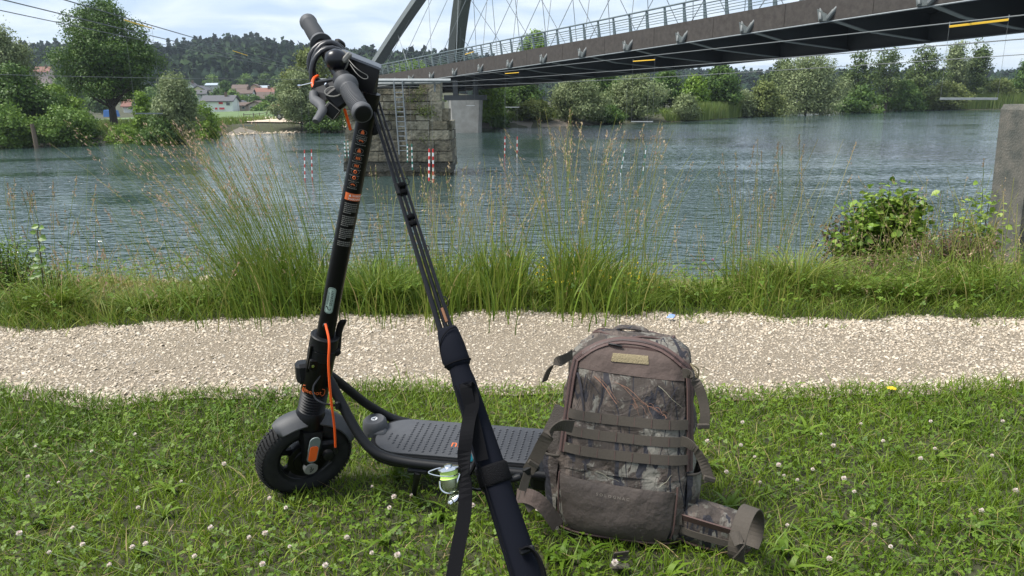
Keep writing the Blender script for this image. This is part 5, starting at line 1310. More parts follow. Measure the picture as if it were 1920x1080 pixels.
# sleeve with a soft, slightly flattened section
def sleeve(name, rows, m, n=40, parent=rod):
    q = MB(); vs = []
    for py, xo, hw, hn in rows:
        c = rp(py, xo)
        for k in range(n):
            a = 2 * math.pi * k / n; ca, sa = math.cos(a), math.sin(a)
            vs.append(c + rx * hw * math.copysign(abs(ca) ** .95, ca) + rn * hn * math.copysign(abs(sa) ** .95, sa))
    mm_ = len(rows); q.add(vs, [(i * n + k, i * n + (k + 1) % n, (i + 1) * n + (k + 1) % n, (i + 1) * n + k) for i in range(mm_ - 1) for k in range(n)] + [tuple(range(n))[::-1], tuple(range((mm_ - 1) * n, mm_ * n))])
    return q.build(name, m, parent, smooth=True, auto=75)
slv = sleeve('sleeve', [(655, .001, .0205, .019), (700, .001, .0215, .020), (716, .0015, .0235, .021), (760, .002, .0245, .022), (820, .002, .0262, .023), (875, .002, .0280, .024), (930, .002, .0275, .025), (1000, .003, .0290, .025), (1080, .004, .0305, .026), (1200, .004, .033, .027), (1275, .004, .032, .026)], K['neo'])
cf = sleeve('sleeve_cuff', [(616, .001, .0185, .017), (620, .001, .0215, .020), (650, .000, .0265, .023), (672, -.001, .0280, .024), (683, .001, .0265, .023), (688, .001, .0235, .0205)], K['neo'])
q = MB(); q.tube([rp(681, .028 * math.cos(a) * 1.0 + .001, .0245 * math.sin(a)) for a in np.linspace(0, 6.283, 25)], .0012, 5); q.tube(smoothpath([rp(622, .019, .018), rp(624, .004, .0235), rp(634, -.014, .021), rp(650, -.025, .010), rp(668, -.027, .006)], 5), .0010, 5); q.build('stitched_edge', K['web'], cf)
cl = sleeve('fleece_strap', [(872, .002, .0300, .027), (876, .002, .0330, .029), (905, .002, .0330, .029), (909, .002, .0300, .027)], K['fluff'])
q = MB(); q.tube(smoothpath([rp(722, -.017, .0215), rp(790, -.018, .0225), rp(870, -.019, .0245), rp(1000, -.020, .0255), rp(1090, -.021, .0260)], 4), .0011, 5); q.build('seam', K['web'], slv)
q = MB(); pts = [rp(722, -.010, .0225), rp(722, .014, .0225), rp(745, .012, .0235), rp(745, -.008, .0235)]; q.tube([pts[3], pts[0], pts[1]], .0008, 4); q.build('stitching', K['web'], slv)
# carrying strap: from the top anchor, twisting and hanging down to the lower left
sp_ = smoothpath([rp(728, .008, .028), rp(760, .006, .033), rp(785, -.010, .036), P(874, 820, 1.46), P(870, 862, 1.45), P(873, 905, 1.44), P(871, 960, 1.42), P(862, 1010, 1.40), P(853, 1060, 1.38), P(845, 1110, 1.36)], 5)
n_ = len(sp_); wdl = [rx.lerp(V((.35, -.9, .1)), max(0, 1 - abs(i - n_ * .5) / 5.0) * .75).normalized() for i in range(n_)]
q = MB(); q.ribbon(sp_, wdl, .026, .0022); q.build('carrying_strap', K['web'], rod)
q = MB(); q.ribbon(smoothpath([rp(735, .010, .026), rp(728, .006, .034), rp(740, .0, .036), rp(800, -.004, .029), rp(862, -.010, .030)], 4), rx, .024, .0022); q.build('carrying_strap', K['web'], rod)
# handle loop at the bottom
lp_ = smoothpath([rp(1032, .014, .028), rp(1036, .026, .040), rp(1052, .034, .046), rp(1078, .036, .044), rp(1110, .030, .030)], 5)
q = MB(); q.ribbon(lp_, rn.lerp(RD.cross(rx), .0) if False else (rx * .2 + rn * .9).normalized(), .026, .003); q.build('handle_loop', K['web'], rod)
q = MB(); q.bbox(rp(1036, .020, .033), (.030, .010, .012), (rx, rn, RD), .003); q.build('loop_bar', K['blackp'], rod)
# --- spinning reel
rc = P(848, 912, 1.47); reel = empty_part('reel', rc, rod)
ax_ = V((-.10, .02, .98)).normalized()     # spool axis pointing up (towards the rod tip)
def RPt(px, py, d=1.46): return P(px, py, d)
st = RPt(843, 908); q = MB()
q.lathe(RPt(847, 921), (RPt(841, 877) - RPt(847, 921)), [(0, .012), (.004, .0165), (.012, .018), (.026, .0185), (.028, .0165)], 26); q.build('rotor', mat('brushed_chrome_green', (.35, .40, .28), .25, metal=.9), reel, smooth=True)
q = MB(); sa_ = (RPt(840, 874) - RPt(846, 908)).normalized(); q.lathe(RPt(843.5, 897), sa_, [(0, .0160), (.002, .0188), (.003, .0175), (.016, .0172), (.018, .0185)], 28); q.build('line_spool', K['line'], reel, smooth=True)
q = MB(); q.lathe(RPt(841, 880.5), sa_, [(-.001, .0185), (.001, .0210), (.003, .0205), (.005, .0150), (.006, .0090), (.010, .0080), (.0105, .0)], 28, cap=False); q.build('spool_lip', K['chrome'], reel, smooth=True)
ex = V((1, 0, 0)); ey = sa_.cross(ex).normalized()
q = MB(); q.tube(smoothpath([RPt(861, 888, 1.45), RPt(845, 893, 1.43), RPt(820, 892, 1.43), RPt(803, 886, 1.45), RPt(815, 880, 1.46), RPt(826, 877, 1.465)], 5), .0011, 6); q.build('bail_wire', K['chrome'], reel, smooth=True)
q = MB(); q.tube(smoothpath([RPt(824, 902, 1.45), RPt(826, 916, 1.45), RPt(836, 924, 1.45), RPt(850, 922, 1.45), RPt(856, 908, 1.45), RPt(863, 888, 1.45)], 5), .0022, 6); q.build('rotor_arm', K['chrome'], reel, smooth=True)
q = MB(); q.lathe(RPt(856, 941, 1.455), V((-.5, -.85, .1)), [(-.02, .016), (0, .0185), (.006, .017), (.010, .012)], 22); q.build('gear_housing', mat('olive_chrome', (.30, .34, .20), .25, metal=.8), reel, smooth=True)
q = MB(); q.lathe(RPt(861, 933, 1.45), V((-.85, -.45, -.35)), [(-.006, .008), (.004, .0095), (.008, .0085), (.014, .0085), (.016, .006), (.022, .006), (.024, .004)], 18); q.build('handle_cap', K['chrome'], reel, smooth=True)
q = MB(); q.tube(smoothpath([RPt(872, 925, 1.47), RPt(884, 917, 1.49), RPt(896, 919, 1.50), RPt(915, 914, 1.50), RPt(938, 905, 1.50)], 4), .003, 8); q.build('crank_arm', K['glassd'], reel, smooth=True)
q = MB(); a_, b_ = RPt(938, 907, 1.49), RPt(977, 893, 1.49); q.lathe(a_, b_ - a_, [(0, .007), (.006, .0095), (.012, .0065), (.02, .006), (.036, .0075), (.0425, .006)], 16); q.build('crank_knob', K['blackp'], reel, smooth=True)
q = MB(); q.tube([RPt(866, 930, 1.46), RPt(872, 900, 1.47), RPt(885, 880, 1.49), RPt(893, 862, 1.50)], [.009, .006, .005, .006], 8); q.build('reel_foot', K['black'], reel, smooth=True)
q = MB(); q.bbox(RPt(881, 858, 1.47), (.010, .006, .016), (rx, rn, RD), .002); q.build('teal_trim', K['teal'], reel)
# ================================================================== backpack
def camo(name):
    m = bpy.data.materials.new(name); m.use_nodes = True; nt = m.node_tree; b = nt.nodes['Principled BSDF']; L = nt.links.new
    b.inputs['Roughness'].default_value = .72; b.inputs['Specular IOR Level'].default_value = .35
    tc = nt.nodes.new('ShaderNodeTexCoord'); col = None
    def N(scale, det, dist, lo, hi, c, base, rough=.6, sx=(1, 1, 1)):
        mp = nt.nodes.new('ShaderNodeMapping'); mp.inputs['Scale'].default_value = sx; mp.inputs['Location'].default_value = (scale * .13, scale * .7, scale * .37)
        n = nt.nodes.new('ShaderNodeTexNoise'); n.inputs['Scale'].default_value = scale; n.inputs['Detail'].default_value = det; n.inputs['Distortion'].default_value = dist; n.inputs['Roughness'].default_value = rough
        r = nt.nodes.new('ShaderNodeMapRange'); r.inputs[1].default_value = lo; r.inputs[2].default_value = hi
        x = nt.nodes.new('ShaderNodeMixRGB'); L(tc.outputs['Object'], mp.inputs[0]); L(mp.outputs[0], n.inputs['Vector']); L(n.outputs['Fac'], r.inputs[0]); L(r.outputs[0], x.inputs[0])
        if base is None: x.inputs[1].default_value = (.046, .036, .030, 1)
        else: L(base, x.inputs[1])
        x.inputs[2].default_value = (*c, 1); return x.outputs[0]
    col = N(14, 6, .5, .50, .54, (.090, .070, .058), None)
    col = N(9, 7, .8, .51, .56, (.16, .15, .128), col, .7)  # pale grey patches: camouflage print plus glare on the cloth painted as colour
    col = N(22, 6, .3, .57, .62, (.10, .092, .076), col, .7)
    col = N(6, 4, 2.5, .60, .62, (.02, .02, .026), col, .5, (2.2, 1, .6))
    col = N(120, 3, 0, .58, .75, (.03, .025, .022), col)
    # dark trunks and branches: thin lines where a noise crosses its middle
    for sc_, sx, w, c in ((6, (2.6, 1, .35), .008, (.018, .017, .022)), (9, (2.8, 1, .5), .004, (.035, .026, .022))):
        mp = nt.nodes.new('ShaderNodeMapping'); mp.inputs['Scale'].default_value = sx; mp.inputs['Rotation'].default_value = (0, .5 if c[0] > .1 else .15, 0)
        n = nt.nodes.new('ShaderNodeTexNoise'); n.inputs['Scale'].default_value = sc_; n.inputs['Detail'].default_value = 1.5; n.inputs['Distortion'].default_value = .2
        s1 = nt.nodes.new('ShaderNodeMath'); s1.operation = 'SUBTRACT'; s1.inputs[1].default_value = .5
        s2 = nt.nodes.new('ShaderNodeMath'); s2.operation = 'ABSOLUTE'; s3 = nt.nodes.new('ShaderNodeMath'); s3.operation = 'LESS_THAN'; s3.inputs[1].default_value = w
        x = nt.nodes.new('ShaderNodeMixRGB'); x.inputs[2].default_value = (*c, 1)
        L(tc.outputs['Object'], mp.inputs[0]); L(mp.outputs[0], n.inputs['Vector']); L(n.outputs['Fac'], s1.inputs[0]); L(s1.outputs[0], s2.inputs[0]); L(s2.outputs[0], s3.inputs[0]); L(s3.outputs[0], x.inputs[0]); L(col, x.inputs[1]); col = x.outputs[0]
    L(col, b.inputs['Base Color'])
    n = nt.nodes.new('ShaderNodeTexNoise'); n.inputs['Scale'].default_value = 11; n.inputs['Detail'].default_value = 7; n.inputs['Distortion'].default_value = .8; bp = nt.nodes.new('ShaderNodeBump'); bp.inputs['Strength'].default_value = 1.0; bp.inputs['Distance'].default_value = .022
    L(tc.outputs['Object'], n.inputs['Vector']); L(n.outputs['Fac'], bp.inputs['Height']); L(bp.outputs[0], b.inputs['Normal'])
    return m
K['camo'] = camo('woodland_camouflage_cloth')
K['brown'] = mat('brown_canvas', (.088, .062, .052), .85, noise=(12, (.072, .051, .043), .25), bump=(11, .9, .02))
K['brownlow'] = mat('dark_brown_coated_cloth', (.050, .038, .032), .75, noise=(9, (.064, .050, .042), .2), bump=(8, .9, .03))
K['strap'] = mat('olive_brown_webbing', (.060, .049, .038), .85, noise=(300, (.046, .038, .029), .2), bump=(700, .5, .001))
K['zip'] = mat('brown_zip_tape', (.075, .042, .036), .7, bump=(500, .5, .001))
K['velcro'] = mat('tan_loop_patch', (.27, .22, .13), 1, noise=(250, (.19, .155, .09), .2), bump=(400, 1, .003))
K['mesh'] = mat('brown_mesh', (.06, .05, .042), .9, bump=(250, 1, .003))
BO = G(1158, 1030) + V((.018, .085, 0)); YAW = math.radians(-13)
LEANB = math.radians(7)
TB = Matrix.Translation(BO) @ Matrix.Rotation(YAW, 4, 'Z') @ Matrix.Rotation(math.radians(1.5), 4, 'Y') @ Matrix.Rotation(-LEANB, 4, 'X')
bag = empty('backpack', BO, 'woodland camouflage backpack with brown panels standing in the grass next to the scooter deck', 'backpack')
HB = .487
def wv(v): return float(np.interp(v, [0, .04, .12, .3, .45, .65, .8, .9, .96, 1.0], [.128, .154, .168, .172, .166, .160, .154, .146, .130, .085]))
def dv(v): return float(np.interp(v, [0, .04, .12, .3, .5, .8, .92, 1.0], [.070, .092, .105, .108, .095, .082, .070, .040]))
def cy(v): return float(np.interp(v, [0, .5, 1.0], [0, .012, .040]))
def SL_(t, v):
    """t: angle, 0 = front centre, +right"""
    e = .62; s_, c_ = math.sin(t), math.cos(t)
    x = wv(v) * math.copysign(abs(s_) ** e, s_); y = -dv(v) * math.copysign(abs(c_) ** e, c_) + cy(v)
    return V((x, y, v * HB))
def SB_(t, v, off=0.0):
    p = SL_(t, v); a = SL_(t + .01, v) - SL_(t - .01, v); b_ = SL_(t, min(v + .01, 1)) - SL_(t, max(v - .01, 0))
    n = a.cross(b_).normalized(); 
    return TB @ (p + n * off)
def ut(u, v=0.5):
    """u in -1..1 across the front -> angle"""
    s_ = min(1, abs(u)); return math.copysign(math.asin(min(1, s_ ** (1 / .62))), u)
# u is fraction of the half width on the front face
q = MB(); nt_, nv_ = 64, 40; vs = []
vv = [math.sin(math.pi / 2 * (k / nv_)) if False else k / nv_ for k in range(nv_ + 1)]
lr = np.random.default_rng(4)
for i in range(nv_ + 1):
    for j in range(nt_):
        t = -math.pi + 2 * math.pi * j / nt_
        wr = .004 * math.sin(i * .9 + math.sin(t * 3) * 2) * (abs(t) > .9) + .0015 * lr.normal()
        vs.append(SB_(t, vv[i], wr))
q.add(vs, [(i * nt_ + j, i * nt_ + (j + 1) % nt_, (i + 1) * nt_ + (j + 1) % nt_, (i + 1) * nt_ + j) for i in range(nv_) for j in range(nt_)] + [tuple(range(nt_))[::-1], tuple(range(nv_ * nt_, (nv_ + 1) * nt_))])
q.build('body', K['camo'], bag, smooth=True, auto=85)
def patch(name, m, u0, u1, vlo, vhi, off, parent=bag, nu=16, nv=10, th=.002, wob=0.0, puff=0.0, rnd=0.0):
    """cloth panel lying on the front; vlo/vhi may be functions of u"""
    q = MB(); f0 = vlo if callable(vlo) else (lambda u: vlo); f1 = vhi if callable(vhi) else (lambda u: vhi); vs = []
    for lay_ in (0, 1):
        for i in range(nv + 1):
            for j in range(nu + 1):
                a, c_ = j / nu, i / nv; u = (u0(c_) if callable(u0) else u0) * (1 - a) + (u1(c_) if callable(u1) else u1) * a; v = f0(u) * (1 - c_) + f1(u) * c_
                o_ = off + (th if lay_ else -.002) + (puff * (math.sin(math.pi * a) * math.sin(math.pi * c_)) ** .5 if lay_ else 0) + (wob * math.sin(u * 7 + v * 21) if lay_ else 0)
                vs.append(SB_(ut(u), v, o_))
    W1 = nu + 1; N1 = (nv + 1) * W1
    fs = [(i * W1 + j + N1, i * W1 + j + 1 + N1, (i + 1) * W1 + j + 1 + N1, (i + 1) * W1 + j + N1) for i in range(nv) for j in range(nu)]
    bd = [j for j in range(nu + 1)] + [i * W1 + nu for i in range(1, nv + 1)] + [nv * W1 + j for j in range(nu - 1, -1, -1)] + [i * W1 for i in range(nv - 1, 0, -1)]
    fs += [(bd[k], bd[(k + 1) % len(bd)], bd[(k + 1) % len(bd)] + N1, bd[k] + N1) for k in range(len(bd))]
    q.add(vs, fs); return q.build(name, m, parent, smooth=True, auto=50)
patch('top_panel', K['brown'], -.80, .84, lambda u: .835 - .012 * u, lambda u: .985 - .10 * abs(u) ** 3.5, .002, wob=.0008)
patch('camouflage_panel', K['camo'], -.80, .84, lambda u: .36, lambda u: .833 - .012 * u, .0005, wob=.0025, puff=.006)
patch('lower_pocket', K['brownlow'], lambda c: -.84 + .10 * (1 - c) ** 2, lambda c: .70 + .02 * c, lambda u: .050 + .02 * u * u, lambda u: .315 - .012 * u, .0035, wob=.0012, puff=.010)
for k, vc in enumerate((.622, .542, .458)):
    w_ = patch('webbing_band', K['strap'], -.82, .86, vc - .023, vc + .023, .0085, nv=2, th=.0018, wob=.0006)
    q = MB()
    for u in np.linspace(-.6, .62, 6): q.ribbon([SB_(ut(u), vc - .021, .0108), SB_(ut(u), vc + .021, .0108)], SB_(ut(u + .05), vc) - SB_(ut(u), vc), .0018, .0008)
    q.build('stitch_row', K['zip'], w_, kind='stuff')
vp = patch('loop_patch', K['velcro'], -.30, .30, .893, .928, .004, nv=4, th=.002, wob=.0004)
# top pocket zip
q = MB(); q.ribbon([SB_(ut(u), .957 - .004 * u, .005) for u in np.linspace(-.42, .48, 14)], TB.to_3x3() @ V((0, 0, 1)), .006, .002); zz = q.build('pocket_zip', K['zip'], bag)
q = MB(); q.tube(smoothpath([SB_(ut(-.42), .962, .008), SB_(ut(-.3), .957, .011), SB_(ut(-.16), .953, .010)], 5), .003, 7); q.build('zip_pull', K['blackp'], zz, smooth=True)
# main zip: an upside down U with tape and teeth
zp = []
for v in np.linspace(.43, .88, 16): zp.append((-.86 - .0 * v, v))
for a in np.linspace(0, 1, 22)[1:-1]:
    u = -.86 + 1.76 * a; zp.append((u, .88 + .105 * (1 - abs(2 * a - 1) ** 3.2) - .004 * u))
for v in np.linspace(.88, .40, 16): zp.append((.90, v))
for nm, w, th, off, mt_ in (('main_zip_tape', .019, .003, .006, K['zip']),):
    pts = [SB_(ut(u), v, off) for u, v in zp]; nrm = [(SB_(ut(u), v, .03) - SB_(ut(u), v, 0)).normalized() for u, v in zp]; wd = []
    for i in range(len(pts)):
        t_ = (pts[min(i + 1, len(pts) - 1)] - pts[max(i - 1, 0)]).normalized(); wd.append(nrm[i].cross(t_).normalized())
    q = MB(); q.ribbon(pts, wd, w, th); zt_ = q.build(nm, mt_, bag)
q = MB(); dn = []
for i in range(len(pts) - 1):
    for k in range(5): dn.append((pts[i].lerp(pts[i + 1], k / 5), (pts[i + 1] - pts[i]).normalized(), wd[i], nrm[i]))
for p, t_, w_, n_ in dn: q.box(p + n_ * .0022, (.005, .0017, .0016), (w_, t_, n_))
q.build('zip_teeth', mat('dark_brown_zip_teeth', (.035, .02, .018), .5), zt_, kind='stuff')
for s_ in (-.004, .004):
    pass
# piping round the lower pocket and the bottom seam
q = MB(); q.tube([SB_(t, .045, .004) for t in np.linspace(-1.7, 1.7, 40)], .0028, 6); q.build('bottom_piping', K['zip'], bag, smooth=True)
q = MB(); q.tube([SB_(ut(-.86), v, .004) for v in np.linspace(.06, .33, 12)], .0022, 6); q.build('pocket_piping', K['zip'], bag, smooth=True); q = MB(); q.tube([SB_(ut(.75), v, .005) for v in np.linspace(.07, .33, 12)], .0022, 6); q.build('pocket_piping', K['zip'], bag, smooth=True)
# printed maker's name
q = MB(); ub, vb_ = -.09, .262
addtext(q, 'S O L O G N A C', .0100, lambda a, b_: SB_(ut(ub + a / .165), vb_ + b_ / HB - a * .05 / HB, .0160), align='CENTER'); q.build('name_lettering', mat('pale_print', (.22, .19, .16), .8), bag)
# printed twigs: flat print of the cloth pattern
tw = MB(); tw2 = MB(); r9 = random.Random(12)
def twig(mb, p0, p1, w, bend=.02, n=7):
    pts = []; 
    for k in range(n + 1): t = k / n; pts.append((p0[0] + (p1[0] - p0[0]) * t + bend * math.sin(t * 5), p0[1] + (p1[1] - p0[1]) * t + bend * .3 * math.sin(t * 9)))
    P3 = [SB_(ut(u), v, .0095) for u, v in pts]; up3 = TB.to_3x3() @ V((0, -1, 0)); vs = []
    for i, p in enumerate(P3):
        t_ = (P3[min(i + 1, n)] - P3[max(i - 1, 0)]).normalized(); x = t_.cross(up3).normalized(); ww = w * .62 * (1 - .7 * i / n); vs += [p + x * ww / 2, p - x * ww / 2]
    mb.add(vs, [(2 * i, 2 * i + 1, 2 * i + 3, 2 * i + 2) for i in range(n)])
for a, b_, w in (((-.52, .815), (.10, .63), .0034), ((-.45, .81), (.05, .66), .0016), ((-.1, .79), (.52, .665), .0022), ((.52, .665), (.60, .65), .0030), ((.30, .70), (.62, .672), .0022), ((-.20, .80), (.30, .70), .0018), ((.42, .70), (.58, .66), .002)): twig(tw, a, b_, w)
for k in range(7): u = r9.uniform(.05, .45); twig(tw, (u, r9.uniform(.68, .74)), (u + r9.uniform(.08, .2), r9.uniform(.645, .69)), .0012)
for a, b_, w in (((.45, .80), (.80, .70), .0024), ((-.78, .475), (-.15, .468), .0024), ((-.6, .460), (.1, .475), .0018), ((-.35, .372), (.0, .335), .0016), ((.52, .335), (.68, .39), .0026), ((-.72, .56), (-.5, .535), .0014)): twig(tw2, a, b_, w, .01)
tw3 = MB()
for a, b_, w in (((.72, .80), (.35, .61), .0046), ((-.78, .82), (-.55, .60), .011), ((-.42, .82), (-.36, .61), .0030), ((-.62, .8), (-.30, .71), .0036), ((-.3, .71), (.2, .725), .0022), ((.2, .725), (.34, .81), .0026), ((-.2, .66), (-.1, .61), .003), ((-.55, .41), (-.45, .36), .010), ((-.65, .82), (-.72, .62), .004), ((.6, .6), (.66, .80), .002)): twig(tw3, a, b_, w, .015)
tw.build('orange_twig_print', mat('rust_twig_print', (.28, .14, .09), .8), bag, kind='stuff'); tw2.build('pale_twig_print', mat('pale_twig_print', (.36, .33, .24), .8), bag, kind='stuff'); tw3.build('dark_branch_print', mat('dark_branch_print', (.022, .020, .026), .8), bag, kind='stuff')
# side pocket on the left, bottle pocket on the right
def sidepocket(name, t0, t1, v0, v1, off, m):
    q = MB(); n1, n2 = 12, 12; vs = []
    for i in range(n2 + 1):
        for j in range(n1 + 1):
            a, c_ = j / n1, i / n2; t = t0 + (t1 - t0) * a; v = v0 + (v1(a) - v0 if callable(v1) else (v1 - v0)) * c_
            vs.append(SB_(t, v, .003 + off * (math.sin(math.pi * a) ** .6) * (.45 + .55 * c_)))
    W1 = n1 + 1; q.add(vs, [(i * W1 + j, i * W1 + j + 1, (i + 1) * W1 + j + 1, (i + 1) * W1 + j) for i in range(n2) for j in range(n1)])
    o = q.build(name, m, bag, smooth=True, auto=89); q = MB(); q.tube(vs[-W1:], .003, 6); q.build('pocket_hem', K['strap'], o, smooth=True)
sidepocket('side_pocket', -2.2, -1.02, .05, lambda a: .40 - .06 * (1 - a), .030, K['camo'])
sidepocket('side_pocket', .95, 2.2, .05, lambda a: .385 - .03 * a, .014, K['camo'])
# padded back and lid behind the front panel
q = MB(); vs = []; n1 = 28
for i, (v, k, dz) in enumerate(((.80, .98, 0), (.90, .98, 0), (.955, .92, .0), (.985, .76, .004), (.995, .42, .004))):
    for j in range(n1):
        t = 2 * math.pi * j / n1; x = wv(min(v, .95)) * k * math.sin(t); y = .045 + .055 * k * math.cos(t) * -1 + .03
        vs.append(TB @ V((x * (1 + .02 * math.sin(3 * t)), y, v * HB + dz + .004 * math.sin(5 * t))))
q.add(vs, [(i * n1 + j, i * n1 + (j + 1) % n1, (i + 1) * n1 + (j + 1) % n1, (i + 1) * n1 + j) for i in range(4) for j in range(n1)] + [tuple(range(4 * n1, 5 * n1))]); q.build('lid', K['camo'], bag, smooth=True, auto=85)
q = MB(); q.tube([vs[3 * n1 + j] for j in list(range(n1)) + [0]], .0026, 6); q.build('lid_piping', K['zip'], bag, smooth=True)
q = MB(); q.ribbon(smoothpath([TB @ V((-.065, .09, .97 * HB)), TB @ V((-.04, .095, 1.015 * HB)), TB @ V((.02, .095, 1.015 * HB)), TB @ V((.045, .09, .97 * HB))], 5), TB.to_3x3() @ V((0, 1, .2)), .026, .004); q.build('haul_loop', K['camo'], bag)
q = MB(); c = TB @ V((.118, .028, .925 * HB)); X_, Y_, Z_ = TB.to_3x3() @ V((.80, .1, -.58)).normalized(), TB.to_3x3() @ V((.3, -.85, .4)).normalized(), V((0, 0, 0)); Z_ = X_.cross(Y_).normalized(); Y_ = Z_.cross(X_).normalized()
if Y_.y > 0: Y_ = -Y_
q.bbox(c + Y_ * .012, (.036, .004, .020), (X_, Y_, Z_), .001); tg_ = q.build('side_tag', K['blackp'], bag)
if Z_.z < 0: Z_ = -Z_
q = MB(); addtext(q, 'OHI', .013, lambda a, b_: c + Y_ * .0150 + X_ * a + Z_ * (b_ - .0045), align='CENTER'); q.build('tag_lettering', K['wht'], tg_)
q = MB(); q.tube(smoothpath([SB_(1.1, .90, .006), SB_(1.15, .86, .016), SB_(1.2, .82, .012), SB_(1.15, .78, .02)], 5), .0022, 6); q.tube(smoothpath([SB_(1.1, .90, .006), SB_(1.3, .87, .016), SB_(1.35, .82, .010)], 5), .0022, 6); q.build('shock_cord', K['velcro'], bag, smooth=True)
q = MB(); c = TB @ V((-.103, .045, .915 * HB)); q.bbox(c, (.022, .04, .05), (TB.to_3x3() @ V((.8, 0, .6)), TB.to_3x3() @ V((0, 1, 0)), TB.to_3x3() @ V((-.6, 0, .8))), .01); q.build('black_shoulder_pad', K['blackp'], bag)
# --- loose straps
def strap(pts, wd, w=.022, th=.0022, name='strap', m=None, k=5):
    q = MB(); pp = smoothpath(pts, k)
    if isinstance(wd, list):
        nn = len(pp); wl = []
        for i in range(nn): f = i / (nn - 1) * (len(wd) - 1); j = min(int(f), len(wd) - 2); wl.append(V(wd[j]).lerp(V(wd[j + 1]), f - j).normalized())
        wd = wl
    q.ribbon(pp, wd, w, th); return q.build(name, m or K['strap'], bag)
dB = 1.80
up = V((0, 0, 1)); sd = V((.2, .97, 0))
strap([P(1073, 664, 1.78), P(1060, 672, 1.76), P(1044, 680, 1.75), P(1030, 693, 1.75), P(1021, 715, 1.76)], [up, V((.4, .3, .8)), V((.6, .7, .1)), V((.6, .8, .1))], .024)
strap([P(1280, 700, 1.72), P(1293, 702, 1.71), P(1308, 722, 1.70), P(1318, 750, 1.70), P(1322, 780, 1.70), P(1319, 800, 1.705)], [up, V((-.5, .3, .8)), V((-.9, .4, .1)), V((-.9, .45, .1)), V((-.9, .45, .1))], .022)
strap([P(1277, 826, 1.70), P(1292, 832, 1.69), P(1308, 848, 1.68), P(1321, 872, 1.68), P(1331, 904, 1.68)], [up, V((-.4, .3, .8)), V((-.75, .5, .45)), V((-.9, .35, .2))], .023)
strap([P(1075, 800, 1.75), P(1052, 798, 1.74), P(1035, 808, 1.74), P(1018, 832, 1.76), P(1005, 858, 1.78), P(990, 884, 1.80)], [up, V((.2, -.3, .9)), V((.6, -.3, .6)), V((.75, -.4, .4)), V((.8, -.4, .3))], .030)
for (x, y, d_, a_) in ((1319, 799, 1.70, 0), (1330, 898, 1.675, .3), (1000, 870, 1.775, .6)):
    q = MB(); q.bbox(P(x, y, d_), (.028, .007, .012), (V((math.cos(a_), 0, -math.sin(a_))), V((0, 1, 0)), V((math.sin(a_), 0, math.cos(a_)))), .002); q.build('strap_keeper', K['strap'], bag)
q = MB(); q.bbox(P(996, 880, 1.80), (.040, .012, .022), (V((.8, -.1, .5)).normalized(), V((.1, .99, 0)), V((-.5, 0, .8)).normalized()), .004); q.build('buckle', K['blackp'], bag)
strap([P(991, 884, 1.80), P(984, 905, 1.80), P(980, 920, 1.80)], V((1, .2, 0)), .020)
# left shoulder harness with mesh padding peeking out beside the deck
q = MB(); q.ribbon(smoothpath([P(1058, 765, 1.93), P(1048, 790, 1.93), P(1036, 815, 1.93), P(1034, 850, 1.93), P(1040, 885, 1.93)], 5), V((.8, -.55, .1)), .05, .016); q.build('shoulder_strap', K['mesh'], bag)
# left hip belt wing
strap([P(972, 930, 1.85), P(990, 930, 1.80), P(1010, 940, 1.79), P(1030, 962, 1.80), P(1045, 985, 1.82)], [V((.1, .5, .8)), V((.1, .4, .9)), V((.3, .2, .9)), V((.4, .2, .8))], .034, .010, 'hip_belt_wing', K['brown'])
strap([P(975, 925, 1.83), P(990, 938, 1.81), P(1000, 955, 1.80)], V((.1, .3, .95)), .03, .003, m=K['strap'])
# strap tail under the pack
strap([G(1165, 1035, .05), G(1163, 1048, .03), G(1160, 1068, .02)], V((1, .2, 0)), .036, .003); q = MB(); q.bbox(G(1162, 1062, .03), (.045, .018, .008), None, .003); q.build('buckle', K['strap'], bag)
# --- hip belt pouch lying in the grass to the right
PC = G(1345, 1000, .06) + V((0, .03, 0)); TP = Matrix.Translation(PC) @ Matrix.Rotation(math.radians(-19), 4, 'Z') @ Matrix.Rotation(math.radians(7), 4, 'Y')
def pp_(x, y, z): return TP @ V((x, y, z))
def pouch_s(a, s_, off=0.0):
    """a along -1..1, s_ angle round the section"""
    e = .7; tap = (1 - abs(a) ** 4) ** .5 * 1.0; ry, rz = (.045 + off) * max(tap, .05), (.050 + off) * max(tap, .05)
    c_, s2 = math.cos(s_), math.sin(s_); return pp_(a * .098, ry * math.copysign(abs(c_) ** e, c_), rz * math.copysign(abs(s2) ** e, s2) * (1 - .12 * a))
q = MB(); na_, ns_ = 22, 24; vs = [pouch_s(-1 + 2 * i / na_, 2 * math.pi * j / ns_) for i in range(na_ + 1) for j in range(ns_)]
q.add(vs, [(i * ns_ + j, i * ns_ + (j + 1) % ns_, (i + 1) * ns_ + (j + 1) % ns_, (i + 1) * ns_ + j) for i in range(na_) for j in range(ns_)]); po = q.build('hip_pouch', K['camo'], bag, smooth=True, auto=85)
q = MB(); q.ribbon([pouch_s(a, math.radians(158), .003) for a in np.linspace(-.93, .93, 20)], TP.to_3x3() @ V((0, -.35, .9)), .017, .004); q.build('pouch_zip', K['zip'], po)
q = MB(); q.ribbon([pouch_s(a, math.radians(183), .003) for a in np.linspace(-.96, .8, 20)], TP.to_3x3() @ V((0, 0, 1)), .016, .003); q.build('pouch_webbing', K['strap'], po)
q = MB(); q.tube([pouch_s(a, math.radians(222), .001) for a in np.linspace(-.93, .9, 20)], .003, 6); q.build('pouch_piping', K['zip'], po)
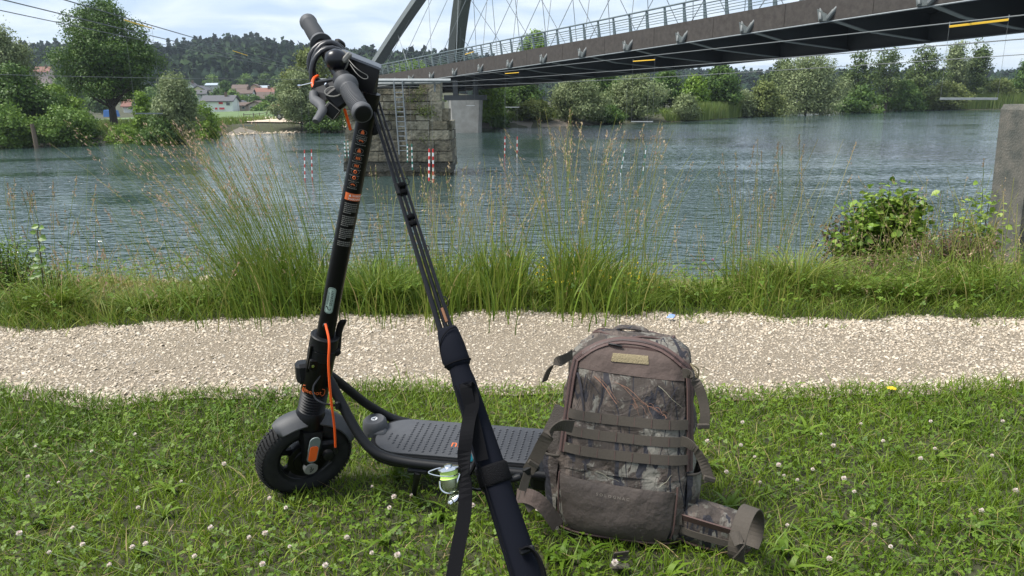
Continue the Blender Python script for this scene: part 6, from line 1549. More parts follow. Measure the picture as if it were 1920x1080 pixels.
# wide belt loop round the far end of the pouch, and the loop at its left end
def beltloop(cx_, rx_, rz_, a0, a1, w, tilt, name='belt_loop'):
    pts = [pp_(cx_ + .0 , 0, 0) + (TP.to_3x3() @ V((tilt * math.sin(a) * rx_, math.cos(a) * rx_, math.sin(a) * rz_))) for a in np.linspace(a0, a1, 26)]
    q = MB(); q.ribbon(pts, TP.to_3x3() @ V((1, 0, -.1)), w, .0028); return q.build(name, K['strap'], bag)
c0 = P(1400, 1003, 1.655); q = MB()
q.ribbon([c0 + V((.6, .8, 0)) * (.062 * math.cos(a)) + V((0, 0, 1)) * (.056 * math.sin(a) - .006 * math.cos(2 * a)) for a in np.linspace(math.radians(-60), math.radians(235), 30)], V((.8, -.6, -.05)), .036, .003); q.build('belt_loop', K['strap'], bag)
beltloop(-.085, .045, .060, math.radians(10), math.radians(175), .030, -.3)
strap([P(1372, 1012, 1.60), P(1385, 1008, 1.60), P(1394, 1015, 1.60), P(1390, 1030, 1.60), P(1384, 1045, 1.61)], [V((0, .6, .7)), V((.1, .8, .4)), V((.9, .3, .1))], .028, .003)
q = MB(); q.bbox(P(1392, 985, 1.64), (.004, .008, .010), None, .001); q.build('orange_tag', K['orange'], po)
# ================================================================== lawn
M['grass'] = mat('lawn_grass', rough=.5, spec=.3, transl=.30, tint=[(0.040, 0.078, 0.006), (0.085, 0.15, 0.009), (0.14, 0.215, 0.016), (0.21, 0.27, 0.030), (0.36, 0.31, 0.11)])
M['clover'] = mat('clover_leaf', rough=.5, spec=.3, transl=.25, tint=[(0.045, 0.095, 0.007), (0.085, 0.15, 0.010), (0.14, 0.215, 0.018)])
def inside_lawn(n, x0, x1, y0):
    x = rng.uniform(x0, x1, n); yn = path_near(x); y = rng.uniform(y0, 1, n) if False else y0 + (yn + .05 - y0) * rng.uniform(0, 1, n); return x, y
N = 98000
x, y = inside_lawn(N, -2.3, 2.7, .95)
clm = fbm(x, y, 40, 2.2)                      # clover patches nearer the camera
keep = rng.uniform(0, 1, N) < np.clip(1.15 - 1.3 * (clm - .35) * (y < 2.2), .35, 1); x, y, clm = x[keep], y[keep], clm[keep]
n = len(x); h = rng.gamma(8, .0041, n) * (.7 + .7 * fbm(x, y, 41, 3)); h = np.where(y > path_near(x) - .12, h * 1.15, h)
b = np.stack([x, y, ground(x, y)], 1)
v, q_, _ = blades(b, h, rng.uniform(.0020, .0042, n), rng.normal(0, .6, (n, 2)), 2, droop=.15)
ti = np.clip(.40 + (fbm(x, y, 42, 1.6) - .5) * .8 + rng.normal(0, .10, n), 0, .72); ti = np.where(rng.uniform(0, 1, n) < .012, 1, ti)
npmesh('lawn_grass', v, q_, M['grass'], tint=np.repeat(ti, 2), kind='stuff')
# clover: three rounded leaflets on a stalk
def clover(n, x, y, hgt, size):
    k = 6; a = np.linspace(0, 2 * np.pi, k, endpoint=False)
    az = rng.uniform(0, 2 * np.pi, n); tl = rng.normal(0, .32, (n, 2)); c = np.stack([x, y, ground(x, y) + hgt], 1); V_ = []
    for l in range(3):
        A = az + l * 2.094; ux = np.cos(A); uy = np.sin(A); s = size
        cu = np.cos(a)[None] * .5 + .54; cv = np.sin(a)[None] * .48
        px_ = (cu * ux[:, None] - cv * uy[:, None]) * s[:, None]; py_ = (cu * uy[:, None] + cv * ux[:, None]) * s[:, None]
        pz_ = px_ * tl[:, :1] + py_ * tl[:, 1:] + np.abs(cv) * s[:, None] * .35
        V_.append(np.stack([px_, py_, pz_], -1) + c[:, None])
    V_ = np.stack(V_, 1).reshape(-1, 3); base = (np.arange(n * 3) * k)[:, None]
    f = np.concatenate([base + np.array([[0, 1, 2, 5]]), base + np.array([[2, 3, 4, 5]])], 1).reshape(-1, 4)
    return V_, f
N = 27000; x, y = inside_lawn(N, -2.2, 2.6, .95); cl = fbm(x, y, 40, 2.2); keep = rng.uniform(0, 1, N) < np.clip((cl - .33) * 4, .06, 1) * np.clip(1.25 - .55 * (y - 1.3), .25, 1); x, y = x[keep], y[keep]; n = len(x)
v, f = clover(n, x, y, rng.uniform(.010, .038, n), rng.uniform(.0045, .0088, n))
npmesh('clover_leaves', v, f, M['clover'], tint=np.repeat(np.clip(rng.normal(.5, .25, n), 0, 1), 6), kind='stuff')
# broad weed rosettes (dandelion and plantain leaves)
wl = []; 
for k in range(70):
    cx, cyy = float(rng.uniform(-1.9, 2.1)), float(rng.uniform(1.2, 2.4)); m_ = int(rng.integers(4, 8)); bb = np.tile([[cx, cyy, float(ground(cx, cyy))]], (m_, 1)); an = rng.uniform(0, 6.28, m_)
    v, q2, _ = blades(bb, rng.uniform(.03, .07, m_), rng.uniform(.010, .018, m_), np.stack([np.cos(an), np.sin(an)], 1) * rng.uniform(.7, 1.6, (m_, 1)), 4, az=an + 1.57, droop=.5); wl.append((v, q2, np.full(len(q2), rng.uniform(.3, .9))))
v, f, t = merge(wl); npmesh('broad_leaf_weeds', v, f, M['clover'], tint=t, kind='stuff')
# dead thatch
n = 4500; x, y = inside_lawn(n, -2.2, 2.6, .95); b = np.stack([x, y, ground(x, y) + rng.uniform(0, .012, n)], 1)
v, q_, _ = blades(b, rng.uniform(.01, .04, n), rng.uniform(.001, .0025, n), rng.normal(0, 2.2, (n, 2)), 2); M['thatch'] = mat('dry_thatch', rough=.9, tint=[(.16, .11, .05), (.30, .23, .11)])
npmesh('dry_thatch', v, q_, M['thatch'], tint=np.repeat(rng.uniform(0, 1, n), 2), kind='stuff')

# clover flower heads
M['petal'] = mat('clover_petals', rough=.7, transl=.3, tint=[(.42, .34, .26), (.72, .66, .58), (.80, .74, .68), (.66, .42, .42)])
M['petalp'] = mat('pink_petals', rough=.7, transl=.3, tint=[(.50, .18, .34), (.62, .28, .44)])
M['stemg'] = mat('flower_stalk', (.08, .12, .03), .6)
def flower_proto(pink, seed_):
    r = np.random.default_rng(seed_); n = 46; ph = np.arccos(1 - 1.5 * (np.arange(n) + .5) / n); th = np.arange(n) * 2.4
    d = np.stack([np.sin(ph) * np.cos(th), np.sin(ph) * np.sin(th), np.cos(ph)], 1); s = .0085
    a = d; b_ = np.cross(d, [0, 0, 1.0]) + 1e-6; b_ /= np.linalg.norm(b_, axis=1)[:, None]; rr = r.uniform(.8, 1.15, (n, 1))
    c0, c1 = d * s * .35, d * s * rr + np.array([0, 0, .001]); cm = (c0 + c1) / 2
    v = np.stack([c0, cm + b_ * s * .24, c1, cm - b_ * s * .24], 1).reshape(-1, 3); v[:, 2] += .0
    return v, np.arange(n * 4).reshape(-1, 4), np.clip(.3 + .5 * (d[:, 2]) + r.normal(0, .12, n), 0, 1) if not pink else r.uniform(0, 1, n)
FP = [flower_proto(False, 1), flower_proto(False, 2), flower_proto(True, 3)]
heads = []; stalk = None
def flower(px, py, pink=False, s=1.0, hz=.055, yb=None, label=None, group=None, protos={}):
    g = G(px, py, hz) if yb is None else PY(px, py, yb); gz = float(ground(g.x, g.y)); hgt = max(.02, g.z - gz)
    key = (pink, random.randrange(2)); 
    o = empty('clover_flower', (g.x, g.y, gz), label or 'white clover flower head on a thin stalk in the lawn', 'flower', group or 'white clover flowers in the lawn')
    if key not in protos:
        p = FP[2 if pink else key[1]]; hd = npmesh('flower_head', p[0], p[1], M['petalp'] if pink else M['petal'], o, tint=p[2]); protos[key] = hd.data
    else:
        hd = bpy.data.objects.new('flower_head', protos[key]); C.objects.link(hd); hd.parent = o
    hd.matrix_parent_inverse = Matrix.Identity(4); hd.location = (0, 0, hgt); hd.scale = (s, s, s); hd.rotation_euler = (random.uniform(-.4, .4), random.uniform(-.4, .4), random.uniform(0, 6))
    if 'st' not in protos:
        q = MB(); q.tube([(0, 0, 0), (.06, 0, .5), (0, 0, 1.0)], [.0016, .0013, .0013], 4); st_ = q.build('stalk', M['stemg'], o); protos['st'] = st_.data
    else: st_ = bpy.data.objects.new('stalk', protos['st']); C.objects.link(st_); st_.parent = o
    st_.matrix_parent_inverse = Matrix.Identity(4); st_.scale = (1, 1, hgt)
fl = [(66, 838), (172, 846), (52, 894), (136, 990), (180, 783), (254, 815), (259, 952), (280, 1002), (273, 1020), (248, 1026), (205, 1060), (92, 1036), (155, 1021), (328, 929), (340, 903), (365, 1043), (434, 934), (467, 1008), (497, 1000), (492, 1058), (543, 1025), (536, 952), (602, 983), (739, 932), (771, 929), (770, 905), (730, 952), (698, 913), (697, 1037), (745, 1041), (886, 948), (972, 932), (1044, 990), (1008, 955), (1125, 1045), (1153, 1055), (1326, 827), (1362, 885), (1460, 872), (1470, 892), (1366, 857), (1389, 835), (1415, 857), (1460, 956 - 50), (1524, 880), (1602, 922), (1656, 827), (1562, 836), (1614, 795), (1677, 850), (1726, 860), (1753, 841), (1780, 805), (1860, 855), (1904, 920), (1670, 1025), (1555, 1048), (1476, 985), (1812, 1036), (1582, 897), (1495, 900), (1356, 945), (1425, 905), (36, 1000), (110, 905), (420, 870), (505, 935), (1720, 935), (1840, 958), (1640, 985), (1250, 1060), (650, 1008), (1392, 792), (1745, 790), (1880, 790), (1540, 815), (15, 965), (610, 1060), (395, 990), (300, 870)]
for i_, (a, b_) in enumerate(fl):
    if i_ % 9 in (4, 7): continue
    w_ = 'left of the scooter' if a < 500 else ('in front of the scooter deck' if a < 1000 else ('around the foot of the backpack' if a < 1480 else 'far right of the backpack'))
    flower(a, b_, s=random.uniform(.55, .95), hz=.052, label='white clover flower on a stalk in the lawn ' + w_, group='white clover flowers in the lawn ' + w_)
for (a, b_, yb) in ((1168, 508, 4.3), (1088, 507, 4.4), (1106, 526, 4.2), (1105, 522, 4.3), (1164, 526, 4.2), (1120, 557, 4.0), (1155, 552, 4.0), (1292, 536, 4.2), (1336, 532, 4.2), (1060, 555, 4.0), (456, 567, 3.9), (446, 577, 3.9), (1600, 542, 4.3), (1800, 563, 4.2), (1490, 520, 4.4)):
    flower(a, b_, s=1.1, yb=yb, label='small white clover flower in the rough grass beyond the gravel path', group='white clover flowers on the river bank')
for (a, b_, yb) in ((1163, 503, 4.4), (1336, 487, 4.5), (1319, 489, 4.5), (1306, 550, 4.1), (1407, 486, 4.5), (1390, 472, 4.6), (1527, 525, 4.3), (1708, 561, 4.1), (1850, 566, 4.1), (1420, 543, 4.2), (1738, 581, 4.0), (1280, 580, 3.9)):
    flower(a, b_, pink=True, s=1.1, yb=yb, label='pink clover flower in the rough grass beyond the gravel path', group='pink clover flowers on the river bank')
# dandelion head at the path edge and a blue scrap of litter
M['dand'] = mat('yellow_petals', (.85, .62, .02), .6, transl=.2)
g = G(1672, 730, .03); o = empty('dandelion', (g.x, g.y, float(ground(g.x, g.y))), 'yellow dandelion at the near edge of the gravel path on the right', 'flower'); q = MB()
for k in range(26):
    a = k * 2.4; r_ = .004 + .011 * (k / 26) ** .5; c = V((g.x, g.y, g.z)); q.add([c, c + V((r_ * math.cos(a - .2), r_ * math.sin(a - .2), .006)), c + V((r_ * 1.4 * math.cos(a), r_ * 1.4 * math.sin(a), .006 - k * .0001)), c + V((r_ * math.cos(a + .2), r_ * math.sin(a + .2), .006))], [(0, 1, 2, 3)])
q.build('flower_head', M['dand'], o); q = MB(); q.tube([V((g.x, g.y, float(ground(g.x, g.y)))), V((g.x, g.y, g.z))], .0018, 5); q.build('stalk', M['stemg'], o)
g = G(1257, 596, .02); q = MB(); q.add([g + V(p) for p in ((-.02, 0, 0), (.012, -.012, .004), (.025, .008, .012), (-.005, .02, .008), (.0, .002, .02))], [(0, 1, 4), (1, 2, 4), (2, 3, 4), (3, 0, 4)]); tag(q.build('litter_scrap', mat('blue_plastic_scrap', (.25, .38, .8), .5), None), 'crumpled blue scrap lying at the far edge of the gravel path', 'litter')

# ================================================================== bank vegetation
M['bank'] = mat('bank_grass', rough=.55, spec=.3, transl=.30, tint=[(0.040, 0.080, 0.010), (0.085, 0.15, 0.014), (0.15, 0.215, 0.024), (0.24, 0.25, 0.055), (0.38, 0.30, 0.12)])
M['seed'] = mat('grass_seed_heads', rough=.8, transl=.25, tint=[(.20, .13, .07), (.36, .25, .15), (.50, .38, .24), (.42, .25, .20)])
def bankx(n, x0, x1, off0, off1): x = rng.uniform(x0, x1, n); y = path_far(x) + rng.uniform(off0, off1, n); return x, y
def bladeset(x, y, h, w, lean, segs=4, tone=.4, tv=.15, droop=.1, tip=True):
    n = len(x); b = np.stack([x, y, ground(x, y) - .01], 1); v, q_, pos = blades(b, h, w, lean, segs, droop=droop, tip=tip)
    t = np.clip(tone + rng.normal(0, tv, n), 0, 1); return (v, q_, np.repeat(t, segs)), pos
def seeds(tips, dirs, ln, per, size, wide):
    """loose panicles: small flakes along the last stretch of each stem"""
    n = len(tips); t = rng.uniform(0, 1, (n, per)); c = tips[:, None] - dirs[:, None] * (ln[:, None] * t)[..., None]
    c = c + rng.normal(0, 1, (n, per, 3)) * (wide * (.25 + t) * ln[:, None])[..., None]; d = dirs[:, None] + rng.normal(0, .35, (n, per, 3)); d /= np.linalg.norm(d, axis=2)[..., None]
    c = c.reshape(-1, 3); d = d.reshape(-1, 3); b_ = rng.normal(size=c.shape); b_ -= d * (b_ * d).sum(1)[:, None]; b_ /= np.linalg.norm(b_, axis=1)[:, None]; s = size * rng.uniform(.6, 1.3, len(c))[:, None]
    v = np.stack([c - d * s, c + b_ * s * .28, c + d * s, c - b_ * s * .28], 1).reshape(-1, 3); return v, np.arange(len(c) * 4).reshape(-1, 4)
parts = []
# short fringe beside the path
x, y = bankx(17000, -3.2, 3.8, -.03, .5); n = len(x); p, _ = bladeset(x, y, rng.uniform(.04, .13, n) * (.6 + .8 * fbm(x, y, 50, 3)), rng.uniform(.002, .005, n), rng.normal(0, .7, (n, 2)), 3, .45, .15); parts.append(p)
# the denser belt behind it
x, y = bankx(19000, -3.4, 4.4, .2, 1.6); n = len(x); hh = (1 - .45 * np.exp(-((x - .13) / .10) ** 2) - .35 * np.exp(-((x + 2.0) / .45) ** 2)) * (.03 + .22 * fbm(x, y, 51, 1.9) ** 1.6 * 1.3) * rng.uniform(.45, 1.3, n) * (1 - .45 * sstep(.6, 1.5, y - path_far(x)))
tone = .40 + 1.5 * (fbm(x, y, 52, 1.3) - .5) + .5 * (fbm(x, y, 53, 6) - .5) + .2 * np.exp(-((x + 1.35) / .45) ** 2); p, _ = bladeset(x, y, hh, rng.uniform(.0022, .0060, n), rng.normal(0, .85, (n, 2)), 3, tone, .20, droop=.25); parts.append(p)
# tufts arching over the path edge
for cxp, cyp, m_, hh, sp_, tn in ((700, 590, 700, .28, .16, .35), (640, 585, 300, .2, .1, .4), (90, 600, 350, .26, .10, .45), (250, 600, 300, .16, .12, .4), (860, 585, 350, .20, .12, .45), (940, 580, 300, .18, .12, .45), (1000, 575, 300, .2, .12, .45), (1180, 590, 300, .16, .15, .4), (1330, 580, 350, .18, .2, .45), (1500, 560, 700, .30, .16, .55), (1600, 575, 500, .22, .2, .5), (1710, 580, 400, .2, .12, .4), (1830, 575, 400, .26, .2, .45), (490, 585, 400, .2, .16, .4), (330, 590, 300, .18, .14, .42), (560, 590, 300, .2, .14, .4)):
    c = G(cxp, cyp); an = rng.uniform(0, 6.28, m_); rr = rng.uniform(0, sp_, m_); x = c.x + np.cos(an) * rr; y = c.y + .06 + np.abs(np.sin(an) * rr) * .7
    p, _ = bladeset(x, y, hh * rng.uniform(.5, 1.25, m_), rng.uniform(.003, .007, m_), np.stack([np.cos(an), np.sin(an)], 1) * rng.uniform(.2, 1.4, (m_, 1)), 5, tn, .1, droop=.35); parts.append(p)
v, f, t = merge(parts); npmesh('bank_grass', v, f, M['bank'], tint=t, kind='stuff')
x, y = bankx(3800, -3.3, 4.0, .1, 1.5); n = len(x); rd = np.exp(-((x + 1.35) / .5) ** 2) + .6 * np.exp(-((x - 2.2) / .5) ** 2); keep = rng.uniform(0, 1, n) < .35 + .6 * rd; x, y, rd = x[keep], y[keep], rd[keep]; n = len(x)
p, pos = bladeset(x, y, rng.uniform(.12, .34, n) * (.8 + .3 * rd), rng.uniform(.0015, .0026, n), rng.normal(0, .35, (n, 2)), 5, .85, .1, tip='stem'); npmesh('dry_stems', p[0], p[1], M['bank'], tint=p[2], kind='stuff')
kk = rng.uniform(0, 1, n) < .8; tp_ = pos[kk, -1]; dd = pos[kk, -1] - pos[kk, -2]; dd /= np.linalg.norm(dd, axis=1)[:, None]; v, q_ = seeds(tp_, dd, rng.uniform(.03, .07, kk.sum()), 9, .0055, .07); npmesh('dry_seed_heads', v, q_, M['seed'], tint=np.clip(rng.normal(.6, .3, len(q_)), 0, 1), kind='stuff')
# low leafy herbs in the belt
x, y = bankx(9000, -3.2, 3.9, .0, 1.3); keep = fbm(x, y, 55, 1.8) > .44; x, y = x[keep], y[keep]; n = len(x)
v, f = clover(n, x, y, rng.uniform(.03, .17, n), rng.uniform(.006, .015, n)); npmesh('leafy_herbs', v, f, M['clover'], tint=np.repeat(rng.uniform(.1, .9, n), 6), kind='stuff')
# tiny yellow flowers
x, y = bankx(120, .0, .75, .1, .6); n = len(x); cc = np.stack([x, y, ground(x, y) + rng.uniform(.05, .2, n)], 1); v, q_ = leaves(np.repeat(cc, 3, 0) + rng.normal(0, .003, (n * 3, 3)), .012, asp=.9); npmesh('yellow_wildflowers', v, q_, M['dand'], kind='stuff')

def clump(label, cpx, cpy, n, hr, spread, leanmx, leanv, wr=(.003, .0065), tone=.35, seedfrac=.35, per=16, leafn=None, name='tall_grass_clump', group=None, wide=.09, slen=(.10, .2), stone=.5, leafh=.55, ydep=.18):
    c = G(cpx, cpy); c = V((c.x, c.y + .15, float(ground(c.x, c.y + .15))))
    root = empty(name, c, label, 'tall grass', group); x = c.x + rng.normal(0, spread, n); y = c.y + rng.normal(0, ydep, n)
    off = (x - c.x) / max(spread, .01); h = rng.uniform(*hr, n); lean = np.stack([leanmx + off * .10 + rng.normal(0, leanv, n), rng.normal(0, leanv * .7, n)], 1)
    b = np.stack([x, y, ground(x, y) - .01], 1); v, q_, pos = blades(b, h, rng.uniform(.0026, .0042, n), lean, 6, tip='stem', az=rng.normal(0, .6, n)); t = np.clip(tone + .15 + rng.normal(0, .12, n), 0, .8)
    # stems turn straw coloured at the top
    tt = np.repeat(t, 6) ; seg = np.tile(np.arange(6), n); tt = np.where(seg >= 4, np.clip(tt + .18, 0, 1), tt)
    npmesh('stems', v, q_, M['bank'], root, tint=tt, kind='stuff')
    m_ = int((leafn or n * 2.2) * .36); x = c.x + rng.normal(0, spread * .9, m_); y = c.y + rng.normal(0, ydep * .9, m_); b = np.stack([x, y, ground(x, y) - .01], 1); off = (x - c.x) / max(spread, .01)
    v, q_, _ = blades(b, rng.uniform(.25, leafh, m_) * np.mean(hr), rng.uniform(*wr, m_), np.stack([leanmx * .8 + off * .12 + rng.normal(0, leanv * 3, m_), np.clip(rng.normal(0, leanv * 2.5, m_), -.22, 1)], 1), 5, az=rng.uniform(-1.2, 1.2, m_), droop=.22)
    npmesh('leaf_blades', v, q_, M['bank'], root, tint=np.repeat(np.clip(tone + rng.normal(0, .2, m_), 0, 1), 5), kind='stuff')
    k = rng.uniform(0, 1, n) < seedfrac; tip = pos[k, -1]; d = pos[k, -1] - pos[k, -3]; d /= np.linalg.norm(d, axis=1)[:, None]; ln = rng.uniform(*slen, k.sum())
    if k.sum():
        v, q_ = seeds(tip, d, ln, int(per * .8), .0075, wide * .8); npmesh('seed_heads', v, q_, M['seed'], root, tint=np.clip(stone + rng.normal(0, .2, len(q_)), 0, 1), kind='stuff')
clump('largest tall grass clump leaning left with pinkish seed heads, left of the scooter stem', 508, 590, 260, (.55, .98), .15, -.36, .12, tone=.34, seedfrac=.42, per=34, leafn=1900, stone=.75, leafh=.68, wide=.10)
clump('thin grass stems with pink tinted seed heads left of the largest clump', 300, 595, 60, (.30, .62), .24, -.08, .15, tone=.45, seedfrac=.6, per=18, leafn=300, stone=.85, leafh=.4, slen=(.05, .10))
clump('sparse tall grass stems at the left edge beside the leafy sapling', 45, 600, 40, (.45, .78), .12, .03, .08, tone=.4, seedfrac=.5, per=30, leafn=260, stone=.3, wide=.05, slen=(.08, .15), leafh=.45)
clump('tall straight grass between the scooter stem and the fishing rod', 715, 590, 60, (.40, .72), .12, -.05, .10, tone=.42, seedfrac=.4, per=24, leafn=900, leafh=.7)
clump('upright grass clump right behind the fishing rod', 832, 588, 60, (.40, .75), .10, .02, .09, tone=.45, seedfrac=.45, per=24, leafn=800, leafh=.7)
clump('bright upright grass clump in the middle of the photo before open water', 938, 582, 60, (.42, .78), .075, .02, .07, tone=.42, seedfrac=.5, per=26, leafn=1000, leafh=.78, wr=(.005, .009))
clump('tallest slender grass clump above the top of the backpack', 1090, 582, 90, (.50, 1.02), .10, .03, .11, tone=.45, seedfrac=.5, per=34, leafn=1200, stone=.5, leafh=.66, wr=(.005, .009))
clump('thin grass stems with straw seed heads right of the tallest slender clump', 1195, 580, 34, (.45, .95), .09, .05, .10, tone=.45, seedfrac=.6, per=30, leafn=350, stone=.5, leafh=.5)
clump('thin grass with red brown seed heads left of the leafy bush', 1440, 577, 60, (.42, .86), .11, .02, .10, tone=.5, seedfrac=.5, per=30, leafn=900, stone=.2, wide=.05, leafh=.55)
clump('sparse grass stems standing between the two tallest clumps on the right', 1300, 577, 24, (.35, .66), .2, .04, .13, tone=.45, seedfrac=.6, per=22, leafn=300, leafh=.4)
clump('grass stems with dark spikes just left of the concrete post', 1720, 565, 36, (.35, .62), .24, .0, .14, tone=.4, seedfrac=.5, per=26, leafn=500, stone=.25, leafh=.5)
clump('fine arching grass at the foot of the concrete post', 1850, 572, 110, (.3, .66), .20, -.1, .22, tone=.42, seedfrac=.3, per=14, leafn=900, leafh=.75)
clump('straw toned low grass between the left edge and the largest clump', 190, 600, 60, (.18, .38), .25, 0, .2, tone=.72, seedfrac=.6, per=14, leafn=900, stone=.8, leafh=.6, slen=(.04, .08))
# a few lone dark spikes against the river
def spike(px, y0, y1, yb, label):
    a = PY(px, y0, yb); g = V((a.x + .03, yb, float(ground(a.x, yb)))); o = empty('grass_spike', g, label, 'grass stem', 'single grass spikes against the river'); q = MB(); q.tube(smoothpath([g, g.lerp(a, .5) + V((.015, 0, 0)), a], 4), [.0016] * 8 + [.001], 4); q.build('stem', M['stemg'], o)
    top = np.array(a); ln = (PY(px, y0, yb) - PY(px, y1, yb)).length; v, q_ = seeds(top[None].repeat(1, 0), np.array([[0, 0, 1.0]]), np.array([ln]), 46, .005, .05); npmesh('seed_head', v, q_, M['seed'], o, tint=rng.uniform(0, .4, len(q_)), kind='stuff')
for a in ((1499, 252, 278, 4.4, 'tall dark grass spike highest above the right water'), (1459, 266, 280, 4.4, 'dark grass spike left of the highest one'), (1467, 272, 292, 4.5, 'dark grass spike second left of the highest one'), (1428, 283, 303, 4.4, 'slender grass spike left of the group over the right water'),
          (1845, 297, 312, 4.3, 'dark grass spike near the concrete post'), (1012, 210, 262, 4.1, 'tall pale panicle rising highest in the middle of the photo'), (1206, 250, 285, 4.3, 'pale panicle right of the highest middle one'), (1192, 252, 300, 4.4, 'second pale panicle right of the highest middle one'), (40, 352, 385, 4.0, 'brown grass spike at the left edge'), (55, 360, 400, 4.1, 'second brown grass spike at the left edge')): spike(*a)

# ---- shrubs
def shrub(name, label, px, py, top, wpx, yb, leaf, n, ls, cat='shrub', stems=14, droop=0.0, asp=.75, box=(1, 1), tlo=0, thi=1):
    g = PY(px, py, yb); gz = float(ground(g.x, yb)); tz = PY(px, top, yb).z; W = wpx / F * yb; H = tz - gz; root = empty(name, (g.x, yb, gz), label, cat); q = MB(); ends = []
    for k in range(stems):
        an = rng.uniform(0, 6.28); r_ = W * .5 * rng.uniform(.2, 1); e = V((g.x + math.cos(an) * r_, yb + math.sin(an) * r_ * .6, gz + H * rng.uniform(.45, 1.0) * (1 - .35 * (r_ / (W * .5)) ** 2))); s_ = V((g.x + math.cos(an) * r_ * .25, yb + math.sin(an) * r_ * .2, gz - .05))
        pth = smoothpath([s_, s_.lerp(e, .55) + V((0, 0, .06 * H)), e], 5); q.tube(pth, [.004] * 5 + [.003] * 5 + [.0015], 5); ends.append(np.array([tuple(p) for p in pth]))
    q.build('stems', M['stemb'], root); idx = rng.integers(0, stems, n); tt = rng.beta(2.2, 1.1, n) * 10; i0 = np.clip(tt.astype(int), 0, 9); fr = tt - i0; E = np.array(ends); c = E[idx, i0] * (1 - fr)[:, None] + E[idx, i0 + 1] * fr[:, None] + rng.normal(0, .055 * box[0], (n, 3)) * np.array([1, 1, .8])
    c[:, 2] = np.maximum(c[:, 2], gz + .02)
    # two folded halves per leaf so it reads as a real leaf
    a = rng.normal(size=(n, 3)); a[:, 2] = -abs(a[:, 2]) * .5 - droop; a /= np.linalg.norm(a, axis=1)[:, None]; up = np.array([0, 0, 1.0]) + rng.normal(0, .5, (n, 3)); b_ = np.cross(a, up); b_ /= np.linalg.norm(b_, axis=1)[:, None]; nn = np.cross(b_, a); s = ls * rng.uniform(.5, 1.2, n)[:, None]
    P0_, P1_, P2_ = c - a * s / 2, c + a * s * .12, c + a * s / 2; L1, L2 = c - a * s * .25 + b_ * s * asp / 2 + nn * s * .12, c + a * s * .15 + b_ * s * asp * .42 + nn * s * .10; R1, R2 = c - a * s * .25 - b_ * s * asp / 2 + nn * s * .12, c + a * s * .15 - b_ * s * asp * .42 + nn * s * .10
    v = np.stack([P0_, L1, L2, P2_, R2, R1], 1).reshape(-1, 3); k = (np.arange(n) * 6)[:, None]; f = np.concatenate([k + np.array([[0, 1, 2, 3]]), k + np.array([[0, 3, 4, 5]])], 1).reshape(-1, 4)
    npmesh('leaves', v, f, leaf, root, tint=np.repeat(np.clip(rng.uniform(tlo, thi, n), 0, 1), 2), kind='stuff'); return root
M['stemb'] = mat('shrub_stem', (.08, .07, .035), .8); M['lf1'] = mat('shrub_leaf', rough=.45, spec=.4, transl=.3, tint=[(.055, .11, .014), (.11, .19, .02), (.18, .28, .035), (.27, .35, .06)])
M['lfr'] = mat('reddish_bramble_leaf', rough=.6, transl=.25, tint=[(.05, .075, .02), (.10, .10, .035), (.16, .09, .05), (.12, .055, .045)]); M['lfd'] = mat('withered_leaf', rough=.8, tint=[(.06, .045, .02), (.11, .08, .035)])
shrub('leafy_bush', 'leafy bright green bush with jagged leaves on the bank left of the concrete post', 1655, 490, 338, 175, 5.1, M['lf1'], 2700, .052, stems=38)
shrub('leafy_bush', 'lower green leafy bush at the left foot of the bright one', 1610, 490, 385, 110, 5.0, M['lf1'], 900, .05, stems=14, thi=.7)
shrub('withered_shrub', 'withered brown shrub at the left side of the leafy bush', 1568, 500, 398, 50, 5.2, M['lfd'], 700, .03, stems=10)
shrub('bramble_bush', 'reddish brown bramble thicket between the leafy bush and the concrete post', 1775, 540, 425, 170, 4.45, M['lfr'], 4200, .026, stems=40, asp=.35)
shrub('leafy_bush', 'thin climbing shoots with round leaves beside the concrete post', 1838, 470, 345, 60, 5.4, M['lf1'], 380, .045, stems=9, tlo=.5)
shrub('leafy_bush', 'pale feathery shrub in front of the water left of the concrete post', 1790, 470, 380, 120, 5.5, M['lf1'], 900, .024, stems=24, tlo=.6, asp=.3)
shrub('bramble_bush', 'low patch of red tinted leaves below the leafy bush', 1640, 545, 488, 200, 4.3, M['lfr'], 2600, .022, stems=40, asp=.4)
shrub('herb_patch', 'dense dark green leafy herbs at the left edge of the photo', 20, 590, 440, 170, 4.15, M['lf1'], 3200, .022, stems=40, thi=.5, asp=.45)
shrub('herb_patch', 'low leafy herbs right of the sapling at the left edge', 110, 595, 505, 110, 4.1, M['lf1'], 1300, .020, stems=24, thi=.5, asp=.45)
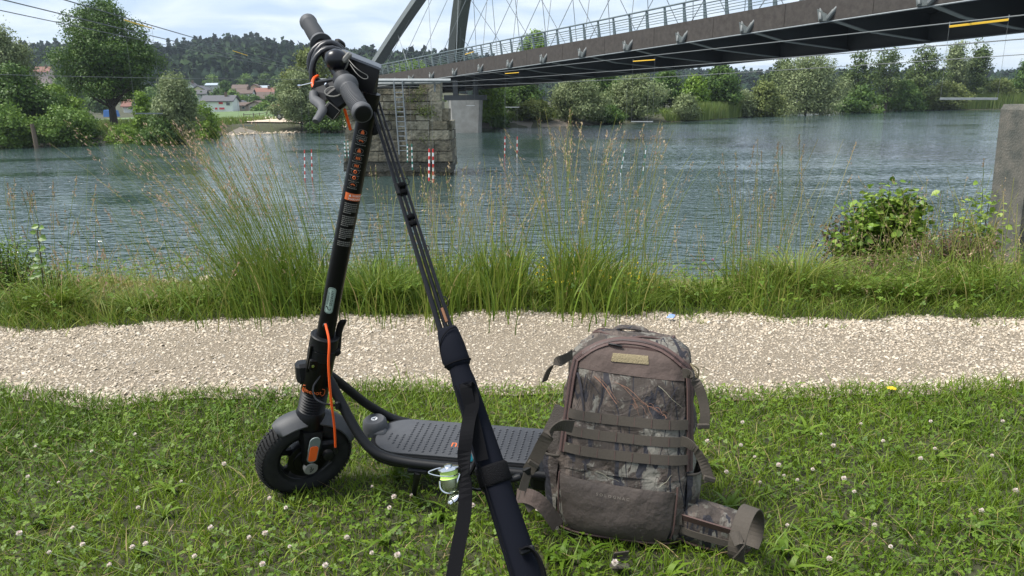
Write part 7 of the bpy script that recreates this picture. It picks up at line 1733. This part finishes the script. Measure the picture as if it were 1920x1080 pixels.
# young sapling at the left with big round leaves
g0 = G(76, 600); yb = g0.y + .12; rt = empty('sapling', (PY(76, 560, yb).x, yb, float(ground(g0.x, yb))), 'slender sapling with broad bright green leaves near the left edge', 'sapling')
a, b_ = V((PY(80, 580, yb).x, yb, float(ground(g0.x, yb)))), PY(70, 432, yb); pth = smoothpath([a, a.lerp(b_, .5) + V((.01, 0, 0)), b_], 6); q = MB(); q.tube(pth, .0028, 6); q.build('stem', M['stemb'], rt)
big = mat('broad_sapling_leaf', (.14, .24, .03), .45, transl=.35, noise=(40, (.10, .19, .025), .2))
for k, (lx, ly, sz, dr) in enumerate(((66, 425, .034, -1), (78, 427, .030, 1), (62, 436, .028, -1), (80, 447, .044, 1), (62, 468, .040, -1), (80, 466, .040, 1), (70, 484, .036, 1), (66, 500, .036, -1), (80, 497, .034, 1), (72, 516, .034, -1), (60, 520, .030, -1))):
    c = PY(lx, ly, yb - .01); st_ = min(pth, key=lambda p: (p - c).length + abs(p.z - c.z)); q = MB(); d = V((dr * .8, -.3, -.25 + .2 * (k % 3))).normalized(); w = d.cross(V((0, -.8, .6))).normalized(); nn = w.cross(d)
    o = [c - d * sz * .45, c - d * sz * .30 + w * sz * .38, c + d * sz * .1 + w * sz * .44, c + d * sz * .62, c + d * sz * .1 - w * sz * .44, c - d * sz * .30 - w * sz * .38]; o[1] += nn * sz * .1; o[2] += nn * sz * .1; o[4] += nn * sz * .1; o[5] += nn * sz * .1
    q.add(o, [(0, 1, 2, 3), (0, 3, 4, 5)]); q.tube([st_, c - d * sz * .45], .001, 4); q.build('leaf', big, rt)

lf_ = [(898, 0)]
for k, (px, py) in enumerate(((398, 677), (295, 703), (1860, 660), (1440, 690), (1130, 615), (760, 705), (60, 660), (1635, 640))):
    g = G(px, py); o_ = V((g.x, g.y, float(ground(g.x, g.y)) + .012)); s_ = .012; a = k * 1.3; q = MB()
    q.add([o_ + V((s_ * math.cos(a), s_ * math.sin(a), .003)), o_ + V((-s_ * .5 * math.sin(a), s_ * .5 * math.cos(a), .006)), o_ - V((s_ * math.cos(a), s_ * math.sin(a), -.002)), o_ + V((s_ * .5 * math.sin(a), -s_ * .5 * math.cos(a), 0))], [(0, 1, 2, 3)])
    tag(q.build('dry_leaf', M['lfd'], None), 'small withered brown leaf lying on the gravel path', 'leaf', 'withered leaves on the gravel path')
n = 700; x = rng.uniform(-3, 3.5, n); y = np.where(rng.uniform(0, 1, n) < .7, path_far(x) - rng.gamma(1.2, .06, n), path_near(x) + rng.gamma(1.2, .04, n)); keep = fbm(x, y, 77, 3) > .52; x, y = x[keep], y[keep]; x = np.repeat(x, 6) + rng.normal(0, .012, len(x) * 6); y = np.repeat(y, 6) + rng.normal(0, .012, len(y) * 6); n = len(x)
v, q_, _ = blades(np.stack([x, y, ground(x, y)], 1), rng.uniform(.01, .04, n), rng.uniform(.002, .004, n), rng.normal(0, .9, (n, 2)), 2); npmesh('path_weeds', v, q_, M['grass'], tint=np.repeat(rng.uniform(.2, .8, n), 2), kind='stuff')
